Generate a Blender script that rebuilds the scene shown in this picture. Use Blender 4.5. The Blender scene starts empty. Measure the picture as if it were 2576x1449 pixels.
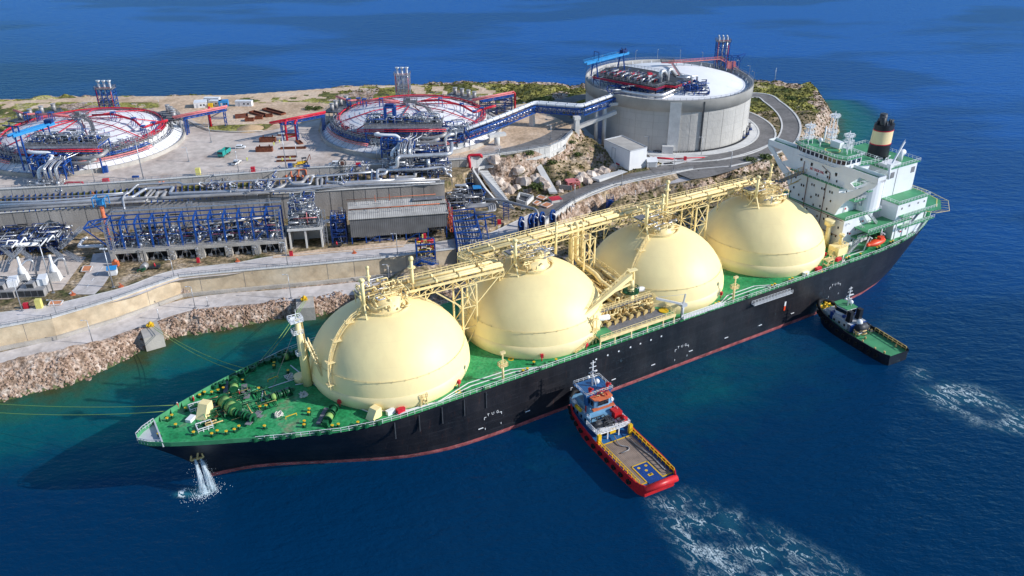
import bpy,math,random
import numpy as np
from mathutils import Vector,Matrix
R_=math.radians
sc=bpy.context.scene
col=sc.collection
random.seed(7)
F=2131.564;PIT=R_(27.944);CH=145.547;ROLL=R_(-0.336)
_c,_s,_cr,_sr=math.cos(PIT),math.sin(PIT),math.cos(ROLL),math.sin(ROLL)
_U0=(0,_s,_c);_D=(0,_c,-_s)
_Rr=(_cr,_sr*_U0[1],_sr*_U0[2]);_Up=(-_sr,_cr*_U0[1],_cr*_U0[2])
def at(px,py,z=0):
 x=(px-1288)/F;y=-(py-724.5)/F
 d=[_D[i]+x*_Rr[i]+y*_Up[i]for i in range(3)]
 t=(z-CH)/d[2]
 return(d[0]*t,d[1]*t,z)
ZM={'U':(.19437,628.9,301.9),'V':(.21597,1289.3,452.8),'J':(.2604,1383.6,911.9),'K':(.1736,2012.5,691.8),'A':(.2691,0,125.8),'B':(.2691,628.9,125.8),'C':(.2951,1257.8,62.9),'D':(.3038,1823.8,251.6),'E':(.2951,0,440.2),'F':(.2691,691.8,377.3),'G':(.2691,1194.9,345.9),'H':(.3906,314.4,723.2),'I':(.3052,1100.6,628.9),'L':(.1736,0,566),'M':(.2197,188.7,490.5),'N':(.1823,1477.9,125.8),'O':(.2387,1886.7,283),'P':(.1953,849,345.9),'Q':(.1302,1477.9,660.3),'R':(.1831,880.4,597.4),'S':(.1476,943.3,239),'Z':(1,0,0)}
def g(k,x,y,z=0):
 a=ZM[k];return at(x*a[0]+a[1],y*a[0]+a[2],z)
SY=R_(31.09);SO=(-33.755,198.058)
def s2w(x,y,z=0):
 return(SO[0]+x*math.cos(SY)-y*math.sin(SY),SO[1]+x*math.sin(SY)+y*math.cos(SY),z)
def w2s(X,Y,z=0):
 dx,dy=X-SO[0],Y-SO[1]
 return(dx*math.cos(SY)+dy*math.sin(SY),-dx*math.sin(SY)+dy*math.cos(SY),z)
def gs(k,x,y,z):return w2s(*g(k,x,y,z))
def mat(name,c,rough=.6,metal=0,var=0.0,vs=.3,bump=0.0,bs=3.0,c2=None,spec=.4,streak=0):
 m=bpy.data.materials.new(name);m.use_nodes=True
 nt=m.node_tree;b=nt.nodes['Principled BSDF']
 b.inputs['Base Color'].default_value=(*c,1);b.inputs['Roughness'].default_value=rough
 b.inputs['Metallic'].default_value=metal
 b.inputs['Specular IOR Level'].default_value=spec
 if var or c2 or bump or streak:
  tc=nt.nodes.new('ShaderNodeTexCoord')
 if var or c2:
  n=nt.nodes.new('ShaderNodeTexNoise');n.inputs['Scale'].default_value=vs;n.inputs['Detail'].default_value=8;n.inputs['Roughness'].default_value=.62
  nt.links.new(tc.outputs['Object'],n.inputs['Vector'])
  if streak:
   mp=nt.nodes.new('ShaderNodeMapping');mp.inputs['Scale'].default_value=(1,1,streak)
   nt.links.new(tc.outputs['Object'],mp.inputs['Vector']);nt.links.new(mp.outputs[0],n.inputs['Vector'])
  r=nt.nodes.new('ShaderNodeValToRGB')
  r.color_ramp.elements[0].position=.36;r.color_ramp.elements[1].position=.64
  a=c2 if c2 else tuple(v*(1-var)for v in c)
  r.color_ramp.elements[0].color=(*a,1);r.color_ramp.elements[1].color=(*[min(1,v*(1+(var*.4 if not c2 else 0)))for v in c],1)
  nt.links.new(n.outputs['Fac'],r.inputs['Fac']);nt.links.new(r.outputs['Color'],b.inputs['Base Color'])
 if bump:
  n2=nt.nodes.new('ShaderNodeTexNoise');n2.inputs['Scale'].default_value=bs;n2.inputs['Detail'].default_value=6
  nt.links.new(tc.outputs['Object'],n2.inputs['Vector'])
  bp=nt.nodes.new('ShaderNodeBump');bp.inputs['Strength'].default_value=bump;bp.inputs['Distance'].default_value=1/bs
  nt.links.new(n2.outputs['Fac'],bp.inputs['Height']);nt.links.new(bp.outputs['Normal'],b.inputs['Normal'])
 return m
def multi(name,cols,scale,rough=.9,bump=.0,bs=1.0,d=10,pos=None,second=None):
 """colour ramp of several real surface colours driven by noise"""
 m=bpy.data.materials.new(name);m.use_nodes=True
 nt=m.node_tree;b=nt.nodes['Principled BSDF'];b.inputs['Roughness'].default_value=rough;b.inputs['Specular IOR Level'].default_value=.25
 tc=nt.nodes.new('ShaderNodeTexCoord')
 n=nt.nodes.new('ShaderNodeTexNoise');n.inputs['Scale'].default_value=scale;n.inputs['Detail'].default_value=d;n.inputs['Roughness'].default_value=.68
 nt.links.new(tc.outputs['Object'],n.inputs['Vector'])
 r=nt.nodes.new('ShaderNodeValToRGB');e=r.color_ramp.elements
 k=len(cols)
 for i in range(k-2):e.new(.5)
 for i,c in enumerate(cols):
  e[i].position=pos[i]if pos else .34+.32*i/(k-1);e[i].color=(*c,1)
 nt.links.new(n.outputs['Fac'],r.inputs['Fac'])
 out=r.outputs['Color']
 if second:
  n3=nt.nodes.new('ShaderNodeTexNoise');n3.inputs['Scale'].default_value=second[0];n3.inputs['Detail'].default_value=6
  nt.links.new(tc.outputs['Object'],n3.inputs['Vector'])
  mr=nt.nodes.new('ShaderNodeMapRange');mr.inputs[1].default_value=.35;mr.inputs[2].default_value=.65;mr.inputs[3].default_value=second[1];mr.inputs[4].default_value=second[2]
  nt.links.new(n3.outputs['Fac'],mr.inputs[0])
  mx=nt.nodes.new('ShaderNodeVectorMath');mx.operation='SCALE'
  nt.links.new(out,mx.inputs[0]);nt.links.new(mr.outputs[0],mx.inputs['Scale']);out=mx.outputs[0]
 nt.links.new(out,b.inputs['Base Color'])
 if bump:
  n2=nt.nodes.new('ShaderNodeTexNoise');n2.inputs['Scale'].default_value=bs;n2.inputs['Detail'].default_value=8
  nt.links.new(tc.outputs['Object'],n2.inputs['Vector'])
  bp=nt.nodes.new('ShaderNodeBump');bp.inputs['Strength'].default_value=bump;bp.inputs['Distance'].default_value=.6/bs
  nt.links.new(n2.outputs['Fac'],bp.inputs['Height']);nt.links.new(bp.outputs['Normal'],b.inputs['Normal'])
 return m
def corrugated(name,c,c2,per,axis=0,rough=.6,rz=0.0):
 m=mat(name,c,rough);nt=m.node_tree;b=nt.nodes['Principled BSDF']
 tc=nt.nodes.new('ShaderNodeTexCoord');mp=nt.nodes.new('ShaderNodeMapping');mp.inputs['Rotation'].default_value=(0,0,rz)
 w=nt.nodes.new('ShaderNodeTexWave');w.bands_direction='XYZ'[axis];w.inputs['Scale'].default_value=.314/per*1.0;w.inputs['Distortion'].default_value=0
 nt.links.new(tc.outputs['Object'],mp.inputs['Vector']);nt.links.new(mp.outputs[0],w.inputs['Vector'])
 n=nt.nodes.new('ShaderNodeTexNoise');n.inputs['Scale'].default_value=.25;n.inputs['Detail'].default_value=8
 nt.links.new(tc.outputs['Object'],n.inputs['Vector'])
 mx=nt.nodes.new('ShaderNodeMix');mx.data_type='RGBA';mx.inputs[6].default_value=(*c2,1);mx.inputs[7].default_value=(*c,1)
 nt.links.new(w.outputs['Fac'],mx.inputs[0])
 mr=nt.nodes.new('ShaderNodeMapRange');mr.inputs[1].default_value=.3;mr.inputs[2].default_value=.7;mr.inputs[3].default_value=.75;mr.inputs[4].default_value=1.15
 nt.links.new(n.outputs['Fac'],mr.inputs[0])
 vm=nt.nodes.new('ShaderNodeVectorMath');vm.operation='SCALE'
 nt.links.new(mx.outputs[2],vm.inputs[0]);nt.links.new(mr.outputs[0],vm.inputs['Scale']);nt.links.new(vm.outputs[0],b.inputs['Base Color'])
 return m
M=dict(cream=mat('cream_paint',(1.0,.81,.41),.5,var=.06,vs=.12,streak=.25,bump=.03,bs=.4),cream_low=mat('cream_paint_lower',(.97,.80,.43),.52,var=.10,vs=.15,streak=.25),cream_pipe=mat('cream_pipe_paint',(.93,.75,.38),.45,var=.18,vs=.6),cream_dk=mat('cream_worn_paint',(.62,.44,.18),.6,var=.35,vs=.8),gdeck=multi('green_deck_paint',[(.016,.18,.065),(.025,.28,.095),(.06,.35,.14),(.24,.26,.16)],.13,.5,second=(1.4,.7,1.18),pos=[.3,.45,.57,.68]),gdeck2=mat('light_green_deck_paint',(.07,.31,.14),.55,var=.22,vs=.25),gdark=mat('dark_green_machinery',(.012,.11,.045),.4,var=.4,vs=1.),hull=mat('black_hull_paint',(.010,.011,.016),.42,var=.5,vs=.12,streak=.3,spec=.4,bump=.06,bs=.35,c2=(.028,.026,.03)),boot=mat('red_boot_paint',(.42,.10,.10),.65,var=.5,vs=.35),white=mat('white_paint',(.80,.81,.83),.45,var=.08,vs=.3),white_sh=mat('white_ship_paint',(.82,.83,.86),.5,var=.07,vs=.2,streak=.2),steel=mat('galvanised_steel',(.46,.48,.52),.38,.55,var=.25,vs=.8),lagging=mat('pipe_lagging',(.62,.63,.66),.34,.55,var=.18,vs=.35),lag_dull=mat('dull_pipe_lagging',(.40,.39,.39),.5,.25,var=.25,vs=.4),grate=mat('grey_grating',(.20,.20,.215),.7,var=.25,vs=.8),blue=mat('blue_steel_paint',(.010,.075,.33),.42,var=.25,vs=.5),blue_dk=mat('dark_blue_steel_paint',(.007,.04,.19),.45,var=.3,vs=.5),blue_lt=mat('light_blue_paint',(.03,.27,.62),.45,var=.15,vs=.5),red=mat('red_pipe_paint',(.62,.02,.045),.42,var=.25,vs=.4),redlt=mat('faded_red_paint',(.72,.22,.22),.5,var=.25,vs=.4),orange=mat('orange_primer',(.66,.17,.07),.6,var=.3,vs=.5),orange_p=mat('orange_slab_paint',(.62,.25,.12),.8,var=.2,vs=.6),yellow=mat('yellow_paint',(.80,.50,.02),.45,var=.15,vs=.5),yellow_lt=mat('pale_yellow_paint',(.78,.70,.22),.5,var=.15,vs=.5),black=mat('black_rubber',(.012,.012,.014),.75),dark=mat('dark_grey_paint',(.05,.055,.065),.55,var=.3,vs=.8),glass=mat('dark_window_glass',(.015,.02,.03),.08,spec=.8),rust=mat('rusty_steel',(.20,.06,.03),.85,var=.5,vs=1.),tank=mat('tank_concrete',(.52,.50,.47),.88,var=.10,vs=.09,bump=.12,bs=.6,streak=.35),tank_band=mat('tank_concrete_band',(.40,.385,.36),.88,var=.2,vs=.1),conc=mat('concrete',(.48,.45,.41),.9,var=.22,vs=.18,bump=.2,bs=2.),conc_lt=mat('pale_concrete',(.66,.65,.63),.88,var=.14,vs=.25,bump=.15,bs=2.),conc_grey=mat('grey_wall_concrete',(.40,.37,.345),.9,var=.26,vs=.10,bump=.2,bs=2.,streak=.25),roof_white=mat('white_roof_coating',(.84,.85,.88),.7,var=.10,vs=.14,bump=.1,bs=.8),roof_br=mat('bright_roof_coating',(.82,.83,.85),.7,var=.05,vs=.1),skin=mat('skin',(.45,.26,.18),.6),orange_b=mat('lifeboat_orange',(.80,.075,.02),.4,var=.1),wood=corrugated('wooden_deck_planks',(.33,.25,.20),(.20,.15,.12),.45,1,.8),teal=mat('teal_truck_paint',(.02,.30,.27),.4),tan=mat('tan_sand',(.55,.38,.22),.95,var=.2,vs=.6,bump=.5,bs=2.),rope=mat('green_mooring_rope',(.25,.42,.12),.8),rope_w=mat('white_rope',(.7,.68,.6),.9,bump=.6,bs=5.),navy=mat('navy_blue_paint',(.012,.06,.26),.45,var=.2,vs=.8),tugred=mat('tug_red_paint',(.60,.02,.025),.4,var=.18,vs=.5),tugblue=mat('tug_deck_blue',(.02,.12,.32),.5,var=.25,vs=.6),tuglt=mat('tug_house_pale_blue',(.17,.36,.55),.5,var=.12,vs=.6),hivis=mat('hi_vis_cloth',(.62,.72,.05),.8),grey_sheet=mat('grey_sheet_metal',(.55,.57,.60),.45,.1,var=.10,vs=.3),)
def panels(name,rot,w,h,dark=.82,mort=.03,lo=.93):
 m=M[name];nt=m.node_tree;b=nt.nodes['Principled BSDF'];tc=nt.nodes.new('ShaderNodeTexCoord');mp=nt.nodes.new('ShaderNodeMapping');mp.inputs['Rotation'].default_value=rot
 nt.links.new(tc.outputs['Object'],mp.inputs['Vector']);br=nt.nodes.new('ShaderNodeTexBrick');nt.links.new(mp.outputs[0],br.inputs['Vector'])
 br.inputs['Scale'].default_value=1;br.inputs['Brick Width'].default_value=w;br.inputs['Row Height'].default_value=h;br.inputs['Mortar Size'].default_value=mort;br.inputs['Color1'].default_value=(1,1,1,1);br.inputs['Color2'].default_value=(lo,lo,lo,1);br.inputs['Mortar'].default_value=(dark,dark,dark,1)
 mx=nt.nodes.new('ShaderNodeMix');mx.data_type='RGBA';mx.blend_type='MULTIPLY';mx.inputs[0].default_value=1;s=b.inputs['Base Color']
 if s.links:nt.links.new(s.links[0].from_socket,mx.inputs[6])
 else:mx.inputs[6].default_value=s.default_value
 nt.links.new(br.outputs['Color'],mx.inputs[7]);nt.links.new(mx.outputs[2],s)
def grime(name,c,lo,hi,k,sc=(.5,.5,.06),base=.8):
 m=M[name];nt=m.node_tree;b=nt.nodes['Principled BSDF'];tc=nt.nodes.new('ShaderNodeTexCoord');mp=nt.nodes.new('ShaderNodeMapping');mp.inputs['Scale'].default_value=sc;nt.links.new(tc.outputs['Object'],mp.inputs['Vector'])
 n=nt.nodes.new('ShaderNodeTexNoise');n.inputs['Scale'].default_value=base;n.inputs['Detail'].default_value=7;n.inputs['Roughness'].default_value=.7;nt.links.new(mp.outputs[0],n.inputs['Vector']);mr=nt.nodes.new('ShaderNodeMapRange');mr.inputs[1].default_value=lo;mr.inputs[2].default_value=hi;mr.inputs[4].default_value=k;nt.links.new(n.outputs['Fac'],mr.inputs[0])
 mx=nt.nodes.new('ShaderNodeMix');mx.data_type='RGBA';mx.inputs[7].default_value=(*c,1);s=b.inputs['Base Color']
 if s.links:nt.links.new(s.links[0].from_socket,mx.inputs[6])
 else:mx.inputs[6].default_value=s.default_value
 nt.links.new(mr.outputs[0],mx.inputs[0]);nt.links.new(mx.outputs[2],s)
grime('hull',(.13,.05,.03),.60,.78,.55,base=2.2);grime('hull',(.09,.09,.10),.58,.8,.5,(.05,.05,.6),3);grime('boot',(.55,.42,.38),.5,.7,.5,(.3,.3,1),2)
grime('cream',(.62,.43,.2),.60,.85,.3);grime('white_sh',(.50,.40,.32),.60,.85,.4,base=2);grime('tank',(.28,.25,.22),.56,.8,.5);grime('grey_sheet',(.3,.27,.24),.58,.8,.4);grime('tugred',(.2,.03,.02),.52,.72,.6,(.6,.6,.3),2);grime('wood',(.1,.08,.07),.5,.7,.5,(.5,.5,.5),1.5);grime('roof_white',(.45,.38,.3),.55,.8,.5,(.5,.5,.5),.5)
panels('tank',(R_(90),0,0),5.2,3.4,.80,.07);panels('conc_grey',(R_(90),0,0),2.4,5.2,.78,.06,.9);panels('hull',(R_(90),0,0),11,2.6,1.5,.05,.72);panels('white_sh',(R_(90),0,0),9,2.9,.93,.05,.97)
panels('cream',(R_(90),0,0),7,4.6,.96,.04,.985)
M['corr_roof']=corrugated('corrugated_roof_sheet',(.55,.53,.48),(.32,.30,.29),.75,0,rz=0)
M['corr_wall']=corrugated('corrugated_wall_sheet',(.20,.20,.205),(.12,.12,.125),.75,0)
SPL=set('fairlead lower_pipework door_and_lights deck_fittings side_deck_vent life_ring deck_rail red_equipment edge_pipework tug_sign no_smoking_sign mast water_stream tower_platform crane_head yellow_marking mast_platform valve_station bulwark tug_mark hull_markings walkway_trestle access_tower bow_bulwark wing_bracket curved_pipe_rack curved_gallery valve_platform pipe_mast fender_bars hawse_fitting rope_heap cabin_window bridge_window window vent_cone rim_lamp radar_mast roof_vent blue_column platform_leg deck_marking_ring yellow_bar vent_grille casing_louvre tyre_fender white_pipe white_pipe_bend crossover_pipe red_riser blue_pipe_support dark_bay wing_deck roof_ventilator deck_stanchion outside_stairs gallery_stairs wall_pipe steel_stairs arm_mast slanting_vessels yellow_side_rail orange_roof_pipe relief_pipe lagged_pipe anchor_chain side_gallery raft_canister pier dome_stairs walkway_lines channel_pier wheel machinery deck_box davit pipe_bend red_spray_main red_ring_main anchor_stub wall_joint joint draught_mark white_cover'.split())
class MB:
 def __init__(s):s.v=[];s.f=[];s.m=[];s.sm=[];s.k=0;s.T=None
 def add(s,vs,fs,smooth=False):
  o=len(s.v)
  if s.T:vs=[tuple(s.T@Vector(p))for p in vs]
  s.v+=vs;s.f+=[tuple(i+o for i in f)for f in fs];s.m+=[s.k]*len(fs);s.sm+=[smooth]*len(fs);return s
 def box(s,cx,cy,cz,sx,sy,sz,rz=0):
  c,n=math.cos(rz),math.sin(rz);vs=[]
  for z in(-sz/2,sz/2):
   for x,y in((-1,-1),(1,-1),(1,1),(-1,1)):
    x*=sx/2;y*=sy/2;vs.append((cx+x*c-y*n,cy+x*n+y*c,cz+z))
  return s.add(vs,[(3,2,1,0),(4,5,6,7),(0,1,5,4),(1,2,6,5),(2,3,7,6),(3,0,4,7)])
 def bz(s,x0,x1,y0,y1,z0,z1):return s.box((x0+x1)/2,(y0+y1)/2,(z0+z1)/2,abs(x1-x0),abs(y1-y0),abs(z1-z0))
 def bar(s,p,q,w=.3,h=None):
  h=h or w;p=Vector(p);q=Vector(q);d=q-p
  if d.length<1e-6:return s
  d.normalize();u=Vector((0,0,1))if abs(d.z)<.95 else Vector((0,1,0))
  a=d.cross(u).normalized()*w/2;b=a.cross(d).normalized()*h/2
  vs=[tuple(e+i*a+j*b)for e in(p,q)for i,j in((-1,-1),(1,-1),(1,1),(-1,1))]
  return s.add(vs,[(3,2,1,0),(4,5,6,7),(0,1,5,4),(1,2,6,5),(2,3,7,6),(3,0,4,7)])
 def tube(s,pts,r,n=8,cap=True):
  pts=[Vector(p)for p in pts];N=len(pts);vs=[];a=None
  for i,p in enumerate(pts):
   d=(pts[min(i+1,N-1)]-pts[max(i-1,0)])
   if d.length<1e-9:d=Vector((0,0,1))
   d.normalize()
   if a is None:
    a=d.cross(Vector((0,0,1))if abs(d.z)<.9 else Vector((1,0,0))).normalized()
   else:
    a=(a-d*a.dot(d));a=a.normalized()if a.length>1e-6 else d.orthogonal().normalized()
   b=d.cross(a);rr=r[i]if isinstance(r,(list,tuple))else r
   if 0<i<N-1:
    d1=(pts[i]-pts[i-1]).normalized();d2=(pts[i+1]-pts[i]).normalized()
    cs=max(.5,math.sqrt(max(0,(1+d1.dot(d2))/2)));side=(d1-d2)
    sd=side.normalized()if side.length>1e-4 else None
   else:cs=1;sd=None
   for j in range(n):
    t=2*math.pi*j/n;o=(a*math.cos(t)+b*math.sin(t))*rr
    if sd is not None:o=o+sd*(o.dot(sd))*(1/cs-1)
    vs.append(tuple(p+o))
  fs=[(i*n+j,i*n+(j+1)%n,(i+1)*n+(j+1)%n,(i+1)*n+j)for i in range(N-1)for j in range(n)]
  s.add(vs,fs,True)
  if cap:
   o=len(s.v)-len(vs)
   s.f+=[tuple(o+j for j in range(n))[::-1],tuple(o+(N-1)*n+j for j in range(n))];s.m+=[s.k]*2;s.sm+=[False]*2
  return s
 def pipe(s,pts,r,n=8,bend=None):
  """tube with rounded elbows"""
  bend=bend or r*2.2;P=[Vector(p)for p in pts];out=[P[0]]
  for i in range(1,len(P)-1):
   a,b,c=P[i-1],P[i],P[i+1];d1=(a-b);d2=(c-b);k=min(bend,d1.length*.45,d2.length*.45)
   p=b+d1.normalized()*k;q=b+d2.normalized()*k
   for t in(0,.33,.67,1):out.append(p*(1-t)**2+b*2*t*(1-t)+q*t*t)
  out.append(P[-1]);return s.tube(out,r,n)
 def cyl(s,x,y,z0,z1,r,r1=None,n=16):
  return s.tube([(x,y,z0),(x,y,z1)],[r,r if r1 is None else r1],n)
 def lathe(s,prof,cx=0,cy=0,n=32,a0=0,a1=2*math.pi):
  full=abs(a1-a0-2*math.pi)<1e-6;k=n if full else n+1;vs=[]
  for r,z in prof:
   for j in range(k):
    a=a0+(a1-a0)*j/n;vs.append((cx+r*math.cos(a),cy+r*math.sin(a),z))
  fs=[(i*k+j,i*k+(j+1)%k,(i+1)*k+(j+1)%k,(i+1)*k+j)for i in range(len(prof)-1)for j in range(n)]
  return s.add(vs,fs,True)
 def prism(s,poly,z0,z1):
  n=len(poly);vs=[(p[0],p[1],z0)for p in poly]+[(p[0],p[1],z1)for p in poly]
  return s.add(vs,[tuple(range(n))[::-1],tuple(range(n,2*n))]+[(i,(i+1)%n,n+(i+1)%n,n+i)for i in range(n)])
 def ext(s,poly3,d):
  """extrude a planar 3d polygon by vector d"""
  n=len(poly3);vs=[tuple(p)for p in poly3]+[(p[0]+d[0],p[1]+d[1],p[2]+d[2])for p in poly3]
  return s.add(vs,[tuple(range(n))[::-1],tuple(range(n,2*n))]+[(i,(i+1)%n,n+(i+1)%n,n+i)for i in range(n)])
 def sph(s,cx,cy,cz,r,rz=None,n=12,h=8,ry=None):
  rz=rz or r;ry=ry or r;vs=[]
  for i in range(h+1):
   t=math.pi*i/h
   for j in range(n):
    a=2*math.pi*j/n;vs.append((cx+r*math.sin(t)*math.cos(a),cy+ry*math.sin(t)*math.sin(a),cz+rz*math.cos(t)))
  return s.add(vs,[(i*n+j,(i+1)*n+j,(i+1)*n+(j+1)%n,i*n+(j+1)%n)for i in range(h)for j in range(n)],True)
 def rail(s,pts,h=1.1,sp=2.0,r=.05,mid=True):
  for a,b in zip(pts[:-1],pts[1:]):
   a=Vector(a);b=Vector(b);L=(b-a).length;n=max(1,round(L/sp))
   s.bar(a+Vector((0,0,h)),b+Vector((0,0,h)),r*2)
   if mid:s.bar(a+Vector((0,0,h*.5)),b+Vector((0,0,h*.5)),r*1.5)
   for i in range(n+1):
    p=a+(b-a)*i/n;s.bar(p,p+Vector((0,0,h)),r*2)
  return s
 def ring(s,cx,cy,z,r0,r1,z1,n=64,a0=0,a1=2*math.pi):
  s.lathe([(r0,z),(r1,z),(r1,z1),(r0,z1),(r0,z)],cx,cy,n,a0,a1)
  for i in range(len(s.f)-n*4,len(s.f)):s.sm[i]=False
  return s
 def disc(s,cx,cy,z,r,n=48):return s.add([(cx+r*math.cos(2*math.pi*i/n),cy+r*math.sin(2*math.pi*i/n),z)for i in range(n)],[tuple(range(n))])
 def parts(s):
  n=len(s.v);pa=list(range(n))
  def fd(i):
   while pa[i]!=i:pa[i]=pa[pa[i]];i=pa[i]
   return i
  for f in s.f:
   r=fd(f[0])
   for i in f[1:]:pa[fd(i)]=r
  C={}
  for k,f in enumerate(s.f):C.setdefault(fd(f[0]),[]).append(k)
  B=[]
  for fs in C.values():
   ps=[s.v[i]for k in fs for i in s.f[k]];B.append([[min(p[a]for p in ps)-.04 for a in range(3)],[max(p[a]for p in ps)+.04 for a in range(3)],fs])
  done=[]
  while B:
   b=B.pop();hit=True
   while hit:
    hit=False
    for o in B:
     if all(b[0][a]<=o[1][a]and o[0][a]<=b[1][a]for a in range(3)):
      b=[[min(b[0][a],o[0][a])for a in range(3)],[max(b[1][a],o[1][a])for a in range(3)],b[2]+o[2]];B.remove(o);hit=True;break
   done.append(b[2])
  return done
 def build(s,name,mats,parent=None,label=None):
  if not s.v:return None
  if name in SPL and parent:
   P=s.parts()
   if 1<len(P)<=100:
    first=None
    for fs in P[::-1]:
     q=MB();rm={}
     for k in fs:
      q.f.append(tuple(rm.setdefault(i,len(rm))for i in s.f[k]));q.m.append(s.m[k]);q.sm.append(s.sm[k])
     q.v=[s.v[i]for i in rm];o=q.build1(name,mats,parent,label);first=first or o
    return first
  return s.build1(name,mats,parent,label)
 def build1(s,name,mats,parent=None,label=None):
  if not isinstance(mats,(list,tuple)):mats=[mats]
  me=bpy.data.meshes.new(name);me.from_pydata(s.v,[],s.f)
  for m in mats:me.materials.append(M[m]if isinstance(m,str)else m)
  me.polygons.foreach_set('material_index',s.m);me.polygons.foreach_set('use_smooth',s.sm);me.update()
  o=bpy.data.objects.new(name,me);col.objects.link(o)
  if parent:o.parent=parent
  if label:o['label']=label
  return o
def tag(o,label=None,cat=None,group=None,kind=None):
 if label:o['label']=label
 if cat:o['category']=cat
 if group:o['group']=group
 if kind:o['kind']=kind
 return o
def T(name,label,cat,loc=(0,0,0),rz=0,group=None):
 o=bpy.data.objects.new(name,None);o.empty_display_size=.5;col.objects.link(o);o.location=loc;o.rotation_euler=(0,0,rz)
 return tag(o,label,cat,group)
def dup(root,loc,rz=None,label=None,scale=None):
 r=root.copy();col.objects.link(r);r.location=loc
 if rz is not None:r.rotation_euler=(0,0,rz)
 if label:r['label']=label
 if scale:r.scale=(scale,)*3
 for ch in list(root.children):
  c=ch.copy();col.objects.link(c);c.parent=r
  for gch in ch.children:
   d=gch.copy();col.objects.link(d);d.parent=c
 return r
def loc_of(origin,rz=0):
 """world -> local converter for a thing at origin turned by rz"""
 c,n=math.cos(rz),math.sin(rz)
 def f(p):dx,dy=p[0]-origin[0],p[1]-origin[1];return(dx*c+dy*n,-dx*n+dy*c,p[2]-origin[2])
 return f
def clutter(mb,x0,x1,y0,y1,z0,z1,n,r=(.12,.4),seed=1,ks=(0,),seg=4,legs=.3):
 """a dense run of orthogonal process pipes with elbows and valve bodies"""
 rd=random.Random(seed)
 for i in range(n):
  p=[rd.uniform(x0,x1),rd.uniform(y0,y1),rd.uniform(z0,z1)];pts=[tuple(p)];last=-1
  for k in range(rd.randint(2,seg)):
   ax=rd.choice([a for a in(0,0,1,2)if a!=last]);last=ax
   lo,hi=((x0,x1),(y0,y1),(z0,z1))[ax]
   q=list(p);q[ax]=min(hi,max(lo,p[ax]+rd.choice((-1,1))*rd.uniform(.12,.5)*(hi-lo if ax!=0 else min(hi-lo,14))))
   if abs(q[ax]-p[ax])<.3:continue
   pts.append(tuple(q));p=q
  if len(pts)<2:continue
  mb.k=rd.choice(ks);rr=rd.uniform(*r)**1.0
  mb.pipe(pts,rr,6)
  if rd.random()<.5:
   a=pts[0];mb.sph(a[0],a[1],a[2],rr*2.1,n=6,h=4)
  if rd.random()<legs:
   a=pts[-1];mb.bar(a,(a[0],a[1],z0),.16)
 mb.k=0;return mb
cam_d=bpy.data.cameras.new('camera');cam=bpy.data.objects.new('camera',cam_d);col.objects.link(cam)
cam_d.sensor_fit='HORIZONTAL';cam_d.sensor_width=36;cam_d.lens=F/2576*36;cam_d.clip_start=1;cam_d.clip_end=20000
rv,uv,dv=Vector(_Rr),Vector(_Up),Vector(_D)
cam.matrix_world=Matrix(((rv.x,uv.x,-dv.x,0),(rv.y,uv.y,-dv.y,0),(rv.z,uv.z,-dv.z,CH),(0,0,0,1)))
sc.camera=cam
SUN_EL,SUN_AZ=27.5,-8.0
w=bpy.data.worlds.new('World');sc.world=w;w.use_nodes=True
nt=w.node_tree;bg=nt.nodes['Background'];sky=nt.nodes.new('ShaderNodeTexSky');sky.sky_type='NISHITA';sky.sun_disc=False
sky.sun_elevation=R_(SUN_EL);sky.sun_rotation=R_(90-SUN_AZ);sky.air_density=1.0;sky.dust_density=0;sky.ozone_density=3
nt.links.new(sky.outputs[0],bg.inputs[0]);bg.inputs[1].default_value=.15
ld=bpy.data.lights.new('sun','SUN');ld.energy=5.0;ld.angle=R_(.5);ld.color=(1,.965,.91)
lo=bpy.data.objects.new('sun',ld);col.objects.link(lo)
dvec=Vector((math.cos(R_(SUN_EL))*math.cos(R_(SUN_AZ)),math.cos(R_(SUN_EL))*math.sin(R_(SUN_AZ)),math.sin(R_(SUN_EL))))
lo.rotation_euler=dvec.to_track_quat('Z','Y').to_euler()
sc.view_settings.view_transform='Standard';sc.view_settings.look='None';sc.view_settings.exposure=0
ZQ,ZP,ZR,ZT,ZY=4.0,11.0,21.5,24.5,13.0
coast_front=[at(x,y,0)for x,y in[(-420,1090),(-160,1040),(0,1012),(90,988),(180,968),(270,928),(360,882),(430,850),(500,840),(560,832),(650,812),(735,793),(800,795),(880,772)]]
coast_mid=[s2w(*p)for p in[(-2,34),(20,29),(45,31),(60,33),(95,32),(125,31),(150,33),(175,36),(200,44)]]
coast_back=[at(x,y,0)for x,y in[(2115,330),(2098,292),(2085,272),(2060,245),(2035,228)]]
back_top=[at(x,y,13)for x,y in[(2000,213),(1960,209),(1900,205),(1700,210),(1480,215),(1300,219),(1200,224),(1000,234),(900,236),(740,242),(600,250),(520,262),(420,262),(300,262),(170,262),(80,270),(0,276),(-200,285),(-500,300)]]
coast=coast_front+coast_mid+coast_back+[(p[0]+1,p[1]+13,0)for p in back_top]
coast2=[(p[0],p[1])for p in coast]
def inpoly(X,Y,poly):
 ins=np.zeros(X.shape,bool);n=len(poly)
 for i in range(n):
  x1,y1=poly[i][:2];x2,y2=poly[(i+1)%n][:2]
  if y1==y2:continue
  c=((y1>Y)!=(y2>Y))&(X<(x2-x1)*(Y-y1)/(y2-y1)+x1);ins^=c
 return ins
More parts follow.
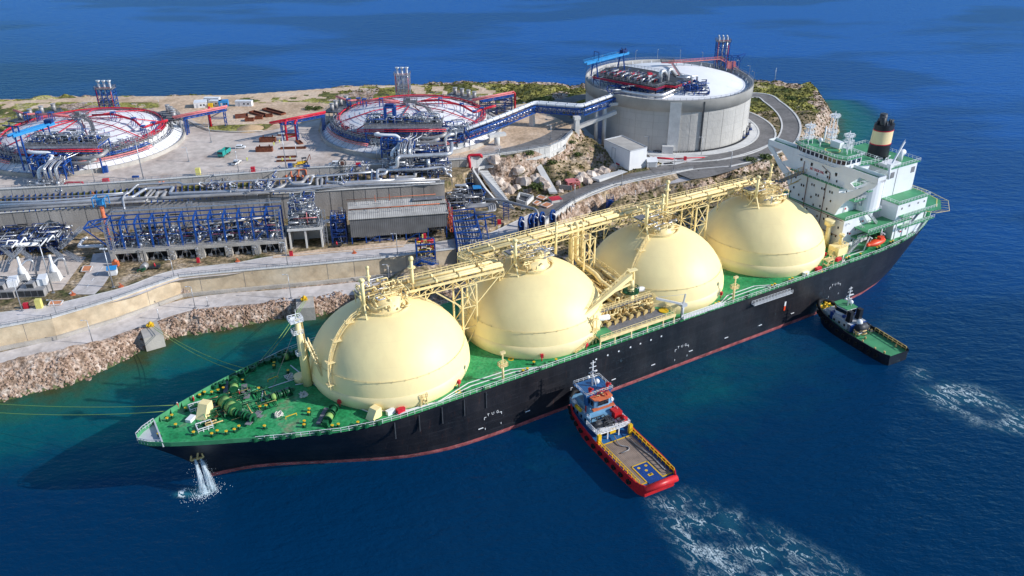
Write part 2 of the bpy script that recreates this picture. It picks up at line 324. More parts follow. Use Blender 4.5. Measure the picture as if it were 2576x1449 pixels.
def dist_poly(X,Y,poly,closed=True):
 D=np.full(X.shape,1e9);n=len(poly)
 for i in range(n if closed else n-1):
  x1,y1=poly[i][:2];x2,y2=poly[(i+1)%n][:2];dx,dy=x2-x1,y2-y1;L=dx*dx+dy*dy+1e-9
  t=np.clip(((X-x1)*dx+(Y-y1)*dy)/L,0,1);D=np.minimum(D,(X-x1-t*dx)**2+(Y-y1-t*dy)**2)
 return np.sqrt(D)
def vnoise(X,Y,s,seed):
 rs=np.random.RandomState(seed);G=rs.rand(64,64);x=X/s;y=Y/s
 xi=np.floor(x).astype(int);yi=np.floor(y).astype(int);fx=x-xi;fy=y-yi;fx=fx*fx*(3-2*fx);fy=fy*fy*(3-2*fy)
 a=G[xi%64,yi%64];b=G[(xi+1)%64,yi%64];c=G[xi%64,(yi+1)%64];d=G[(xi+1)%64,(yi+1)%64]
 return a*(1-fx)*(1-fy)+b*fx*(1-fy)+c*(1-fx)*fy+d*fx*fy-.5
yw_foot=[at(x,y,ZQ)for x,y in[(-330,935),(0,880),(145,852),(207,833),(295,806),(460,745),(561,735),(679,724),(760,717),(961,697),(1149,672),(1165,668)]]
bw_top=[at(x,y,ZR)for x,y in[(-330,572),(0,539),(180,525),(340,513),(560,497),(799,484),(1095,466),(1118,464)]]
sw_top=[at(x,y,ZT)for x,y in[(-330,512),(0,479),(171,470),(336,459),(629,438),(777,425),(960,416),(1184,402)]]
cw_top=[at(x,y,ZT)for x,y in[(1184,402),(1260,390),(1330,381),(1384,372),(1420,356),(1440,336)]]
T1C=(-191.5,369,0);T2C=(-46.8,389,0);T3C=(79.8,428.3,0)
mid_front=yw_foot+[g('F',1700,870,ZP),g('G',560,870,ZP),g('G',760,690,ZP),g('G',900,600,ZP),g('G',1300,430,12),g('G',1900,300,ZY)]
road_up_top=[g('G',1500,350,12.5),g('G',1050,470,12),g('G',760,640,ZP),g('G',560,640,ZP),g('G',230,640,ZP)]
_up=lambda L_,d:[(q[0],q[1]+d,q[2])for q in L_]
poly_plant=_up(yw_foot,1.7)+[g('G',200,1010,ZP),g('G',420,900,ZP),g('G',560,860,ZP),g('G',780,710,ZP),g('G',930,600,ZP),g('G',1300,440,12),g('G',1300,380,12),g('G',800,500,ZP),g('G',300,540,ZP),g('G',180,600,ZP),g('G',60,300,ZP),g('F',1800,230,ZP)]+_up(bw_top,1.9)[::-1]
poly_rack=_up(bw_top,1.9)+[g('F',1830,200,ZR-.5)]+_up(sw_top,1.7)[::-1]
poly_terr=_up(sw_top,1.7)+_up(cw_top[1:],1.5)+[at(x,y,ZT)for x,y in[(1440,318),(1400,295),(1330,262),(1300,240)]]+[(-20,470),(-80,470),(-150,452),(-225,450),(-330,430)]
yard_c=T3C
ctl=[(x,y,z)for x,y,z in[g('G',560,240,19),g('G',300,270,17.5),g('G',100,330,15),g('G',900,40,21.5),g('G',1000,60,21.),g('G',1150,150,17),g('G',1250,230,14),g('G',700,220,19.5),g('G',850,300,15.5),g('G',640,420,12.5),g('G',400,480,11.8),g('G',250,430,13),g('G',1000,400,12),g('G',1100,330,12.4),g('G',450,600,11),g('G',1330,300,13),at(1270,340,23),at(1340,330,22.5),at(1300,300,22.5),at(1370,290,21),at(1450,250,20),at(1350,235,18),at(1200,232,18),at(1000,242,19),at(850,250,20),at(700,265,22),at(560,285,23),at(450,290,23),at(250,275,18),at(100,280,20),at(0,290,20),at(0,330,23),at(-300,330,22),at(1490,330,13),at(1900,230,13),at(1960,220,13),at(2020,250,12),at(1960,300,13),at(2035,300,12),at(2040,350,12),at(1930,390,12),at(1850,430,12),at(2100,400,9),at(1950,440,10),at(1900,480,7),at(2000,450,9),at(1800,460,9),at(1700,520,6),at(1600,580,5),at(700,230,13),at(1480,225,13)]]
gx0,gx1,gy0,gy1,st=-345.,240.,190.,610.,1.3
xs=np.arange(gx0,gx1,st);ys=np.arange(gy0,gy1,st);GX,GY=np.meshgrid(xs,ys)
W_=np.zeros(GX.shape);Hh=np.zeros(GX.shape)
for x,y,z in ctl:
 wt=1/((GX-x)**2+(GY-y)**2+30)**1.6;W_+=wt;Hh+=wt*z
Hh/=W_
Hh+=vnoise(GX,GY,9,1)*2.6+vnoise(GX,GY,3.7,2)*1.5+vnoise(GX,GY,1.9,12)*.7
land=inpoly(GX,GY,coast2);dc=dist_poly(GX,GY,coast2)
dmf=dist_poly(GX,GY,coast_front+coast_mid,False)
rr=vnoise(GX,GY,4,5)*1.0
Zc=np.where(land,np.minimum(Hh,np.minimum(dc*1.25,3.2+dc*.55+np.maximum(0,dmf-24)*2)+rr*1.5),-np.minimum(dc*.5,4)-.3)
Hh=Zc
def seg_road(pts,width,extra=1.4):
 """flatten the ground under a road whose centreline has heights"""
 global Hh
 best=np.full(GX.shape,1e9);Zb=np.zeros(GX.shape)
 for a,b in zip(pts[:-1],pts[1:]):
  dx,dy=b[0]-a[0],b[1]-a[1];L=dx*dx+dy*dy+1e-9;t=np.clip(((GX-a[0])*dx+(GY-a[1])*dy)/L,0,1)
  d=np.sqrt((GX-a[0]-t*dx)**2+(GY-a[1]-t*dy)**2);z=a[2]+t*(b[2]-a[2]);mk=d<best
  best=np.where(mk,d,best);Zb=np.where(mk,z,Zb)
 k=np.clip((best-width/2-extra)/3.0,0,1)
 Hh=np.where(k<1,Zb*(1-k)+Hh*k,Hh)
def smooth(pts,n=8):
 out=[];P=[pts[0]]+list(pts)+[pts[-1]]
 for i in range(1,len(P)-2):
  a,b,c,d=[Vector(p)for p in P[i-1:i+3]]
  for j in range(n):
   t=j/n;out.append(tuple(.5*((2*b)+(c-a)*t+(2*a-5*b+4*c-d)*t*t+(3*b-a-3*c+d)*t**3)))
 out.append(tuple(pts[-1]));return out
quay_c=[at(x,y,ZQ)for x,y in[(-330,985),(0,905),(180,862),(330,812),(460,770),(560,755),(690,745),(880,727),(1000,712),(1149,690),(1230,655),(1300,625)]]+[g('G',960,800,ZQ),g('G',1080,700,ZQ+.4),g('G',1300,560,6),g('G',1600,450,9),g('G',1850,390,11.6),g('G',2050,350,ZY)]
quay_road=smooth(quay_c)
ramp_c=[g('G',2330,240,ZY),g('G',2000,270,ZY),g('G',1700,330,ZY),g('G',1350,400,12.4),g('G',1050,500,11.7),g('G',800,610,ZP+.1),g('G',600,740,ZP),g('G',380,850,ZP),g('G',200,930,ZP),g('F',1800,860,ZP),g('F',1600,900,ZP),g('F',1300,930,ZP),g('F',600,1000,ZP),g('F',0,1045,ZP),g('E',2000,800,ZP),g('E',1500,860,ZP),g('E',1100,1000,ZP),g('E',700,1100,ZP),g('E',300,1190,ZP),g('E',0,1230,ZP),at(-330,850,ZP)]
plant_road=smooth(ramp_c)
ring_c=[at(x,y,z)for x,y,z in[(1258,385,ZT),(1330,368,ZT),(1400,340,ZT),(1425,312,ZT-.3),(1400,290,ZT-1.5),(1380,272,ZT-4),(1420,252,19),(1480,240,17.5)]]
def ring_pts(r,a0,a1,z0,z1,n=40,c=T3C):return[(c[0]+r*math.cos(R_(a0+(a1-a0)*i/n)),c[1]+r*math.sin(R_(a0+(a1-a0)*i/n)),z0+(z1-z0)*i/n)for i in range(n+1)]
terr_road=smooth(ring_c[:-1],6)+[tuple(p)for p in ring_pts(58,150,60,18,ZY+.3,30)]
outer_road=smooth([(T3C[0]+58*math.cos(R_(60)),T3C[1]+58*math.sin(R_(60)),ZY+.3)]+[at(x,y,ZY)for x,y in[(1905,240),(1945,258),(1980,290),(1990,325),(1968,362),(1900,392),(1820,412)]],8)
inner_road=ring_pts(51.5,30,-115,ZY,ZY,60)
flat=inpoly(GX,GY,poly_plant);Hh=np.where(flat,ZP,Hh)
Hh=np.where((dist_poly(GX,GY,[T3C]*2)<55),ZY,Hh)
flat=inpoly(GX,GY,poly_rack);Hh=np.where(flat,ZR,Hh)
flat=inpoly(GX,GY,poly_terr);Hh=np.where(flat,ZT,Hh)
d1=np.sqrt((GX-T1C[0])**2+(GY-T1C[1])**2);d2=np.sqrt((GX-T2C[0])**2+(GY-T2C[1])**2)
Hh=np.where((d1<46)&(GY>T1C[1]-20),ZT,Hh);Hh=np.where((d2<46)&(GY>T2C[1]-20),ZT,Hh)
for rd_,wd in((quay_road,10.),(outer_road,9.),(inner_road,7.5)):seg_road(rd_,wd)
Hr=Hh.copy();seg_road(terr_road,9.)
sel=(~inpoly(GX,GY,poly_terr));Hh=np.where(sel,Hh,Hr)
Hr=Hh.copy();seg_road(plant_road,9.,.8)
sel=dist_poly(GX,GY,[p[:2]for p in plant_road[:72]],False)<9;Hh=np.where(sel&~inpoly(GX,GY,poly_plant),Hh,Hr)
ywp=[(p[0],p[1])for p in yw_foot];lowp=ywp+[(p[0]+2,p[1]-14)for p in yw_foot][::-1]
low=inpoly(GX,GY,lowp)&(dist_poly(GX,GY,ywp,False)<7);Hh=np.where(low,ZQ,Hh)
def hgt(x,y):
 i=(x-gx0)/st;j=(y-gy0)/st;i0=int(min(max(i,0),len(xs)-2));j0=int(min(max(j,0),len(ys)-2));fx=min(max(i-i0,0),1);fy=min(max(j-j0,0),1)
 return float(Hh[j0,i0]*(1-fx)*(1-fy)+Hh[j0,i0+1]*fx*(1-fy)+Hh[j0+1,i0]*(1-fx)*fy+Hh[j0+1,i0+1]*fx*fy)
M['ground']=multi('dry_rocky_ground',[(.075,.085,.03),(.20,.155,.085),(.40,.30,.19),(.58,.48,.38)],.11,.95,.7,.8,pos=[.36,.46,.55,.66],second=(.9,.5,1.3))
M['scrub']=multi('green_scrub_ground',[(.07,.09,.025),(.17,.16,.045),(.34,.32,.07),(.48,.40,.28)],.07,.95,.8,.8,pos=[.38,.48,.57,.68],second=(.8,.45,1.4))
M['rock']=multi('pale_rock',[(.09,.06,.04),(.36,.245,.175),(.52,.40,.32),(.64,.55,.48)],.35,.9,1.0,.6,pos=[.34,.44,.54,.66],second=(1.2,.5,1.25))
M['sand']=multi('sandy_yard',[(.44,.31,.20),(.68,.50,.35),(.74,.60,.47)],.06,.95,.3,.6,second=(.7,.8,1.1))
M['paving']=multi('concrete_paving',[(.42,.33,.27),(.60,.51,.45),(.66,.575,.51),(.70,.61,.55)],.045,.9,.1,.6,pos=[.3,.44,.55,.7],second=(.35,.82,1.08))
M['asphalt']=multi('worn_asphalt',[(.15,.145,.14),(.20,.19,.185),(.25,.235,.23)],.08,.9,.1,1.0,second=(.6,.85,1.1))
M['roadgrey']=multi('pale_worn_road',[(.50,.46,.44),(.61,.565,.545),(.67,.62,.60)],.05,.9,.1,1.0,second=(.4,.88,1.08))
panels('paving',(0,0,R_(8)),7,6,.86,.05,.95);panels('asphalt',(0,0,.3),30,17,.85,.06,.88)
M['bed']=multi('shallow_seabed',[(.02,.04,.02),(.10,.12,.05),(.2,.2,.1)],.2,.9)
nx,ny=len(xs),len(ys);CX=GX[:-1,:-1]+st/2;CY=GY[:-1,:-1]+st/2
gz=(Hh[:-1,:-1]+Hh[1:,:-1]+Hh[:-1,1:]+Hh[1:,1:])/4
sx_=np.abs(Hh[:-1,1:]-Hh[:-1,:-1])+np.abs(Hh[1:,:-1]-Hh[:-1,:-1])
mi=np.zeros(CX.shape,int)
nb=vnoise(CX,CY,14,9)+vnoise(CX,CY,5,10)*.6
mi=np.where(CY>455,1,mi)
mi=np.where((sx_>1.35)&(nb>-.25),2,mi)
cb=dist_poly(CX,CY,coast_front+coast_mid,False);mi=np.where(cb<13+nb*4,2,mi)
cb2=dist_poly(CX,CY,coast_back,False);mi=np.where(cb2<15+nb*8,2,mi)
mi=np.where(inpoly(CX,CY,poly_plant),0,mi);mi=np.where(inpoly(CX,CY,poly_rack),0,mi)
mi=np.where(inpoly(CX,CY,poly_terr),3,mi)
sandp=[at(x,y,ZT)for x,y in[(450,300),(520,283),(700,268),(830,262),(830,296),(760,305),(700,318),(600,322),(470,318)]]
mi=np.where(inpoly(CX,CY,sandp)|(inpoly(CX,CY,[at(x,y,21)for x,y in[(560,282),(640,262),(860,248),(870,285),(600,300)]])),3,mi)
dbk=dist_poly(CX,CY,back_top,False);mi=np.where(dbk<20+nb*22,1,mi);mi=np.where(dbk<5+nb*9,2,mi)
for sp_ in([(-100,250),(0,262),(170,256),(400,258),(400,270),(280,282),(170,298),(100,328),(0,345),(-100,360)],[(560,250),(840,230),(1000,218),(1200,211),(1480,200),(1480,262),(1300,262),(1230,260),(1180,240),(1000,242),(900,250),(840,262),(760,256),(560,262)]):
 band_=inpoly(CX,CY,[at(x,y,ZT)for x,y in sp_]);mi=np.where(band_&(nb>-.12),1,mi);mi=np.where(band_&(nb>.3),2,mi)
mi=np.where(gz<.4,5,mi)
idx=np.arange(nx*ny).reshape(ny,nx)
faces=np.stack([idx[:-1,:-1],idx[:-1,1:],idx[1:,1:],idx[1:,:-1]],-1).reshape(-1,4)
keep=(gz.reshape(-1)>-3.9);faces=faces[keep];fm=mi.reshape(-1)[keep]
used=np.unique(faces);remap=np.full(nx*ny,-1);remap[used]=np.arange(len(used));faces=remap[faces]
V=np.stack([GX.ravel(),GY.ravel(),Hh.ravel()],-1)[used]
me=bpy.data.meshes.new('island_ground');me.from_pydata(V.tolist(),[],faces.tolist())
for m in('ground','scrub','rock','sand','paving','bed'):me.materials.append(M[m])
me.polygons.foreach_set('material_index',fm.astype(int));me.update()
o=bpy.data.objects.new('island_ground',me);col.objects.link(o);tag(o,'rocky island ground with terraces under the gas terminal','ground',kind='structure')
wm=bpy.data.materials.new('sea_water');wm.use_nodes=True;nt=wm.node_tree;b=nt.nodes['Principled BSDF']
at_=nt.nodes.new('ShaderNodeAttribute');at_.attribute_name='shallow'
tc=nt.nodes.new('ShaderNodeTexCoord')
def noise(sc_,d=4,mapping=None,rough=.55):
 n=nt.nodes.new('ShaderNodeTexNoise');n.inputs['Scale'].default_value=sc_;n.inputs['Detail'].default_value=d;n.inputs['Roughness'].default_value=rough
 if mapping:
  mp=nt.nodes.new('ShaderNodeMapping');mp.inputs['Scale'].default_value=mapping[0];mp.inputs['Rotation'].default_value=(0,0,R_(mapping[1]))
  nt.links.new(tc.outputs['Object'],mp.inputs['Vector']);nt.links.new(mp.outputs[0],n.inputs['Vector'])
 else:nt.links.new(tc.outputs['Object'],n.inputs['Vector'])
 return n
ramp=nt.nodes.new('ShaderNodeValToRGB');e=ramp.color_ramp.elements
for i in range(3):e.new(.5)
for i,(p,c)in enumerate([(0,(.0006,.030,.096)),(.3,(.001,.052,.105)),(.6,(.003,.105,.125)),(.85,(.018,.12,.085)),(1,(.06,.075,.03))]):e[i].position=p;e[i].color=(*c,1)
n1=noise(.09,8);mth=nt.nodes.new('ShaderNodeMath');mth.operation='MULTIPLY_ADD';mth.inputs[1].default_value=.55;mth.inputs[2].default_value=-.275
nt.links.new(n1.outputs['Fac'],mth.inputs[0])
m2=nt.nodes.new('ShaderNodeMath');m2.operation='MULTIPLY';nt.links.new(mth.outputs[0],m2.inputs[0])
sq=nt.nodes.new('ShaderNodeMath');sq.operation='GREATER_THAN';sq.inputs[1].default_value=.02;nt.links.new(at_.outputs['Fac'],sq.inputs[0]);nt.links.new(sq.outputs[0],m2.inputs[1])
ad=nt.nodes.new('ShaderNodeMath');ad.operation='ADD';nt.links.new(at_.outputs['Fac'],ad.inputs[0]);nt.links.new(m2.outputs[0],ad.inputs[1]);nt.links.new(ad.outputs[0],ramp.inputs['Fac'])
gm=nt.nodes.new('ShaderNodeNewGeometry');sep=nt.nodes.new('ShaderNodeSeparateXYZ');nt.links.new(gm.outputs['Position'],sep.inputs[0])
dm=nt.nodes.new('ShaderNodeMapRange');dm.inputs[1].default_value=230;dm.inputs[2].default_value=620;dm.interpolation_type='SMOOTHSTEP'
ax_=nt.nodes.new('ShaderNodeMath');ax_.operation='MULTIPLY_ADD';ax_.inputs[1].default_value=.62;nt.links.new(sep.outputs['X'],ax_.inputs[0]);nt.links.new(sep.outputs['Y'],ax_.inputs[2]);nt.links.new(ax_.outputs[0],dm.inputs[0])
ba=noise(.0042,3,((1,2.2,1),8),.5);br=nt.nodes.new('ShaderNodeMapRange');br.inputs[1].default_value=.45;br.inputs[2].default_value=.53;br.inputs[3].default_value=.62;br.inputs[4].default_value=1.0
nt.links.new(ba.outputs['Fac'],br.inputs[0])
far=nt.nodes.new('ShaderNodeVectorMath');far.operation='SCALE';far.inputs[0].default_value=(.007,.088,.39);nt.links.new(br.outputs[0],far.inputs['Scale'])
mx=nt.nodes.new('ShaderNodeMix');mx.data_type='RGBA';nt.links.new(dm.outputs[0],mx.inputs[0]);nt.links.new(ramp.outputs['Color'],mx.inputs[6]);nt.links.new(far.outputs[0],mx.inputs[7])
mx2=nt.nodes.new('ShaderNodeMix');mx2.data_type='RGBA';gt=nt.nodes.new('ShaderNodeMapRange');gt.inputs[1].default_value=.0;gt.inputs[2].default_value=.4
nt.links.new(at_.outputs['Fac'],gt.inputs[0]);nt.links.new(gt.outputs[0],mx2.inputs[0]);nt.links.new(mx.outputs[2],mx2.inputs[6]);nt.links.new(ramp.outputs['Color'],mx2.inputs[7])
nt.links.new(mx2.outputs[2],b.inputs['Base Color'])
em_=nt.nodes.new('ShaderNodeVectorMath');em_.operation='SCALE';em_.inputs['Scale'].default_value=.62;nt.links.new(mx2.outputs[2],em_.inputs[0]);nt.links.new(em_.outputs[0],b.inputs['Base Color']);nt.links.new(mx2.outputs[2],b.inputs['Emission Color']);b.inputs['Emission Strength'].default_value=.30  # water glows faintly in its own colour to lift the ship's shadow
b.inputs['Roughness'].default_value=.9;b.inputs['IOR'].default_value=1.33;b.inputs['Specular IOR Level'].default_value=0
w1=noise(.55,5,((1,1.7,1),25));w2=noise(.12,4,((1,2.2,1),-20));w3=noise(2.2,3,((1,1.5,1),50))
a1=nt.nodes.new('ShaderNodeMath');a1.operation='MULTIPLY_ADD';a1.inputs[1].default_value=2.4;nt.links.new(w2.outputs['Fac'],a1.inputs[0]);nt.links.new(w1.outputs['Fac'],a1.inputs[2])
a2=nt.nodes.new('ShaderNodeMath');a2.operation='MULTIPLY_ADD';a2.inputs[1].default_value=.3;nt.links.new(w3.outputs['Fac'],a2.inputs[0]);nt.links.new(a1.outputs[0],a2.inputs[2])
bp=nt.nodes.new('ShaderNodeBump');bp.inputs['Strength'].default_value=1.0;bp.inputs['Distance'].default_value=.34
nt.links.new(a2.outputs[0],bp.inputs['Height']);nt.links.new(bp.outputs['Normal'],b.inputs['Normal'])
gl=nt.nodes.new('ShaderNodeBsdfGlossy');gl.inputs['Color'].default_value=(.30,.64,1,1);gl.inputs['Roughness'].default_value=.11;nt.links.new(bp.outputs['Normal'],gl.inputs['Normal'])
fr=nt.nodes.new('ShaderNodeFresnel');fr.inputs['IOR'].default_value=1.33;nt.links.new(bp.outputs['Normal'],fr.inputs['Normal']);fm_x=nt.nodes.new('ShaderNodeMapRange');fm_x.inputs[1].default_value=0;fm_x.inputs[2].default_value=.6;fm_x.inputs[3].default_value=.0;fm_x.inputs[4].default_value=.34;nt.links.new(fr.outputs[0],fm_x.inputs[0])
ms=nt.nodes.new('ShaderNodeMixShader');nt.links.new(fm_x.outputs[0],ms.inputs[0]);nt.links.new(b.outputs[0],ms.inputs[1]);nt.links.new(gl.outputs[0],ms.inputs[2]);nt.links.new(ms.outputs[0],nt.nodes['Material Output'].inputs[0])
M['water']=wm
wxs=np.concatenate([[-9000,-3000,-1000,-500],np.arange(-380,420,5.),[500,1000,3000,9000]]);wys=np.concatenate([[-3000,-200,0],np.arange(60,640,5.),[700,900,1400,3000,12000]])
WX,WY=np.meshgrid(wxs,wys);WD=dist_poly(WX,WY,coast2)
ship_side=dist_poly(WX,WY,coast_front+coast_mid,False)
bay=np.exp(-((WX-215)/40)**2-((WY-480)/50)**2)
sh=np.clip(1-WD/(24+40*np.exp(-((WX+85)/70)**2-((WY-190)/60)**2)+14*bay),0,1)
sh=np.where(WY>520,sh*.25,sh);sh=np.where(inpoly(WX,WY,coast2),1,sh)
port=(w2s(0,0)[0],)
SYv=-(WX-SO[0])*math.sin(SY)+(WY-SO[1])*math.cos(SY);SXv=(WX-SO[0])*math.cos(SY)+(WY-SO[1])*math.sin(SY)
teal=np.exp(-((SYv+34)/17)**2)*np.exp(-((SXv-88)/40)**2)*.42;sh=np.maximum(np.where(SYv<-20,0,sh),teal)
nxw,nyw=len(wxs),len(wys);idx=np.arange(nxw*nyw).reshape(nyw,nxw)
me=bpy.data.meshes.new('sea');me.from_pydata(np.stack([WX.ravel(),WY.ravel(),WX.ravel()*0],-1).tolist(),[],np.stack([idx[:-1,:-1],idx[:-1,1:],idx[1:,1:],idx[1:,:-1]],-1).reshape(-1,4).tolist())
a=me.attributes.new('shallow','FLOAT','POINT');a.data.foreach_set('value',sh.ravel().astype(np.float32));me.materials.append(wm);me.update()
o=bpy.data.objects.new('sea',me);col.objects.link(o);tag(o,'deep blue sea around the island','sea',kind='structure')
def strip(name,pts,width,m,dz=.06,kind='structure',off=0,drape=True,label=None,cat=None):
 mb=MB();L=[];
 for i,p in enumerate(pts):
  a=Vector(pts[max(i-1,0)]);c=Vector(pts[min(i+1,len(pts)-1)]);d=(c-a);d.z=0;d.normalize();n=Vector((-d.y,d.x,0))
  for sgn in(-1,1):
   q=Vector(p)+n*(off+sgn*width/2);L.append((q.x,q.y,p[2]+dz))
 mb.add(L,[(2*i,2*i+1,2*i+3,2*i+2)for i in range(len(pts)-1)])
 o=mb.build(name,m);tag(o,label or name.replace('_',' '),cat or 'road',kind=kind);return o
def kerb(name,pts,off,w=.35,h=.14,m='conc_lt'):
 mb=MB();q=[]
 for i,p in enumerate(pts):
  a=Vector(pts[max(i-1,0)]);c=Vector(pts[min(i+1,len(pts)-1)]);d=(c-a);d.z=0;d.normalize();n=Vector((-d.y,d.x,0));q.append(Vector(p)+n*off)
 for a,b_ in zip(q[:-1],q[1:]):mb.bar(a+Vector((0,0,h/2+.05)),b_+Vector((0,0,h/2+.05)),w,h)
 return tag(mb.build(name,m),'pale concrete kerb','kerb',kind='structure')
strip('quay_road',quay_road,9.5,'roadgrey',.06)
strip('plant_road',plant_road,8.5,'roadgrey',.10)
strip('ramp_road',plant_road[:48],8.6,'asphalt',.13)
kerb('kerb',plant_road[48:],-4.5);kerb('kerb',plant_road[:40],4.6,.8)
strip('terrace_road',terr_road,9,'asphalt',.09)
strip('outer_ring_road',outer_road,8.5,'asphalt',.10);kerb('kerb',outer_road,4.6,1.0,.3);kerb('kerb',outer_road,-4.6,.8,.25)
strip('inner_ring_road',inner_road,7.5,'asphalt',.14);kerb('kerb',inner_road,4.1,.9,.3);kerb('kerb',inner_road,-4.2,.9,.3)
def sheet(name,pts,m,dz,label,cat='paving'):
 mb=MB();mb.add([(p[0],p[1],p[2]+dz)for p in pts],[tuple(range(len(pts)))]);return tag(mb.build(name,m),label,cat,kind='structure')
sheet('junction',[at(x,y,ZY)for x,y in[(1622,412),(1690,418),(1760,412),(1850,395),(1940,362),(1965,372),(1905,408),(1835,432),(1780,447),(1740,452),(1700,436),(1650,440)]],'asphalt',.18,'worn asphalt junction beside the big tank','road')
sheet('tank_apron',[(T3C[0]+47.2*math.cos(a*.0628),T3C[1]+47.2*math.sin(a*.0628),ZY)for a in range(100)],'conc_lt',.22,'pale concrete apron round the foot of the big tank')
yard=[at(x,y,ZT)for x,y in[(-330,509),(0,475),(171,466),(336,455),(629,434),(777,421),(960,413),(1180,399),(1270,386),(1250,350),(1180,395),(940,402),(840,370),(800,330),(808,300),(760,310),(690,326),(640,333),(560,328),(520,322),(480,300),(440,290),(330,300),(200,380),(-330,460)]]
sheet('parking_yard',yard,'paving',.05,'pale concrete parking yard between the tanks')
def dash(k,pts,n,w,m='white',dz=.2,z=ZP):
 mb=MB();P=[Vector(g(k,x,y,z))for x,y in pts]
 for a,b_ in zip(P[:-1],P[1:]):
  for i in range(n):
   p=a+(b_-a)*(i+.1)/n;q=a+(b_-a)*(i+.55)/n;mb.bar(p+Vector((0,0,dz)),q+Vector((0,0,dz)),w,.02)
 return tag(mb.build('road_marking',m),'white road marking','road marking',kind='structure')
dash('L',[(1500,600),(1230,950)],4,.3);dash('E',[(700,1050),(400,1130)],4,.25)
side_road=[g('L',x,y,ZP)for x,y in[(1540,400),(1480,600),(1330,850),(1180,1010)]]
strip('side_road',smooth(side_road,5),9,'roadgrey',.14)
sheet('plant_floor',[g('L',x,y,ZP)for x,y in[(-300,1080),(-300,560),(300,480),(900,420),(1250,470),(1180,560),(900,940),(520,990),(120,1080)]],'paving',.12,'pale concrete floor of the pump area')
sheet('gravel_verge',[g('F',x,y,ZP)for x,y in[(-20,990),(420,930),(1240,850),(1200,910),(600,960),(-20,1015)]],'sand',.16,'sandy verge in front of the plant')
ship=T('gas_carrier','black hulled gas carrier ship with four cream domes and green decks','ship',(SO[0],SO[1],0),SY)
ZD=16.3
def interp(t,tab):
 if t<=tab[0][0]:return tab[0][1]
 for(a,b),(c,d)in zip(tab[:-1],tab[1:]):
  if t<=c:return b+(d-b)*(t-a)/(c-a)
 return tab[-1][1]
DKH=[(-66.5,.9),(-64.5,3.2),(-60,6.2),(-55,8.9),(-50,11.3),(-42,14.8),(-37,16.8),(-30,19.2),(-23,21.7),(-15,23.3),(-6,24),(160,24),(176,23.9),(190,22.6),(200,20.6),(208,18.2),(216,15),(224,10.5)]
WLH=[(-52,.1),(-46,1.2),(-42,2.2),(-35,5.2),(-25,10.4),(-17,14.6),(-8,18.9),(-2.8,20.9),(5,22.7),(12,23.6),(22,24),(146,24),(160,23.6),(172,22.6),(184,20),(194,16.5),(203,11.5),(210,6),(215,.2)]
def zdeck(x):return ZD+(1.0*min(1,max(0,(-x-8)/40))if x<-8 else 0)
def hullpt(u,t,side):
 """u 0..1 along, t 0..1 height (t<0 under water)"""
 xd=-66.5+u*290.5;xw=-52+u*267
 tt=max(t,0);x=xw+(xd-xw)*(tt**1.35 if u<.5 else tt**.8)
 bd,bw=interp(xd,DKH),interp(xw,WLH);b=bw+(bd-bw)*(tt**(1.25 if u<.3 else .75))
 if t<0:b*=max(0,1+t*.35)
 zd=zdeck(xd);return(x,side*b,zd*t if t>0 else t*8)
us=[i/12*.12 for i in range(12)]+[.12+i/40*.76 for i in range(41)]+[.88+(i+1)/10*.12 for i in range(10)]
ts=[-.4,0,.07,.2,.35,.5,.65,.8,.9,1]
mb=MB();n=len(us)
for side in(-1,1):
 vs=[hullpt(u,t,side)for t in ts for u in us];fs=[];
 mb.add(vs,[((j+1)*n+i,(j+1)*n+i+1,j*n+i+1,j*n+i)[::side]for j in range(len(ts)-1)for i in range(n-1)],True)
 k=len(mb.m)-(len(ts)-1)*(n-1)
 for j in range(2):
  for i in range(n-1):mb.m[k+j*(n-1)+i]=1
tr=[hullpt(1,t,-1)for t in ts[1:]]+[hullpt(1,t,1)for t in ts[1:]][::-1];mb.add(tr,[tuple(range(len(tr)))])
hull=mb.build('hull',['hull','boot'],ship)
def frame(x,z,side=-1):
 u=(x+66.5)/290.5;t=z/zdeck(x);return abs(hullpt(min(max(u,0),1),t,side)[1])
LET={'T':[((0,1),(1,1)),((.5,1),(.5,0))],'U':[((0,1),(0,.25)),((0,.25),(.3,0)),((.3,0),(.7,0)),((.7,0),(1,.25)),((1,.25),(1,1))],'G':[((1,.85),(.7,1)),((.7,1),(.25,1)),((.25,1),(0,.7)),((0,.7),(0,.3)),((0,.3),(.25,0)),((.25,0),(1,0)),((1,0),(1,.45)),((1,.45),(.55,.45))],'N':[((0,0),(0,1)),((0,1),(1,0)),((1,0),(1,1))],'O':[((.2,0),(.8,0)),((.8,0),(1,.3)),((1,.3),(1,.7)),((1,.7),(.8,1)),((.8,1),(.2,1)),((.2,1),(0,.7)),((0,.7),(0,.3)),((0,.3),(.2,0))],'S':[((1,.9),(.8,1)),((.8,1),(.2,1)),((.2,1),(0,.78)),((0,.78),(.2,.53)),((.2,.53),(.8,.47)),((.8,.47),(1,.22)),((1,.22),(.8,0)),((.8,0),(.2,0)),((.2,0),(0,.1))],'M':[((0,0),(0,1)),((0,1),(.5,.4)),((.5,.4),(1,1)),((1,1),(1,0))],'K':[((0,0),(0,1)),((0,.45),(1,1)),((.25,.55),(1,0))],'I':[((.5,0),(.5,1))],'L':[((0,1),(0,0)),((0,0),(1,0))],'Y':[((0,1),(.5,.5)),((1,1),(.5,.5)),((.5,.5),(.5,0))],'E':[((1,1),(0,1)),((0,1),(0,0)),((0,0),(1,0)),((0,.5),(.8,.5))],'A':[((0,0),(.5,1)),((.5,1),(1,0)),((.2,.35),(.8,.35))]}
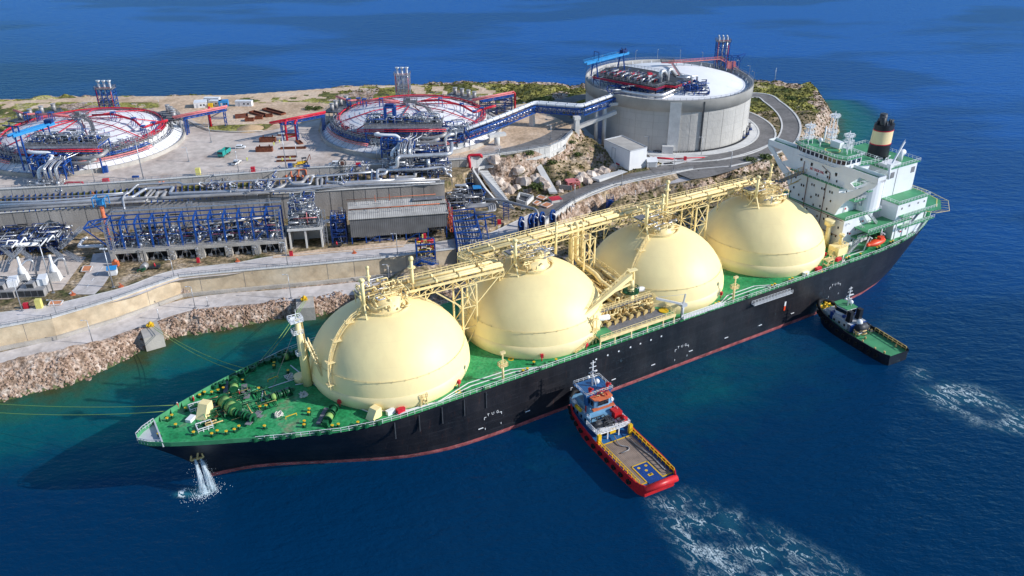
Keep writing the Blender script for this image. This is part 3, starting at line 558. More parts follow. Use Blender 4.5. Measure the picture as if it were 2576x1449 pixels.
def writing(mb,text,p0,du,dv,h,wd=.7,sp=1.25,th=.14):
 du=Vector(du).normalized();dv=Vector(dv).normalized();nn=du.cross(dv);c=Vector(p0)
 for ch in text:
  for a,b in LET.get(ch,[]):
   mb.bar(c+du*a[0]*h*wd+dv*a[1]*h,c+du*b[0]*h*wd+dv*b[1]*h,h*th,h*th)if abs(nn.z)>.5 else mb.bar(c+du*a[0]*h*wd+dv*a[1]*h,c+du*b[0]*h*wd+dv*b[1]*h,h*th,.05)
  c=c+du*h*wd*sp*(.8 if ch==' ' else 1.15)
for px,py in[(gs('I',450,1370,7)),(gs('I',1150,1120,7)),(gs('I',2005,810,7)),(gs('Z',2105,757,7)[:2]+(0,))][:0]or[]:pass
tugs_x=[]
for k,x,y in[('I',455,1352),('I',1160,1108),('I',2015,800),('Z',1938,795),('Z',2424,0)]:
 best=min(((abs(gs(k,x,y,z*.2)[1]+24),z*.2)for z in range(5,80)));tugs_x.append((gs(k,x,y,best[1])[0],best[1]))
tugs_x=tugs_x[:3]+[(154.5,9.5)]
for tx,tz in tugs_x:
 tz=min(tz,9.6);mb=MB()
 for i,ch in enumerate('TUG'):writing(mb,ch,(tx-1.75+i*1.45,-24.12,tz),(1,0,0),(0,0,1),.72,.8,th=.17)
 for sx_,dx in((-2.7,1),(2.7,-1)):
  mb.bz(tx+sx_-.07,tx+sx_+.07,-24.14,-24.08,tz-.9,tz-.05);mb.bz(tx+sx_,tx+sx_+dx*.6,-24.14,-24.08,tz-.2,tz-.05)
 for sx_ in(-2.5,2.5):mb.bz(tx+sx_-.07,tx+sx_+.07,-24.14,-24.08,tz-4.2,tz-3.6)
 mb.build('tug_sign','white',hull)
mb=MB()
for x in(52.9,57,61,65.3,69,73,77):mb.lathe([(0,-24.1),(.32,-24.1)],0,0,10)if 0 else mb.ext([(x+.3*math.cos(a*.8),-24.1,13.7+.3*math.sin(a*.8))for a in range(8)],(0,-.04,0))
for x in range(14,160,15):mb.bz(x,x+1.5,-24.14,-24.06,4.2,4.45)
mb.build('hull_markings','white',hull)
mb=MB()
for x in(-9.6,-3,3.5,10,16.6):mb.bz(x-.14,x+.14,-frame(x,14)-.28,-frame(x,14)+.3,10.5,15.6)
mb.build('fender_bars','dark',hull)
mb=MB();mb.bz(130,130.7,-24.14,-24.05,8.4,10);mb.k=1;mb.bz(130,130.7,-24.14,-24.05,6.7,8.3);mb.build('load_mark',['white','orange_b'],hull)
xa=-54.6;ya=-3.0
mb=MB();mb.bar((xa,ya-.3,9.3),(xa+.6,ya-1.2,12.6),.4);mb.bar((xa-1.5,ya+.1,9.1),(xa+1.5,ya-.7,9.5),.5);mb.bar((xa-1.5,ya+.1,9.1),(xa-1.2,ya-.3,10.6),.35);mb.bar((xa+1.5,ya-.7,9.5),(xa+1.2,ya-1.0,11),.35)
mb.build('anchor','cream_dk',hull)
mb=MB();X=[-65.8+i*3 for i in range(20)]+[x for x in range(-5,224,6)]+[223.8]
P=[]
for x in X:b=interp(x,DKH)-.05;z=zdeck(x)+.02;P+=[(x,-b,z),(x,b,z)]
mb.add(P,[(2*i,2*i+2,2*i+3,2*i+1)for i in range(len(X)-1)]);mb.build('main_deck','gdeck',ship)
mb=MB();L=[(-66.3,0,17.3)]
for x in[-66.2,-65,-63,-60,-55,-50,-46,-42]:
 pass
for side in(-1,1):
 q=[(x,side*interp(x,DKH),zdeck(x))for x in([-66.4,-65.5,-64.5,-62,-60,-55,-50,-46,-42,-37,-31]if side>0 else[-66.4,-65.5,-64.5,-62,-60,-55,-50,-46,-42])]
 for a,b in zip(q[:-1],q[1:]):mb.ext([a,b,(b[0],b[1]+side*.15,b[2]+1.3),(a[0],a[1]+side*.15,a[2]+1.3)],(0,-side*.18,0))
 for i,x in enumerate(range(-60,-32,3)):
  if side>0:y=interp(x,DKH);z=zdeck(x);mb.ext([(x,y-.1,z),(x,y-1.3,z),(x,y-.1,z+1.2)],(.2,0,0))
mb.build('bow_bulwark','gdeck2',ship)
mb=MB();pts=[(-65.3+6.2*0,0,0)]
tipp=[(x,s*interp(x,DKH)*.97,zdeck(x))for x,s in((-61.5,-1),(-64.5,-1),(-66.3,-1),(-66.3,1),(-64.5,1),(-61.5,1))]
mb.add([(p[0],p[1],p[2]+.16)for p in tipp],[tuple(range(6))]);mb.rail([(p[0]-.1,p[1],p[2]+.3)for p in tipp],1.5,.9,.07);mb.bar((-61.5,-5.3,17.8),(-61.5,5.3,17.8),.35,1.2)
mb.build('bow_platform','grey_sheet',ship)
mb=MB()
ex=[-42,-36,-30,-23,-15,-8]+list(range(0,225,8))
mb.rail([(x,-interp(x,DKH)+.15,zdeck(x))for x in ex],1.3,2.2,.045);mb.rail([(x,interp(x,DKH)-.15,zdeck(x))for x in[-31]+ex[2:]],1.3,2.2,.045)
mb.rail([(223.7,-10.4,ZD),(223.7,10.4,ZD)],1.3,2,.06)
mb.build('deck_railing','white',ship)
mb=MB();ww=lambda p:mb.bar((p[0][0],p[0][1],zdeck(p[0][0])+.16),(p[1][0],p[1][1],zdeck(p[1][0])+.16),.28,.12)
for off in(0,1.6):
 ln=[(-8,-21.8+off*.3),(4,-22.6+off*.2),(14,-20.6+off),(27,-20.9+off),(36,-23)]
 for a,b in zip(ln[:-1],ln[1:]):ww((a,b))
 ln=[(100,-23),(108,-20.8+off),(120,-20.6+off),(128,-22.6)]
 for a,b in zip(ln[:-1],ln[1:]):ww((a,b))
 ln=[(158,-22.6),(164,-20+off),(172,-20+off)]
 for a,b in zip(ln[:-1],ln[1:]):ww((a,b))
for q in([(-34,6),(-22,7)],[(-34,6),(-36,1),(-28,1)],[(-24,14),(-22,4),(-20,-6),(-14,-17),(-4,-22)],[(-26,4),(-17,2)],[(-19,4),(-17,-5),(-12,-14)]):
 for a,b in zip(q[:-1],q[1:]):ww((a,b))
mb.build('walkway_lines','white',ship)
SPX=[0,46.3,94.0,141.4];ZC,SR,SH=18.0,22.0,18.2
for i,x in enumerate(SPX):
 mb=MB();zs=[37.0 if 0 else 0]
 prof=[(0.01,ZC+SH)]+[(SR*math.sin(t),ZC+SH*math.cos(t))for t in[R_(a)for a in(4,8,12,16,22,28,34,40,46,52,58,63.5,68.5)]]
 z1=ZC+SH*math.cos(R_(68.5));mb.lathe(prof[::-1],x,0,72);k0=len(mb.f)
 mb.k=0;r1=SR*math.sin(R_(68.5));p2=[(SR*math.sin(R_(a)),ZC+SH*math.cos(R_(a)))for a in(68.5,73,78,82)];mb.lathe([(p2[0][0]+.03,p2[0][1])]+p2[1:],x,0,72)if 0 else mb.lathe(p2[::-1],x,0,72)
 cov=mb.build('tank_cover','cream',ship)
 mb=MB();r2,z2=SR*math.sin(R_(82)),ZC+SH*math.cos(R_(82));mb.lathe([(21.3,ZD),(22.0,18.2),(r2+.07,z2),(r2-.03,z2+.03)],x,0,72);mb.build('cover_skirt','cream_low',cov)
 mb=MB();a_=[R_(v)for v in range(150,400,3)]
 mb.tube([(x+(r1+.25)*math.cos(t),(r1+.25)*math.sin(t),z1)for t in a_],.07,5)
 for t in a_[::3]:mb.bar((x+(r1-.2)*math.cos(t),(r1-.2)*math.sin(t),z1+.1),(x+(r1+.4)*math.cos(t),(r1+.4)*math.sin(t),z1-.2),.1)
 mb.build('seam_pipe','cream_pipe',cov)
 zt=ZC+SH*math.sqrt(1-36/SR**2)+.1;tk=None
 mb=MB();mb.ring(x,0,zt-.5,5.9,6.3,zt+.5,40);mb.lathe([(5.9,zt-.1),(4.6,zt+.45),(4.3,zt+2.6),(0.01,zt+2.9)],x,0,32)
 tk=mb.build('dome_trunk','cream_pipe',ship)
 mb=MB();mb.bz(x-3.5,x+3.6,-1.6,3.6,zt+3.1,zt+3.35);mb.bz(x-6.8,x-2.6,.6,5.6,zt+3.5,zt+3.8);mb.rail([(x-3.5,-1.6,zt+3.3),(x+3.6,-1.6,zt+3.3),(x+3.6,3.6,zt+3.3)],1.1,1.4,.06)
 for dx,dy in((-3.2,-1.4),(3.3,-1.4),(0,-1.4),(-6.4,1),(-6.4,5.2)):mb.bar((x+dx,dy,zt),(x+dx,dy,zt+3.3),.22)
 mb.build('dome_platform','cream_pipe',tk)
 mb=MB();clutter(mb,x-5,x+5,-5,5,zt+.6,zt+3.8,34,(.10,.3),30+i,ks=(0,0,0,1,2),legs=.4);clutter(mb,x-6.5,x+5.5,-3.5,6,zt+2.5,zt+5.4,34,(.1,.26),60+i,ks=(0,0,1,2),legs=.4);mb.build('dome_pipework',['cream_pipe','cream_dk','lagging'],tk)
 mb=MB();mb.bz(x-6.6,x-3,1.4,4.8,zt+4.0,zt+4.12);mb.build('grating_plate','grate',tk)
 mb=MB();mx,my=x-6.6,-1.4;zb=zt-.6
 mb.cyl(mx,my,zb+3,zb+10.2,.5,.5,12);mb.cyl(mx,my,zb+10.2,zb+10.9,.9,.5,12)
 for t in(20,140,260):mb.bar((mx,my,zb+4.0),(mx+2.6*math.cos(R_(t)),my+2.6*math.sin(R_(t)),zb-.6),.34)
 mb.build('vent_mast','cream',ship)
wk=None
def wbridge(name,a,b,w,z,npipes,rp=.42,legs=(),rails=True):
 mb=MB();a=Vector((*a,z));b=Vector((*b,z));d=(b-a).normalized();nrm=Vector((-d.y,d.x,0));L=(b-a).length
 for s in(-w/2,w/2):
  mb.bar(a+nrm*s,b+nrm*s,.32,.7);mb.bar(a+nrm*s-Vector((0,0,2.0)),b+nrm*s-Vector((0,0,2.0)),.25)
 k=max(2,int(L/3.6))
 for i in range(k+1):
  p=a+(b-a)*i/k;mb.bar(p-nrm*w/2,p+nrm*w/2,.28);mb.bar(p-nrm*w/2-Vector((0,0,2)),p+nrm*w/2-Vector((0,0,2)),.2)
  for s in(-w/2,w/2):
   mb.bar(p+nrm*s,p+nrm*s-Vector((0,0,2)),.2)
   if i<k:mb.bar(p+nrm*s-Vector((0,0,2)),a+(b-a)*(i+1)/k+nrm*s,.16)
 wo=w*.22;q0,q1=a+nrm*(w/2-wo/2),b+nrm*(w/2-wo/2);mb.bar(q0+Vector((0,0,.42)),q1+Vector((0,0,.42)),wo,.1)
 o=mb.build(name,'cream_pipe',ship)
 mb=MB();mb.rail([a+nrm*w/2+Vector((0,0,.4)),b+nrm*w/2+Vector((0,0,.4))],1.3,1.8,.07);mb.rail([a+nrm*(w/2-wo)+Vector((0,0,.4)),b+nrm*(w/2-wo)+Vector((0,0,.4))],1.2,2.2,.05);mb.build('walkway_railing','cream_pipe',o)
 mb=MB();sp=(w-wo-.4)/npipes
 for i in range(npipes):
  s=-w/2+.3+sp*(i+.5);r=rp if i%3!=2 else rp*.5
  mb.tube([a+nrm*s+Vector((0,0,r+.45)),b+nrm*s+Vector((0,0,r+.45))],r,10)
  for j in range(int(L/7)+1):
   p=a+d*(2+j*7)+nrm*s+Vector((0,0,r+.45));mb.k=1 if(j+i)%3==0 else 0
   if 2+j*7<L:mb.tube([p-d*.3,p+d*.3],r*1.35,10)
   mb.k=0
 mb.build('walkway_pipes',['cream_pipe','cream_dk'],o);return o
zw=37.4
b1=wbridge('dome_walkway',(6.5,3.4),(36,1.6),6.2,zw,4,.5)
b2=wbridge('dome_walkway',(33.5,1),(31,12.5),6,zw+.1,3,.3)
b3=wbridge('dome_walkway',(30,12.0),(86,12.6),5.6,zw,4,.48)
b4=wbridge('dome_walkway',(86,12.2),(147,10.4),5.2,zw,4,.42)
mb=MB()
def trestle(x,y,zt_,zb_,w=5,dx=3.5,side=True):
 a=[(x-dx/2,y-w/2),(x+dx/2,y-w/2),(x+dx/2,y+w/2),(x-dx/2,y+w/2)]
 for p in a:mb.bar((p[0],p[1],zb_),(p[0],p[1],zt_),.42)
 n_=max(1,int((zt_-zb_)/5))
 for i in range(n_):
  z0,z1_=zb_+(zt_-zb_)*i/n_,zb_+(zt_-zb_)*(i+1)/n_
  for j in range(4):
   p,q=a[j],a[(j+1)%4];mb.bar((p[0],p[1],z0),(q[0],q[1],z1_),.2);mb.bar((p[0],p[1],z1_),(q[0],q[1],z1_),.22)
trestle(23.6,-.5,36.3,ZD,5.5,4.5);trestle(70,8,36.3,ZD,8,4);trestle(117.5,9,36.3,ZD,7,5)
for x,y0,z0 in((12,.5,33.4),(35,-.5,33.0),(58,10,31.5),(80,10,31.5),(106,9.5,31),(128,9,31)):
 mb.bar((x,y0,z0),(x,y0,36.3),.28);mb.bar((x,y0+4,z0-1.5),(x,y0+4,36.3),.28);mb.bar((x,y0,z0),(x+2.5,y0,36.3),.2)
mb.bar((23.6-2.2,-3.2,30),(14,-2,36.3),.3);mb.bar((23.6+2.2,-3.2,30),(33,-3,36.3),.3)
mb.build('walkway_trestle','cream_pipe',ship)
mb=MB()
for x,y,h,r in((9,2,9,.5),(-2,6,7.5,.35),(104,8.6,9.5,.5),(49.8+6.5,2.5,8,.4),(100.5-3,3,8,.45),(150,7,7,.4)):
 mb.cyl(x,y,35.5,37+h,r,r*.9,10);mb.sph(x,y,37.2+h,r*1.5,n=8,h=5);mb.ring(x,y,34.5+h,r,r*2.2,34.7+h,10)
mb.build('pipe_mast','cream',ship)
mb=MB()
for sx0,aa in((0,218),(94,205)):
 pr_=[]
 for t in range(20,86,5):
  a=R_(aa);pr_.append((sx0+SR*math.sin(R_(t))*math.cos(a),SR*math.sin(R_(t))*math.sin(a),ZC+SH*math.cos(R_(t))))
 if sx0==0:
  pr_=[]
  for t in range(18,84,4):
   a=R_(182+(t-18)*.35);pr_.append((sx0+(SR+.3)*math.sin(R_(t))*math.cos(a),(SR+.3)*math.sin(R_(t))*math.sin(a),ZC+(SH+.3)*math.cos(R_(t))))
 for p,q in zip(pr_[:-1],pr_[1:]):mb.bar((p[0],p[1],p[2]+.3),(q[0],q[1],q[2]+.3),1.0,.12)
 mb.rail([(p[0]-.5,p[1]-.5,p[2]+.3)for p in pr_],1.2,1.2,.06);mb.rail([(p[0]+.4,p[1]+.5,p[2]+.3)for p in pr_],1.2,1.2,.06)
 for p in pr_[3::4]:mb.box(p[0],p[1],p[2]+.5,2.2,2.2,.15)
mb.build('dome_stairs','cream_pipe',ship)
mb=MB();mb.bar((-19.5,-7.5,17),(-22.0,1.5,30.5),1.1,.14);mb.rail([(-19.9,-7.6,17),(-22.4,1.4,30.5)],1,1.1,.06);mb.rail([(-19.1,-7.4,17),(-21.6,1.6,30.5)],1,1.1,.06);mb.build('dome_ladder','cream_pipe',ship)
mb=MB()
for o_,r,z_ in((0,.75,35.5),(2.2,.55,34.6),(-2.0,.5,34.0)):
 mb.pipe([(69.5+o_,11.5,38.8),(69.5+o_,10.4,38.8),(69.5+o_,10.2,z_-8.8),(69.5+o_,-.5,z_-9.3),(69.5+o_*.8,-2.5,z_-10.4),(69.5+o_*.8,-13.2,z_-11.2),(69.5+o_*.8,-14.4,19)],r,12,1.6)
mb.pipe([(66.4,11,28),(66.4,2,24.6),(66.8,-8,23.6),(66.8,-14,22.6),(66,-14.5,18)],.5,10)
mb.build('crossover_pipe','cream_pipe',ship)
mb=MB();clutter(mb,66,74,-15,8,18,25.5,80,(.12,.32),51,ks=(0,0,1),legs=.2);mb.rail([(73.6,6,27.3),(73.6,-4,27),(73.6,-12,25.4),(73.6,-14,25.4)],1.2,1.5,.06);mb.bar((72.9,6,27.3),(72.9,-12,25.6),1.2,.15)
for x in(66.5,73):mb.bar((x,-14,ZD),(x,-14,24),.5);mb.bar((x,-3,ZD),(x,-3,24.5),.5);mb.bar((x,8,ZD),(x,8,36),.5);mb.bar((x,-14,23.6),(x,8,24.4),.35)
mb.build('crossover_pipework',['cream_pipe','cream_dk'],ship)
mp=None
mb=MB();mb.bz(54.5,82.5,-23.6,-23.1,18.6,19.5);mb.bz(54.5,82.5,-17,-16.7,18.8,19.4)
for x in(54.8,60,66,72,78,82.2):mb.bz(x-.2,x+.2,-23.5,-16.8,18.9,19.3);mb.bar((x,-23.2,ZD),(x,-23.2,19),.35);mb.bar((x,-17,ZD),(x,-17,19),.35)
mp=mb.build('manifold_platform','cream_pipe',ship)
mb=MB();mb.bz(60,79.5,-23,-16.9,19.32,19.45);mb.build('grating','grate',mp)
mb=MB();mb.bz(54.7,60,-23,-18,19.32,19.45);mb.bz(79.5,82.3,-23,-17,19.32,19.45);mb.build('green_end_plate','gdeck2',mp)
mb=MB();mb.rail([(54.6,-23.5,19.45),(82.4,-23.5,19.45),(82.4,-17.2,19.45)],1.2,1.8,.06);mb.build('railing','cream_pipe',mp)
mb=MB();mb.cyl(80.6,-20.2,19.5,19.75,1.5,n=20);mb.build('yellow_disc','yellow',mp)
mb=MB()
for i,x in enumerate((60.5,63.2,65.9,68.6,71.3,74,76.7)):
 mb.tube([(x,-13.5,20.9),(x,-19.4,20.9)],.42,10);mb.tube([(x,-19.4,20.9),(x,-19.8,20.9)],.75,12);mb.tube([(x,-16.2,20.2),(x,-16.2,22.6)],.3,8);mb.tube([(x,-17.4,20.9),(x,-17.0,20.9)],.68,10);mb.bar((x,-19,19.4),(x,-19,20.6),.4)
mb.build('loading_manifold','cream_dk',mp)
mb=MB();clutter(mb,58,79,-17,-12.5,19.8,23,70,(.1,.28),61,ks=(0,0,1),legs=.5);mb.build('manifold_pipework',['cream_pipe','cream_dk'],mp)
mb=MB();mb.bz(58,79,-16.4,-15.2,23.2,23.35);mb.k=1;mb.rail([(58,-16.4,23.3),(79,-16.4,23.3),(82,-17,19.8)],1.1,1.5,.06);mb.rail([(58,-15.2,23.3),(79,-15.2,23.3)],1.1,1.5,.06)
for x in range(58,80,4):mb.bar((x,-16.4,19.4),(x,-16.4,23.2),.25);mb.bar((x,-15.2,19.4),(x,-15.2,23.2),.25)
mb.build('manifold_catwalk',['grate','cream_pipe'],mp)
mb=MB();mb.pipe([(57,-14,18.5),(57,-14,22.0),(57.5,-17,22.0),(62,-17.3,21.6)],.85,12,1.4);mb.pipe([(75.5,-12,18.5),(75.5,-12.3,24.5),(80.5,-13,24),(80.5,-15.2,22.5)],.85,12,1.4);mb.build('white_pipe_bend','white',mp)
hx,hy=72.0,-14.6
mb=MB();mb.cyl(hx,hy,ZD,27.5,1.15,.95,16);hc=mb.build('hose_crane','cream_pipe',ship)
mb=MB();mb.ring(hx,hy,26.0,1.0,2.5,26.3,20);mb.rail([(hx+2.4*math.cos(R_(a)),hy+2.4*math.sin(R_(a)),26.3)for a in range(0,361,30)],1.2,1.3,.07);mb.build('crane_gallery','gdark',hc)
mb=MB();mb.cyl(hx,hy,27.5,30,1.0,.8,14);mb.bar((hx-.8,hy,29.8),(hx-.8,hy,33),.4);mb.bar((hx+1,hy,29.8),(hx+.6,hy,33),.4);mb.box(hx,hy,33.1,3.2,1.5,.3)
tipc=Vector((52.0,-18.5,25.8));root=Vector((hx-1,hy-.6,32));mb.add([tuple(v)for v in(root+Vector((0,-.9,.8)),root+Vector((0,.9,.8)),root+Vector((0,.9,-.9)),root+Vector((0,-.9,-.9)),tipc+Vector((0,-.35,.3)),tipc+Vector((0,.35,.3)),tipc+Vector((0,.35,-.3)),tipc+Vector((0,-.35,-.3)))],[(0,1,5,4),(1,2,6,5),(2,3,7,6),(3,0,4,7),(3,2,1,0),(4,5,6,7)])
mb.rail([root+Vector((0,.9,.8)),tipc+Vector((0,.4,.3))],.9,2,.05);mb.bar(root+Vector((0,0,-3)),root*.6+tipc*.4+Vector((0,0,-.6)),.4);mb.build('crane_jib','cream',hc)
mb=MB();mb.bar((54.2,-20.3,ZD),(54.2,-20.3,26),.35);mb.bar((55.4,-20.3,ZD),(55.4,-20.3,25.5),.25);mb.box(54.8,-20.3,21,2.6,1.6,.2);mb.box(54.8,-20.3,24.4,2,1.2,.2);mb.rail([(53.5,-21.1,21),(56,-21.1,21)],1,1,.05)
mb.build('crane_rest','cream_pipe',ship)
mb=MB();mb.bar((47,-21.6,16.6),(53.8,-21.6,19.6),1.0,.15);mb.rail([(47,-22.1,16.6),(53.8,-22.1,19.6)],1,1.2,.06);mb.build('manifold_stairs','cream_pipe',ship)
mb=MB();sx1,sy1=86.3,-22.2;mb.cyl(sx1,sy1,ZD,20.5,.55,.5,12);mb.box(sx1,sy1,20.9,2,1.8,.9);mb.bar((sx1,sy1,21),(sx1+.6,sy1,24.4),.35);mb.bar((sx1-.5,sy1,21.3),(sx1-9,sy1+2.2,24.6),.6,.55);mb.bar((sx1+.5,sy1,24.3),(sx1-9,sy1+2.2,25.0),.07);mb.build('provision_crane','grey_sheet',ship)
mb=MB()
for(x,y,s)in((82.8,-18,3),(152,-21.5,3.2),(3,-20,1.5),(-.5,-21.5,2)):
 mb.box(x,y,ZD+2.6,s,s*.7,.2)
 for a,b in((-1,-1),(1,-1),(1,1),(-1,1)):mb.bar((x+a*s/2.2,y+b*s/3.2,ZD),(x+a*s/2.2,y+b*s/3.2,ZD+2.6),.2)
 mb.rail([(x-s/2,y-s*.35,ZD+2.7),(x+s/2,y-s*.35,ZD+2.7),(x+s/2,y+s*.35,ZD+2.7)],1.1,1,.06);clutter(mb,x-s/2,x+s/2,y-s/3,y+s/3,ZD+.6,ZD+3.6,8,(.1,.22),int(x)+90,ks=(0,1),legs=.4)
mb.build('valve_platform',['cream_pipe','cream_dk'],ship)
for x,y,h in((22.6,-22.9,9),(107,-22.7,8.5)):
 mb=MB();mb.cyl(x,y,ZD,ZD+h*.55,.38,.3,8);mb.box(x,y,ZD+h*.55,2.2,1.6,.2);mb.rail([(x-1.1,y-.8,ZD+h*.55),(x+1.1,y-.8,ZD+h*.55),(x+1.1,y+.8,ZD+h*.55),(x-1.1,y+.8,ZD+h*.55),(x-1.1,y-.8,ZD+h*.55)],1.1,1,.06);mb.bar((x,y,ZD+h*.5),(x,y,ZD+h),.3);mb.box(x,y,ZD+h,1.4,.8,.6);mb.build('deck_light_post','cream_pipe',ship)
def bollard(x,y,z,two=True,rz=0):
 for d in((-.75,.75)if two else(0,)):
  bx,by=x+d*math.cos(rz),y+d*math.sin(rz);mb.k=0;mb.cyl(bx,by,z,z+.9,.32,.3,10);mb.k=1;mb.cyl(bx,by,z+.9,z+1.05,.40,.40,10)
 mb.k=0;mb.box(x,y,z+.06,2.3 if two else 1.3,1.0,.1,rz)
BL=[(gs('H',x,y,17.3)[:2],t,r)for x,y,t,r in[(290,850,1,.5),(445,950,0,0),(395,795,0,0),(580,950,1,.3),(655,945,0,0),(722,920,1,.5),(900,905,0,0),(1155,880,1,1.2),(1185,800,1,1.2),(1355,890,1,-.2),(890,775,1,-.3),(620,668,1,.2),(562,690,0,0),(500,700,1,.4),(760,605,0,0),(855,670,1,.9),(960,500,1,1.2),(1050,540,0,0),(220,960,0,0),(330,900,0,0),(1500,870,0,0)]]
for i,((x,y),t,r)in enumerate(BL):
 mb=MB();bollard(x,y,zdeck(x),t,r);mb.build('bollard',['gdark','yellow'],ship)
for x,y,t in((30,-22.4,1),(40,-22.6,0),(34,-20.5,0),(10,-19,0),(98,-22.6,0),(101,-22.0,1),(110,-20,0),(125,-22.5,1),(133,-22.6,1),(140,-22.7,0),(162,-21.5,1),(168,-22,0),(178,-21.5,1),(186,-21,1),(200,-17,1),(212,-13,1)):
 mb=MB();bollard(x,y,ZD,t,.1);mb.build('bollard',['gdark','yellow'],ship)
def winch(x,y,rz,L=6,nd=3,r=1.1,plat=True,names='mooring_winch',z0=None):
 z=z0 or zdeck(x);mb=MB();mb.T=Matrix.Translation((x,y,z))@Matrix.Rotation(rz,4,'Z')
 mb.tube([(-L/2,0,1.3),(L/2,0,1.3)],.25,8);mb.bz(-L/2,L/2,-.7,.7,0,.3)
 for i in range(nd):
  c=-L/2+L*(i+.5)/nd;hw=L/nd*.36
  mb.tube([(c-hw,0,1.3),(c+hw,0,1.3)],r*.62,14)
  for e_ in(-hw,hw):mb.tube([(c+e_-.08,0,1.3),(c+e_+.08,0,1.3)],r,16)
  mb.bz(c+hw+.12,c+hw+.4,-.6,.6,0,1.4)
 mb.tube([(L/2,0,1.3),(L/2+.7,0,1.3)],.55,12);mb.box(-L/2-.5,.2,.9,1.2,1.3,1.6)
 o=mb.build(names,'gdark',ship)
 if plat:
  m2_=MB();m2_.T=mb.T;m2_.bz(-L/2-.5,L/2+.5,1.6,2.8,.5,.62);m2_.build('winch_step','grate',o)
 m3=MB();m3.T=mb.T
 c=-L/2+L*.5/nd;m3.tube([(c-L/nd*.28,0,1.3),(c+L/nd*.28,0,1.3)],r*.8,14);m3.build('rope_drum','rope',o)
 return o
w1=gs('H',655,760,17.8);w2=gs('H',745,815,17.8);w3=gs('H',690,665,17.8)
winch(w1[0],w1[1],1.9,5,1,2.0,True,'anchor_windlass');winch(w2[0],w2[1]-1.2,-1.0,8,3,1.3,True);winch(w3[0]+1,w3[1]+1.5,1.3,6,2,1.3,True);winch(*gs('H',1005,700,17.5)[:2],.1,6,3,1.1);winch(*gs('H',1325,825,17.5)[:2],.9,6,2,1.25);winch(*gs('H',1080,445,17.2)[:2],.1,6,3,1.2)
winch(183,-17.5,.1,6,3,1.2);winch(187.5,-15,.1,5,2,1.2);winch(213,-5,1.5,6,3,1.2);winch(212,6,1.5,6,3,1.2);winch(205,-15,.6,4,2,1.0)
w1b=gs('H',690,790,17.8);winch(w1b[0],w1b[1],1.9,4,1,2.1,False,'anchor_windlass')
mb=MB();wc=gs('H',720,760,17.5);clutter(mb,wc[0]-9,wc[0]+9,wc[1]-6,wc[1]+6,17.1,18.7,60,(.05,.16),77,ks=(0,0,1,2),legs=.5);mb.build('foredeck_fittings',['gdark','gdeck2','cream_dk'],ship)
for q_,L_q,rz_q in(((790,690),5,1.2),((830,850),6,.75),((770,660),4,1.3)):
 p=gs('H',*q_,17.4);mb=MB();mb.box(p[0],p[1],17.9,L_q,1.5,.14,rz_q);mb.build('grey_walkway','grate',ship)
mb=MB()
for i in range(26):
 x=-6+i*8.6;y=-interp(x,DKH)+1.0+(i%3)*.5;mb.k=i%2;mb.cyl(x,y,ZD,ZD+.7,.22,.16,7);mb.box(x+.5,y+.3,ZD+.2,.6,.3,.4)
mb.build('side_deck_vent',['gdark','gdeck2'],ship)
mb=MB()
for a,b in((gs('H',640,715,18),gs('H',520,750,17.5)),(gs('H',650,790,18),gs('H',550,860,17.5))):
 N_=14
 for i in range(N_):
  p=Vector((a[0]+(b[0]-a[0])*i/N_,a[1]+(b[1]-a[1])*i/N_,18.2-.6*i/N_));q=Vector((a[0]+(b[0]-a[0])*(i+.8)/N_,a[1]+(b[1]-a[1])*(i+.8)/N_,18.2-.6*(i+.8)/N_));mb.bar(p,q,.4 if i%2 else .2,.2 if i%2 else .4)
mb.build('anchor_chain','rust',ship)
mb=MB()
for k_,xx,yy in(('H',510,900),('H',560,870),('H',470,775)):
 p=gs(k_,xx,yy,17.4);mb.ring(p[0],p[1],17.3,.8,1.3,18.1,14)
mb.build('hawse_fitting','gdark',ship)
for q in((515,905),(465,780)):
 p=gs('H',*q,17.4);mb=MB();mb.rail([(p[0]-1.8,p[1]-1.3,17.3),(p[0]+1.8,p[1]-1.3,17.3),(p[0]+1.8,p[1]+1.3,17.3),(p[0]-1.8,p[1]+1.3,17.3),(p[0]-1.8,p[1]-1.3,17.3)],1.2,1.3,.08);mb.build('opening_guard','white',ship)
def house(x,y,rz,L,Wd,H_,nm='vent_house',m='cream'):
 mb=MB();mb.T=Matrix.Translation((x,y,zdeck(x)))@Matrix.Rotation(rz,4,'Z')
 mb.ext([(-L/2,-Wd/2,0),(L/2,-Wd/2,0),(L/2,-Wd/2,H_),(0,-Wd/2,H_)],(0,Wd,0));return mb.build(nm,m,ship)
p=gs('H',505,815,17.8);house(p[0]+.3,p[1],.75,4.2,2.6,3.4);mb=MB();q=gs('H',425,850,17.5);mb.box(q[0],q[1],17.7,2.4,1.5,.9,.75);mb.build('hatch_cover','white',ship)
p=gs('H',1600,815,17.5);house(p[0],p[1],.4,3.6,2.4,2.6)
for q,m_ in(((1710,800),'white'),((1775,790),'red')):
 p=gs('H',*q,17);mb=MB();mb.box(p[0],p[1],zdeck(p[0])+.6,2.2,1.1,1.2,.2);mb.box(p[0],p[1],zdeck(p[0])+1.25,2.3,1.2,.1,.2);mb.build('deck_box',m_,ship)
for x,y,m_ in((140.5,-22.2,'white'),(146.8,-22.0,'red'),(158.5,-20.5,'red')):
 mb=MB();mb.box(x,y,ZD+.55,2.4,1.0,1.1,.1);mb.box(x,y,ZD+1.15,2.5,1.1,.1,.1);mb.build('deck_box',m_,ship)
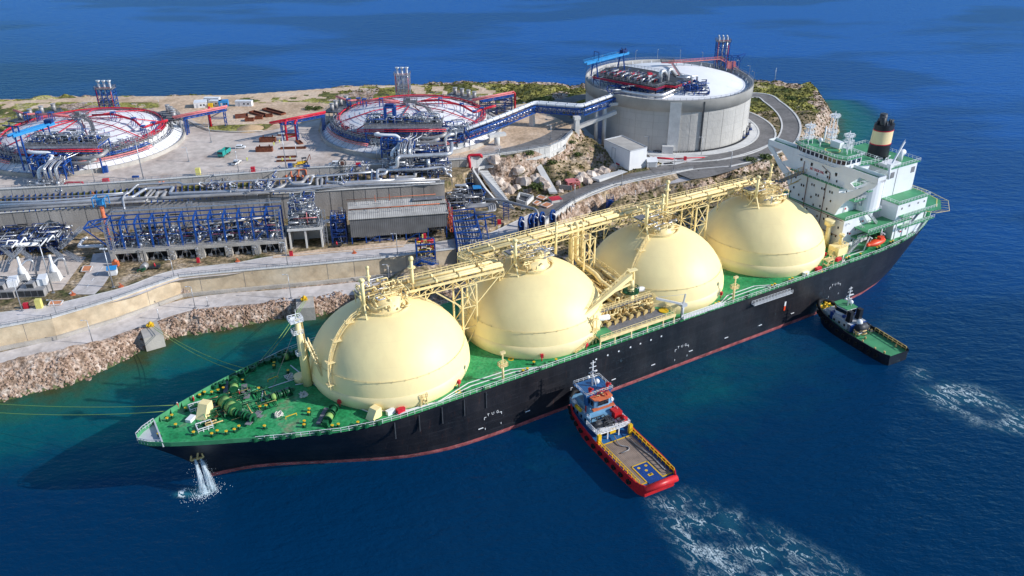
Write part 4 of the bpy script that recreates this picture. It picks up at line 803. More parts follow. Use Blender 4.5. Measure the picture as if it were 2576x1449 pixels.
for x,a in((0,-150),(0,-60),(46.3,-115),(46.3,-78),(94,-60),(141.4,-50)):
 mb=MB();X_,Y_=x+22.2*math.cos(R_(a)),22.2*math.sin(R_(a));mb.box(X_,Y_,ZD+1.8,.9,.8,1,R_(a));mb.cyl(X_,Y_,ZD,ZD+1.3,.15,n=6);mb.build('hose_box','red',ship)
mb=MB()
for x,y in((37.4,16.5),(10,-21),(30,-14.8),(104.5,-17.5),(147,-22.8)):
 if y<0:mb.ring(x,y,ZD+.05,.5,.85,ZD+.12,12)
mb.build('deck_marking_ring','yellow',ship)
mb=MB()
for x in(-42,-39.5,-36,-33.8,-28,-25.5,-19,-16.8,-13.6):
 y=-interp(x,DKH)+.5;z=zdeck(x);mb.ring(x,y,z,.35,.85,z+1.0,12)
for q in((580,640),(700,565),(770,530),(870,485),(905,465),(990,420)):
 p=gs('H',*q,17.2);y=interp(p[0],DKH)-.5;z=zdeck(p[0]);mb.ring(p[0],y,z,.4,.9,z+1.2,12);mb.ring(p[0]+1.9,y,z,.4,.9,z+1.2,12)
for x in(16,34,84,96,112,150,160,172,182,190):mb.ring(x,-interp(x,DKH)+.6,ZD,.3,.65,ZD+.8,10)
mb.build('fairlead','gdark',ship)
mb=MB()
for q in((1150,690),(1060,575),(990,820)):
 p=gs('H',*q,17.2);rd=random.Random(int(q[0]));z=zdeck(p[0])+.2;pts=[]
 for i in range(40):pts.append((p[0]+1.3*math.cos(i*.9)*(.5+.5*rd.random()),p[1]+1.5*math.sin(i*1.1)*(.5+.5*rd.random()),z+.012*i))
 mb.tube(pts,.13,5)
mb.build('rope_heap','rope_w',ship)
mb=MB();p=gs('H',1128,590,17.4);mb.cyl(p[0],p[1],17,18.7,1.55,n=20);mb.build('round_tank','cream',ship)
mb=MB()
for a,b in(((1035,840),(1105,815)),((920,600),(985,575))):
 p,q=gs('H',*a,17.6),gs('H',*b,17.6);mb.bar((p[0],p[1],17.9),(q[0],q[1],17.9),.16);mb.bar((p[0],p[1],17.2),(p[0],p[1],17.9),.14);mb.bar((q[0],q[1],17.2),(q[0],q[1],17.9),.14)
mb.build('yellow_bar','yellow',ship)
fx,fy=-23.0,2.5
mb=MB();mb.tube([(fx,fy,16.8),(fx-.3,fy+.4,36.8)],[1.25,.8],14);fm_=mb.build('foremast','cream',ship)
mb=MB()
for z,s in((26.4,2.0),(33,2.6),(36.6,3.4)):mb.box(fx-.8,fy+.4,z,s,s*.8,.25);mb.rail([(fx-.8-s/2,fy-s*.3,z),(fx-.8+s/2,fy-s*.3,z),(fx-.8+s/2,fy+s*.5,z),(fx-.8-s/2,fy+s*.5,z),(fx-.8-s/2,fy-s*.3,z)],1.1,1,.07)
mb.box(fx-1.6,fy,37.8,1.2,.5,.5);mb.bar((fx-.6,fy,37),(fx-.6,fy,40),.12);mb.build('mast_platform','white',fm_)
mb=MB();mb.rail([(fx+1.1,fy-.6,17),(fx+.6,fy-.2,36.5)],.3,20,.05);mb.bar((fx+1.15,fy-.9,17),(fx+.65,fy-.5,36.5),.1);mb.bar((fx+1.15,fy-.3,17),(fx+.65,fy+.1,36.5),.1)
for i in range(30):z=17.5+i*.63;t=i*.63/19;mb.bar((fx+1.15-.5*t,fy-.9+.4*t,z),(fx+1.15-.5*t,fy-.3+.4*t,z),.08)
mb.build('mast_ladder','cream_dk',fm_)
mb=MB();mb.tube([(fx-.5,fy,36),(-38,-6,17.4)],.06,4);mb.tube([(fx-.5,fy,36),(-38,12,17.4)],.06,4);mb.build('mast_stay','dark',fm_)
mb=MB();ga,gb=Vector((114,-24.9,13.9)),Vector((131,-25.2,13.9));mb.bar(ga,gb,1.3,.25);mb.rail([ga+Vector((0,-.6,.1)),gb+Vector((0,-.6,.1))],1,1.4,.06);mb.rail([ga+Vector((0,.6,.1)),gb+Vector((0,.6,.1))],1,1.4,.06);mb.build('accommodation_ladder','grey_sheet',ship)
mb=MB();ga,gb=Vector((72.5,-23.6,17.2)),Vector((88,-23.6,17.2));
ga,gb=Vector((85,-24.0,17.3)),Vector((101,-24.0,17.3));mb.rail([ga+Vector((0,-.5,0)),gb+Vector((0,-.5,0))],.8,1.1,.09);mb.rail([ga+Vector((0,.5,0)),gb+Vector((0,.5,0))],.8,1.1,.09);mb.bar(ga,gb,1,.15);mb.build('stowed_gangway','white',ship)
XA=166.0;ZA,ZB,ZW=27.75,38.6,44.9
mb=MB();mb.bz(XA,181,-14.6,14.6,ZD,ZA);acc=mb.build('deckhouse','white_sh',ship)
mb=MB();mb.bz(XA-.02,180,-10.2,10.2,ZA,ZW);mb.bz(180,184,-10,10,ZA,34.5);mb.bz(181,188,-9.5,9.5,ZD,34);mb.build('accommodation_block','white_sh',acc)
def deckp(pts,z,nm='green_deck',par=acc,rail=True,th=.25,m='gdeck2',idx_=None):
 mb=MB();mb.prism(pts,z-th,z);o=mb.build(nm,m,par)
 if rail:mb=MB();q=[(p[0],p[1],z)for p in pts];q=q+[q[0]]if idx_ is None else[q[i]for i in idx_];mb.rail(q,1.15,1.7,.045);mb.build('deck_rail','white',par)
 return o
deckp([(XA-.5,-15.3),(184.5,-15.3),(184.5,15.3),(XA-.5,15.3)],ZA+.12,idx_=[0,1,2,3])
deckp([(XA-1.2,-11.4),(183,-14.5),(183,14.5),(XA-1.2,11.4)],ZB,idx_=[3,0,1])
deckp([(171,-13.5),(183,-13.5),(183,-10),(171,-10)],33.0,idx_=[0,1]);deckp([(176,-14.6),(184,-14.6),(184,-10),(176,-10)],36.0,idx_=[0,1])
deckp([(172,-20.5),(196,-20.5),(196,-13.5),(172,-13.5)],23.6,idx_=[0,1,2]);deckp([(171,-17.5),(186,-17.5),(186,-14.6),(171,-14.6)],20.4,idx_=[0,1])
mb=MB()
for x in(180,188,195.6):mb.bar((x,-20.2,ZD),(x,-20.2,23.4),.35)
mb.build('deck_stanchion','white',acc)
mb=MB()
for a,b in(((165.5,-18.5,ZD),(171.5,-18.5,20.4)),((178,-16.2,20.4),(173.5,-16.2,23.6)),((181,-16.5,23.6),(176.5,-16.2,ZA+.1)),((178.5,-12,ZA),(174,-12,33)),((175,-12.5,33),(178,-12.5,36)),((180,-12.5,36),(177,-12.5,ZB))):
 mb.bar(a,b,1.0,.2);mb.rail([(a[0],a[1]-.5,a[2]),(b[0],b[1]-.5,b[2])],1,1.4,.06);mb.rail([(a[0],a[1]+.5,a[2]),(b[0],b[1]+.5,b[2])],1,1.4,.06)
mb.build('outside_stairs','grey_sheet',acc)
mb=MB();mb.bz(XA,XA+4.2,-24.2,24.2,ZW-.9,ZW)
mb.bz(XA-.05,XA+.15,-24.2,24.2,ZW-.9,ZW+1.25);mb.bz(XA+4.05,XA+4.25,-24.2,-11,ZW-.9,ZW+1.2);mb.bz(XA+4.05,XA+4.25,11,24.2,ZW-.9,ZW+1.2)
for s in(-24.2,24):mb.bz(XA-.05,XA+4.2,s,s+.2,ZW-.9,ZW+1.25)
bw_=mb.build('bridge_wing','white_sh',acc)
mb=MB();
for s in(-1,1):mb.bz(XA+.2,XA+4,s*11,s*24,ZW,ZW+.1)
mb.build('wing_deck','gdeck2',bw_)
mb=MB()
for s in(-1,1):
 out_=[(-24.2,ZW-.9),(-23.6,ZW-2.2),(-21.2,41),(-17.6,37.4),(-14.6,35.2),(-12.6,33.0),(-11.2,30.6),(-10.2,28.2)]
 inn_=[(-21.6,ZW-1.2),(-20.4,42.4),(-18.4,40.6),(-16.4,39.4),(-14.2,38.0),(-12.6,37.0),(-10.6,36.4),(-10.2,36.2)]
 for(a,b),(c,d)in zip(zip(out_[:-1],out_[1:]),zip(inn_[:-1],inn_[1:])):
  mb.ext([(XA-.02,-s*a[0]*-1*1.0 if 0 else s*-a[0],a[1]),(XA-.02,s*-b[0],b[1]),(XA-.02,s*-d[0],d[1]),(XA-.02,s*-c[0],c[1])],(.5,0,0))
 mb.ext([(XA-.02,s*19.6,41.8),(XA-.02,s*20.8,43.4),(XA-.02,s*20.6,ZW-.9),(XA-.02,s*14.2,ZW-.9),(XA-.02,s*15.6,41.8)],(.5,0,0))if 0 else None
 mb.bz(XA-.02,XA+.5,s*10.1,s*14.0,ZB,ZW-.9);mb.ext([(XA-.02,s*14,ZW-.9),(XA-.02,s*17,ZW-.9),(XA-.02,s*14,41.2)],(.5,0,0));mb.ext([(XA-.02,s*14,ZB),(XA-.02,s*16.8,39.6),(XA-.02,s*14,41)],(.5,0,0))
 mb.bar((XA+3.6,s*21.5,ZW-1),(XA+3.6,s*11,36.5),.9)
mb.build('wing_bracket','white_sh',bw_)
mb=MB();wh=[(XA+.6,11.2),(XA-.8,7.6),(XA-.8,-7.6),(XA+.6,-10.4),(174.5,-10.4),(174.5,11.2)]
mb.prism(wh,ZW,48.2);whs=mb.build('wheelhouse','white_sh',acc)
mb=MB();
for a,b,k in((wh[0],wh[1],3),(wh[1],wh[2],8),(wh[2],wh[3],2),(wh[3],wh[4],3)):
 a=Vector((*a,0));b=Vector((*b,0));d=(b-a).normalized();nn=Vector((-d.y,d.x,0));nn=nn if nn.dot(Vector((a.x-171,a.y,0)))>0 else-nn
 for i in range(k):
  p=a+(b-a)*(i+.12)/k+nn*.04;q=a+(b-a)*(i+.88)/k+nn*.04;mb.add([(p.x,p.y,46.2),(q.x,q.y,46.2),(q.x,q.y,47.6),(p.x,p.y,47.6)],[(0,1,2,3)])
mb.build('bridge_window','glass',whs)
mb=MB();mb.prism([(p[0]+(p[0]-171)*.1,p[1]*1.07)for p in wh],48.2,48.5);mb.build('wheelhouse_roof','gdeck2',whs)
mb=MB();mb.rail([(p[0]+(p[0]-171)*.1,p[1]*1.06,48.5)for p in wh+[wh[0]]],1,1.4,.06);mb.build('roof_rail','white',whs)
mb=MB();mb.bar((XA-1.5,8,45.1),(XA-1.5,-8,45.1),.9,.12);mb.rail([(XA-1.9,8,45.2),(XA-1.9,-8,45.2)],.8,1.5,.06);mb.build('window_gallery','white',whs)
mb=MB();mb.ring(170,-1.5,48.52,2.4,2.7,48.56,24);mb.build('roof_circle','yellow_lt',whs)
mb=MB()
for mx_,my_,h in((168.5,8.3,6.5),(171.5,-6.2,6.5),(176,4.5,10)):
 for a,b in((-1,-1),(1,-1),(1,1),(-1,1)):mb.bar((mx_+a*1.1,my_+b*1.1,48.4),(mx_+a*.7,my_+b*.7,48.4+h),.16)
 for z in(2,4,h-.5):
  mb.box(mx_,my_,48.4+z,2.4,2.4,.1);mb.rail([(mx_-1.3,my_-1.3,48.4+z),(mx_+1.3,my_-1.3,48.4+z),(mx_+1.3,my_+1.3,48.4+z),(mx_-1.3,my_+1.3,48.4+z)],.9,1,.06)
  mb.bar((mx_-1,my_-1,48.4+z-2),(mx_+1,my_+1,48.4+z),.1)
 mb.bar((mx_-1.6,my_+.6,48.9+h),(mx_+1.6,my_-.6,48.9+h),.25,.35);mb.bar((mx_,my_,48.4+h),(mx_,my_,50+h),.2)
mb.cyl(169,3.4,48.5,50.6,.25,n=8);mb.sph(169,3.4,51,.8,n=10,h=6);mb.box(174,0,49.6,2.4,4,2.2);mb.cyl(178,9,45,53,.3,n=8)
mb.build('radar_mast','white',whs)
deckp([(174,-10.6),(184,-12),(184,12),(174,11.2)],ZW+.05,idx_=[0,1,2])
mb=MB();rd=random.Random(4)
W_F=[(9,36),(9.2,32),(6,34),(5,34),(1,31),(6.5,30),(1.5,35.6),(.5,35.6),(-3,35.6),(-4,35.6),(-1,32.5),(-2,32.5),(-4.5,32.5),(4.5,29),(2,26),(-7.5,32.3),(-3.5,29),(-6.5,29),(-7.5,26.5),(-3,25),(-6,25),(-9.5,25),(-3,22),(-10.5,20.6),(-12.2,20.6),(-6.5,35.5),(-7.5,35.5),(-3.6,41.8),(3,42.5),(7.8,43),(-7.8,42),(-4.5,40.3),(-5.3,40.3),(-8.5,40),(3.5,22),(7,24),(-12.6,24),(10.4,30),(-.5,28.5)]
for y,z in W_F:mb.bz(XA-.1,XA-.03,y-.28,y+.28,z-.42,z+.42)
for y,z in((-3.6,42.3),(3,43.3),(7.8,43.6),(-7.8,42.9)):mb.bz(XA-.1,XA-.035,y-.45,y+.45,z-1.0,z)
for x,z in((175,25),(179,22),(172,18.5),(168,31),(170,36),(169,41),(177,31),(173,22.5),(169,22)):mb.bz(x-.3,x+.3,-14.7,-14.62,z-.4,z+.4)if z<ZA else mb.bz(x-.3,x+.3,-10.3,-10.22,z-.4,z+.4)
mb.build('cabin_window','glass',acc)
mb=MB();writing(mb,'NO SMOKING',(XA-.12,3.3,40.8),(0,-1,0),(0,0,1),.85,.6,1.08,th=.15);mb.build('no_smoking_sign','red',acc)
mb=MB();mb.bz(XA-.12,XA-.04,-.3,.3,39.7,40.3);mb.bz(XA-.1,XA-.04,-.25,.25,39.2,39.45);mb.build('sign_plate','dark',acc)
mb=MB()
for y,z0,z1_ in((3.6,18,38),(-4.6,18,38),(6.2,39,43),(-5.4,39,42),(13.5,18,27)):mb.tube([(XA-.25,y,z0),(XA-.25,y,z1_)],.13,6)
mb.tube([(XA-.25,13,27.2),(XA-.25,-14,27.0)],.09,5);mb.tube([(XA-.25,-5.4,42),(XA-.25,-1.6,43.6)],.1,5);mb.tube([(XA-.3,10,21.5),(XA-.3,-13,21)],.1,5)
mb.build('wall_pipe','rust',acc)
mb=MB()
for x,y,z in((172,-10.3,40.3),(178,-10.3,36.8),(170,-14.7,21.6),(176,-14.7,25),(171,-10.3,29.3),(193,-19,18.6),(198,-19,22.6)):mb.ext([(x+.35*math.cos(a*.8),y-.05,z+.35*math.sin(a*.8))for a in range(8)],(0,-.12,0))
mb.build('life_ring','red',acc)
mb=MB()
for x,y,z in((169,-10.5,42.6),(175,-10.5,40.9),(168,-14.9,26),(180,-14.9,24.6),(173,-14.9,21)):mb.box(x,y-.3,z,.5,.6,.3)
for x,z in((170.5,29),(176,29),(174,17.6),(179,17.6),(169,40)):mb.bz(x-.45,x+.45,(-10.35 if z>27 else-14.75),(-10.2 if z>27 else-14.6),z-1,z+1)
mb.build('door_and_lights','grey_sheet',acc)
mb=MB();mb.bz(188,205,-12.0,11,ZD,41);cas=mb.build('engine_casing','white_sh',ship)
deckp([(187.4,-12.6),(205.6,-12.6),(205.6,11.6),(187.4,11.6)],41.25,'casing_roof',cas,True)
mb=MB()
for x in(191.5,203):mb.bz(x-1,x+1,-12.1,-12.02,37.2,39.4)
mb.build('casing_louvre','grate',cas)
mb=MB();mb.bz(194,194.12,-12.1,-12.02,30,41);mb.build('casing_seam','grate',cas)
mb=MB();cxr=182.5;N_=10
pl=[(176.6,-10)]+[(181.2+4.6*0-4.6*math.cos(R_(a)),-12.0-3.2*math.sin(R_(a)))for a in range(0,181,18)]+[(185.8,-10)]
mb.prism(pl,ZA+.1,39.4);mb.build('rounded_trunk','white_sh',cas)
deckp([(p[0]+(p[0]-181)*.08,p[1]-.4)for p in pl],39.7,'trunk_roof',cas,True)
mb=MB();pf=[(190.8+7.6*.5+4.3*math.cos(R_(a)),.8+3.5*math.sin(R_(a)))for a in range(0,360,12)]
def fun(z0,z1_,k,m,nm,par,sc1=1.,sc0=1.):
 mb=MB();c=(194.6,.8);OX,OY=2.2,-1.6
 f0=1-(z0-41)*.006;f1=1-(z1_-41)*.006;vs=[(OX+c[0]+(p[0]-c[0])*f0*k+(z0-41)*.04,OY+c[1]+(p[1]-c[1])*f0*k,41+(z0-41)*.80)for p in pf]+[(OX+c[0]+(p[0]-c[0])*f1*k+(z1_-41)*.04,OY+c[1]+(p[1]-c[1])*f1*k,41+(z1_-41)*.80)for p in pf];n=len(pf)
 mb.add(vs,[(i,(i+1)%n,n+(i+1)%n,n+i)for i in range(n)],True);mb.add([v for v in vs[n:]],[tuple(range(n))]);return mb.build(nm,m,par)
M['blackp']=mat('black_paint',(.012,.014,.022),.45,var=.4,vs=.3);fn=fun(41,47.6,1,'blackp','funnel',ship);M['funnel_band']=mat('funnel_cream',(.85,.68,.38),.45,var=.05,vs=.2)
fun(47.6,48.0,1.02,'red','red_stripe',fn);fun(48.0,53.8,1.0,'funnel_band','cream_band',fn);fun(53.8,54.2,1.02,'red','red_stripe',fn);fun(54.2,56.6,1.0,'blackp','black_cap',fn)
mb=MB();mb.T=Matrix.Translation((2.6,-1.6,-3.2));mb.cyl(194.4,1.6,56,60.2,1.5,1.3,16);mb.cyl(192.4,0,56,59.6,1.0,.9,12)
for i,(dx,dy)in enumerate(((-2.6,1.4),(-1,2.2),(2.2,1.8),(2.8,.2),(2.2,-1.4),(.4,-2.2),(-1.6,-1.8))):mb.cyl(195+dx,.8+dy,56,57.8+.35*(i%3),.33,n=8)
mb.build('exhaust_pipe','dark',fn)
mb=MB();mb.pipe([(199.5,-8.2,41),(199.5,-8.2,44.2),(201.2,-8.2,44.2)],1.0,12,1.2);mb.bz(189,196,-11.5,-7,41.3,42.2)
for x,y in((188.6,-6),(190,-9),(193,-8)):mb.pipe([(x,y,41),(x,y,44),(x+.9,y,44)],.16,6)
mb.build('roof_ventilator','white',cas)
mb=MB();mb.bz(188.5,205,-18.9,-12.1,ZD,30);mb.bz(205,211,-12,12,ZD,27);abx=mb.build('aft_deckhouse','white_sh',ship)
deckp([(188.0,-19.4),(205.5,-19.4),(205.5,-12.1),(188,-12.1)],30.25,'aft_deckhouse_roof',abx,True,idx_=[3,0,1,2])
for z in(25.4,21.2):deckp([(190,-20.9),(209,-20.9),(209,-18.9),(190,-18.9)],z,'side_gallery',abx,True,idx_=[0,1])
mb=MB();mb.bar((196,-20,21.2),(201,-20,25.4),.9,.15);mb.bar((201,-20,ZD),(205,-20,21.2),.9,.15);mb.build('gallery_stairs','grey_sheet',abx)
mb=MB()
for x,z in((191,28),(195,28.3),(200,28.3),(203.5,28.2),(192,23.6),(196.5,23.6),(202.5,23.6),(192,19),(196,19)):mb.bz(x-.35,x+.35,-19.0,-18.94,z-.4,z+.35)
mb.build('vent_grille','grate',abx)
mb=MB();mb.prism([(207,-15),(209,-18.3),(214.5,-19.5),(222,-14),(224.5,-4),(224.5,6),(207,12)],22.6,22.9);sp_=mb.build('stern_platform','gdeck2',ship)
mb=MB();q=[(207,-15),(209,-18.3),(214.5,-19.5),(222,-14),(224.5,-4),(224.5,6)]
q2=[(p[0]+(p[0]-212)*.12,p[1]*1.14-.4)for p in q]
for i in range(len(q)-1):
 for j in range(5):
  t=j/4;a=(q[i][0]+(q[i+1][0]-q[i][0])*t,q[i][1]+(q[i+1][1]-q[i][1])*t,22.7);b=(q2[i][0]+(q2[i+1][0]-q2[i][0])*t,q2[i][1]+(q2[i+1][1]-q2[i][1])*t,23.2);mb.bar(a,b,.09)
 mb.bar((*q2[i],23.2),(*q2[i+1],23.2),.14)
mb.build('safety_net_frame','cream_pipe',sp_)
mb=MB()
for a,b in zip(q[:-1],q[1:]):mb.bar((a[0]*.995+1,a[1]*.9,22.95),(b[0]*.995+1,b[1]*.9,22.95),.3,.04)
mb.build('edge_line','yellow_lt',sp_)
mb=MB()
for x,y in((208,-16),(214,-14),(221,-10),(221,6),(214,10)):mb.bar((x,y,ZD),(x,y,22.6),.4)
mb.build('platform_leg','white',sp_)
mb=MB();mb.cyl(163.3,-10.8,ZD,25.2,.95,.85,14);mb.cyl(163.3,-10.8,25.2,27.0,1.75,1.75,18);mb.build('ventilator_column','cream',ship)
mb=MB();mb.bz(160.5,165.4,-18.5,-14.2,ZD,19.4);mb.cyl(164.2,-16,19.4,22.4,.5,n=10);mb.cyl(164.2,-16,22.4,23.3,.95,n=12);mb.rail([(160.5,-18.5,19.4),(165.4,-18.5,19.4),(165.4,-14.2,19.4)],1,1.2,.06);mb.bz(159.5,160.5,-17,-15,ZD,18);mb.build('cream_deck_house','cream',ship)
mb=MB();mb.bar((150,9,38.2),(156,7.6,36.8),2.2,.2);mb.bar((156,7.6,36.8),(166,5.8,39.2),2.2,.2);mb.k=1
for s in(-1.1,1.1):mb.rail([(150,9+s,38.3),(156,7.6+s,36.9),(166,5.8+s,39.3)],1.2,1.5,.06)
for a in((156,7.6,36.8),(161,6.7,38)):mb.bar(a,(a[0],a[1],a[2]-3),.2);mb.bar((a[0],a[1],a[2]-3),(166,a[1],a[2]-2),.2)
mb.build('bridge_catwalk',['grate','cream_dk'],ship)
mb=MB();cx_,cy_=183.5,-15.8;mb.cyl(cx_,cy_,39.7,44.5,.6,.5,10);mb.bar((cx_,cy_,44),(cx_+7.5,cy_+1.5,51.5),.5,.6);mb.bar((cx_,cy_,44),(cx_+7.6,cy_+1.5,52.2),.1);mb.box(cx_,cy_,44.6,1.8,1.5,1.4);mb.build('stores_crane','white',ship)
def pol(r,a,z):return(r*math.cos(R_(a)),r*math.sin(R_(a)),z)
def truss(mb,a,b,w,h,bay=3.5,t=.28,top=True):
 """box truss; a,b are the bottom centre points"""
 a=Vector(a);b=Vector(b);d=b-a;L=d.length;dn=d.normalized();n=Vector((-dn.y,dn.x,0)).normalized();up=Vector((0,0,h));k=max(1,round(L/bay))
 for s in(-w/2,w/2):
  mb.bar(a+n*s,b+n*s,t*1.3);mb.bar(a+n*s+up,b+n*s+up,t*1.3)
  for i in range(k+1):
   p=a+d*i/k+n*s;mb.bar(p,p+up,t*.8)
   if i<k:mb.bar(p+(up if i%2 else up*0),a+d*(i+1)/k+n*s+(up*0 if i%2 else up),t*.7)
 for i in range(k+1):
  p=a+d*i/k;mb.bar(p-n*w/2,p+n*w/2,t*.8);mb.bar(p-n*w/2+up,p+n*w/2+up,t*.8)
def frame(mb,x0,x1,y0,y1,z0,z1,nx=1,ny=1,nz=2,t=.35,brace=True):
 for i in range(nx+1):
  for j in range(ny+1):
   x=x0+(x1-x0)*i/nx;y=y0+(y1-y0)*j/ny;mb.bar((x,y,z0),(x,y,z1),t*1.2)
 for k in range(1,nz+1):
  z=z0+(z1-z0)*k/nz
  for j in range(ny+1):y=y0+(y1-y0)*j/ny;mb.bar((x0,y,z),(x1,y,z),t)
  for i in range(nx+1):x=x0+(x1-x0)*i/nx;mb.bar((x,y0,z),(x,y1,z),t)
  if brace:
   zb=z0+(z1-z0)*(k-1)/nz
   for i in range(nx):
    xa,xb=x0+(x1-x0)*i/nx,x0+(x1-x0)*(i+1)/nx
    if(i+k)%2==0:mb.bar((xa,y0,zb),(xb,y0,z),t*.6);mb.bar((xa,y1,zb),(xb,y1,z),t*.6)
   mb.bar((x0,y0,zb),(x0,y1,z),t*.6);mb.bar((x1,y1,zb),(x1,y0,z),t*.6)
t3=T('big_tank','tall pale concrete gas storage tank with white domed roof at the island tip','storage tank',T3C)
RT=41.4
mb=MB();mb.lathe([(RT,13.2),(RT,32.6)],0,0,128);mb.lathe([(RT-.9,36),(RT-.9,38.0),(RT+.55,38.0)][::-1],0,0,128)
wl3=mb.build('tank_wall','tank',t3)
mb=MB();mb.lathe([(RT,32.6),(RT+.55,32.6),(RT+.55,38.0)],0,0,128);mb.build('ring_beam','tank_band',t3)
for f in bpy.data.objects[wl3.name].data.polygons:pass
mb=MB();prof=[(RT-.9,36.2),(38.6,36.2),(38.2,36.6)]+[(38.2*math.cos(R_(a))if 0 else 38.2*(1-t),36.6+6.2*(1-(1-t)**2))for t,a in[(i/10,0)for i in range(0,10)]]+[(.01,42.8)]
mb.lathe(prof,0,0,96);mb.build('domed_roof','roof_br',t3)
mb=MB();
a0=-96.5
for a,w_,d,z0,z1_ in((-94.5,5.2,1.1,13.4,37.2),):
 c=pol(RT+.3,a,0);mb.box(c[0],c[1],(z0+z1_)/2,w_,d,z1_-z0,R_(a+90))
c=pol(RT+1.6,-97.5,0);mb.box(c[0],c[1],15,5.2,2.6,3.4,R_(-97.5+90));mb.build('pilaster','conc_lt',t3)
mb=MB();c=pol(RT+.3,-76,0);mb.box(c[0],c[1],25.2,.55,.9,24,R_(14));mb.build('cable_riser','dark',t3)
mb=MB()
for a in range(-180,180,12):p=pol(RT+.02,a,0);mb.box(p[0],p[1],23,.08,.06,19,R_(a+90))
mb.build('wall_joint','conc_grey',wl3)
mb=MB()
for i in range(100):
 a=-106+i*1.05;p=pol(RT+.9,a,0)
 mb.box(p[0],p[1],13.5,.35,.9,.5,R_(a+90))
mb.build('anchor_stub','dark',t3)
mb=MB();q=[pol(RT+.3,a,38.0)for a in range(0,361,4)];mb.rail(q,1.2,2.9,.05);mb.build('rim_railing','steel',t3)
mb=MB();q=[pol(39.6,a,36.3)for a in range(0,361,4)];mb.rail(q,1.1,2.9,.045);mb.build('inner_railing','steel',t3)
mb=MB()
for a in range(-10,200,8):p=pol(39.0,a,36.2);mb.cyl(p[0],p[1],36.2,38.3,.35,.05,8)
mb.build('vent_cone','white',t3)
mb=MB()
for a in range(-30,215,17):p=pol(RT+.2,a,38);q=pol(RT-1,a,38);mb.bar(p,(p[0],p[1],43.2),.14);mb.bar((p[0],p[1],43.2),(q[0],q[1],43.6),.12);mb.sph(q[0],q[1],43.5,.25,n=6,h=4)
mb.build('rim_lamp','steel',t3)
PF=[(-39.2,-11),(-12,-35),(-6.5,-29),(-2.2,-31),(8.3,-19.5),(1.4,-10),(-21.5,8),(-31.1,4.5)]
mb=MB();mb.prism(PF,42.1,42.5);pf=mb.build('roof_platform','dark',t3)
mb=MB();mb.rail([(p[0],p[1],42.5)for p in PF+PF[:1]],1.2,2,.06);mb.build('platform_railing','steel',pf)
mb=MB()
for k_,z in((0,41.6),(0,40.2)):
 for a,b in zip(PF,PF[1:]+PF[:1]):mb.bar((*a,z),(*b,z),.35 if z>41 else .25)
for a,b in zip(PF[:5],PF[1:6]):
 n_=max(1,int(math.dist(a,b)/4.5))
 for i in range(n_+1):
  x,y=a[0]+(b[0]-a[0])*i/n_,a[1]+(b[1]-a[1])*i/n_;r_=math.hypot(x,y);k=min(1,40.5/r_);mb.bar((x*k,y*k,36.2),(x*k,y*k,42),.35);mb.bar((x,y,41.6),(x*k*.93,y*k*.93,37.5),.2)
  if i<n_:mb.bar((x,y,40.2),(a[0]+(b[0]-a[0])*(i+1)/n_,a[1]+(b[1]-a[1])*(i+1)/n_,41.6),.18)
mb.build('platform_frame','blue_dk',pf)
mb=MB()
for dz in(41.9,41.3):mb.tube([(p[0]*1.012,p[1]*1.012,dz)for p in PF[:5]],.2,6)
mb.build('red_edge_pipe','red',pf)
dd_=Vector((PF[1][0]-PF[0][0],PF[1][1]-PF[0][1],0)).normalized();nn_=Vector((-dd_.y,dd_.x,0))
if nn_.y<0:nn_=-nn_
rd=random.Random(11)
for i in range(7):
 c=Vector((*PF[0],42.5))+dd_*(6+i*3.9)+nn_*2.6
 mb=MB();e_=c+nn_*9
 for o_ in(-.8,0,.9):mb.pipe([c+dd_*o_+Vector((0,0,.6)),c+dd_*o_+nn_*2+Vector((0,0,1.3+.3*o_)),e_+dd_*o_+Vector((0,0,1.3+.3*o_)),e_+dd_*o_+Vector((0,0,0))],.32,7)
 mb.k=1;mb.sph(*(c+Vector((0,0,.9))),.95,n=8,h=5);mb.sph(*(c+nn_*3.5+Vector((0,0,1.5))),.7,n=8,h=5);mb.k=2;mb.tube([c+nn_*4.5+Vector((0,0,1.4)),c+nn_*6.8+Vector((0,0,1.4))],.5,8)
 mb.build('pump_manifold',['lagging','dark','red' if i%2 else 'lag_dull'],pf)
mb=MB();clutter(mb,-34,-3,-25,-3,42.7,45.3,0,seed=3)
for i in range(150):
 u,v=rd.random(),rd.random()*.62;c=Vector((*PF[0],42.6))+dd_*(2+u*31)+nn_*(1+v*22);
 mb.k=rd.choice((0,0,1,2,3));h=rd.uniform(.8,2.8);mb.bar(c,c+Vector((0,0,h)),.2);mb.bar(c+Vector((0,0,h)),c+Vector((0,0,h))+(dd_ if rd.random()<.5 else nn_)*rd.uniform(.8,3),.2)
mb.build('roof_pipework',['steel','blue_dk','red','dark'],pf)
mb=MB()
for(x,y)in((-8.5,-24.5),(-4.5,-21.5)):mb.pipe([(x,y,38),(x,y,47),(x+1.8,y+1.6,47.5),(x+4.2,y+3.4,44)],.95,12,1.6)
mb.build('relief_pipe','lagging',pf)
mb=MB();mb.box(-13.5,-24,44.2,1.8,1.2,3.2,.3);mb.build('cabinet','white',pf);mb=MB();mb.box(-13.5,-24,46.2,2.1,1.5,.8,.3);mb.build('cabinet_head','red',pf)
mb=MB()
for z,r_,o_ in((39.3,.75,0),(37.6,.7,-.6)):mb.pipe([(-30,-27.5+o_,z),(-14,-36.2+o_,z-.3),(-9,-35.8+o_,z-.3),(-3,-31+o_,z+.7),(2,-27,z+.8)],r_,10,2)
mb.pipe([(-1,-26,45.0),(2.5,-29,45.5),(6,-27,45.3),(6,-27,40)],.5,8);mb.pipe([(1,-24,45.2),(5,-28,45.8),(9,-25.5,45.5),(9,-25,40)],.5,8)
mb.build('lagged_pipe','lagging',pf)
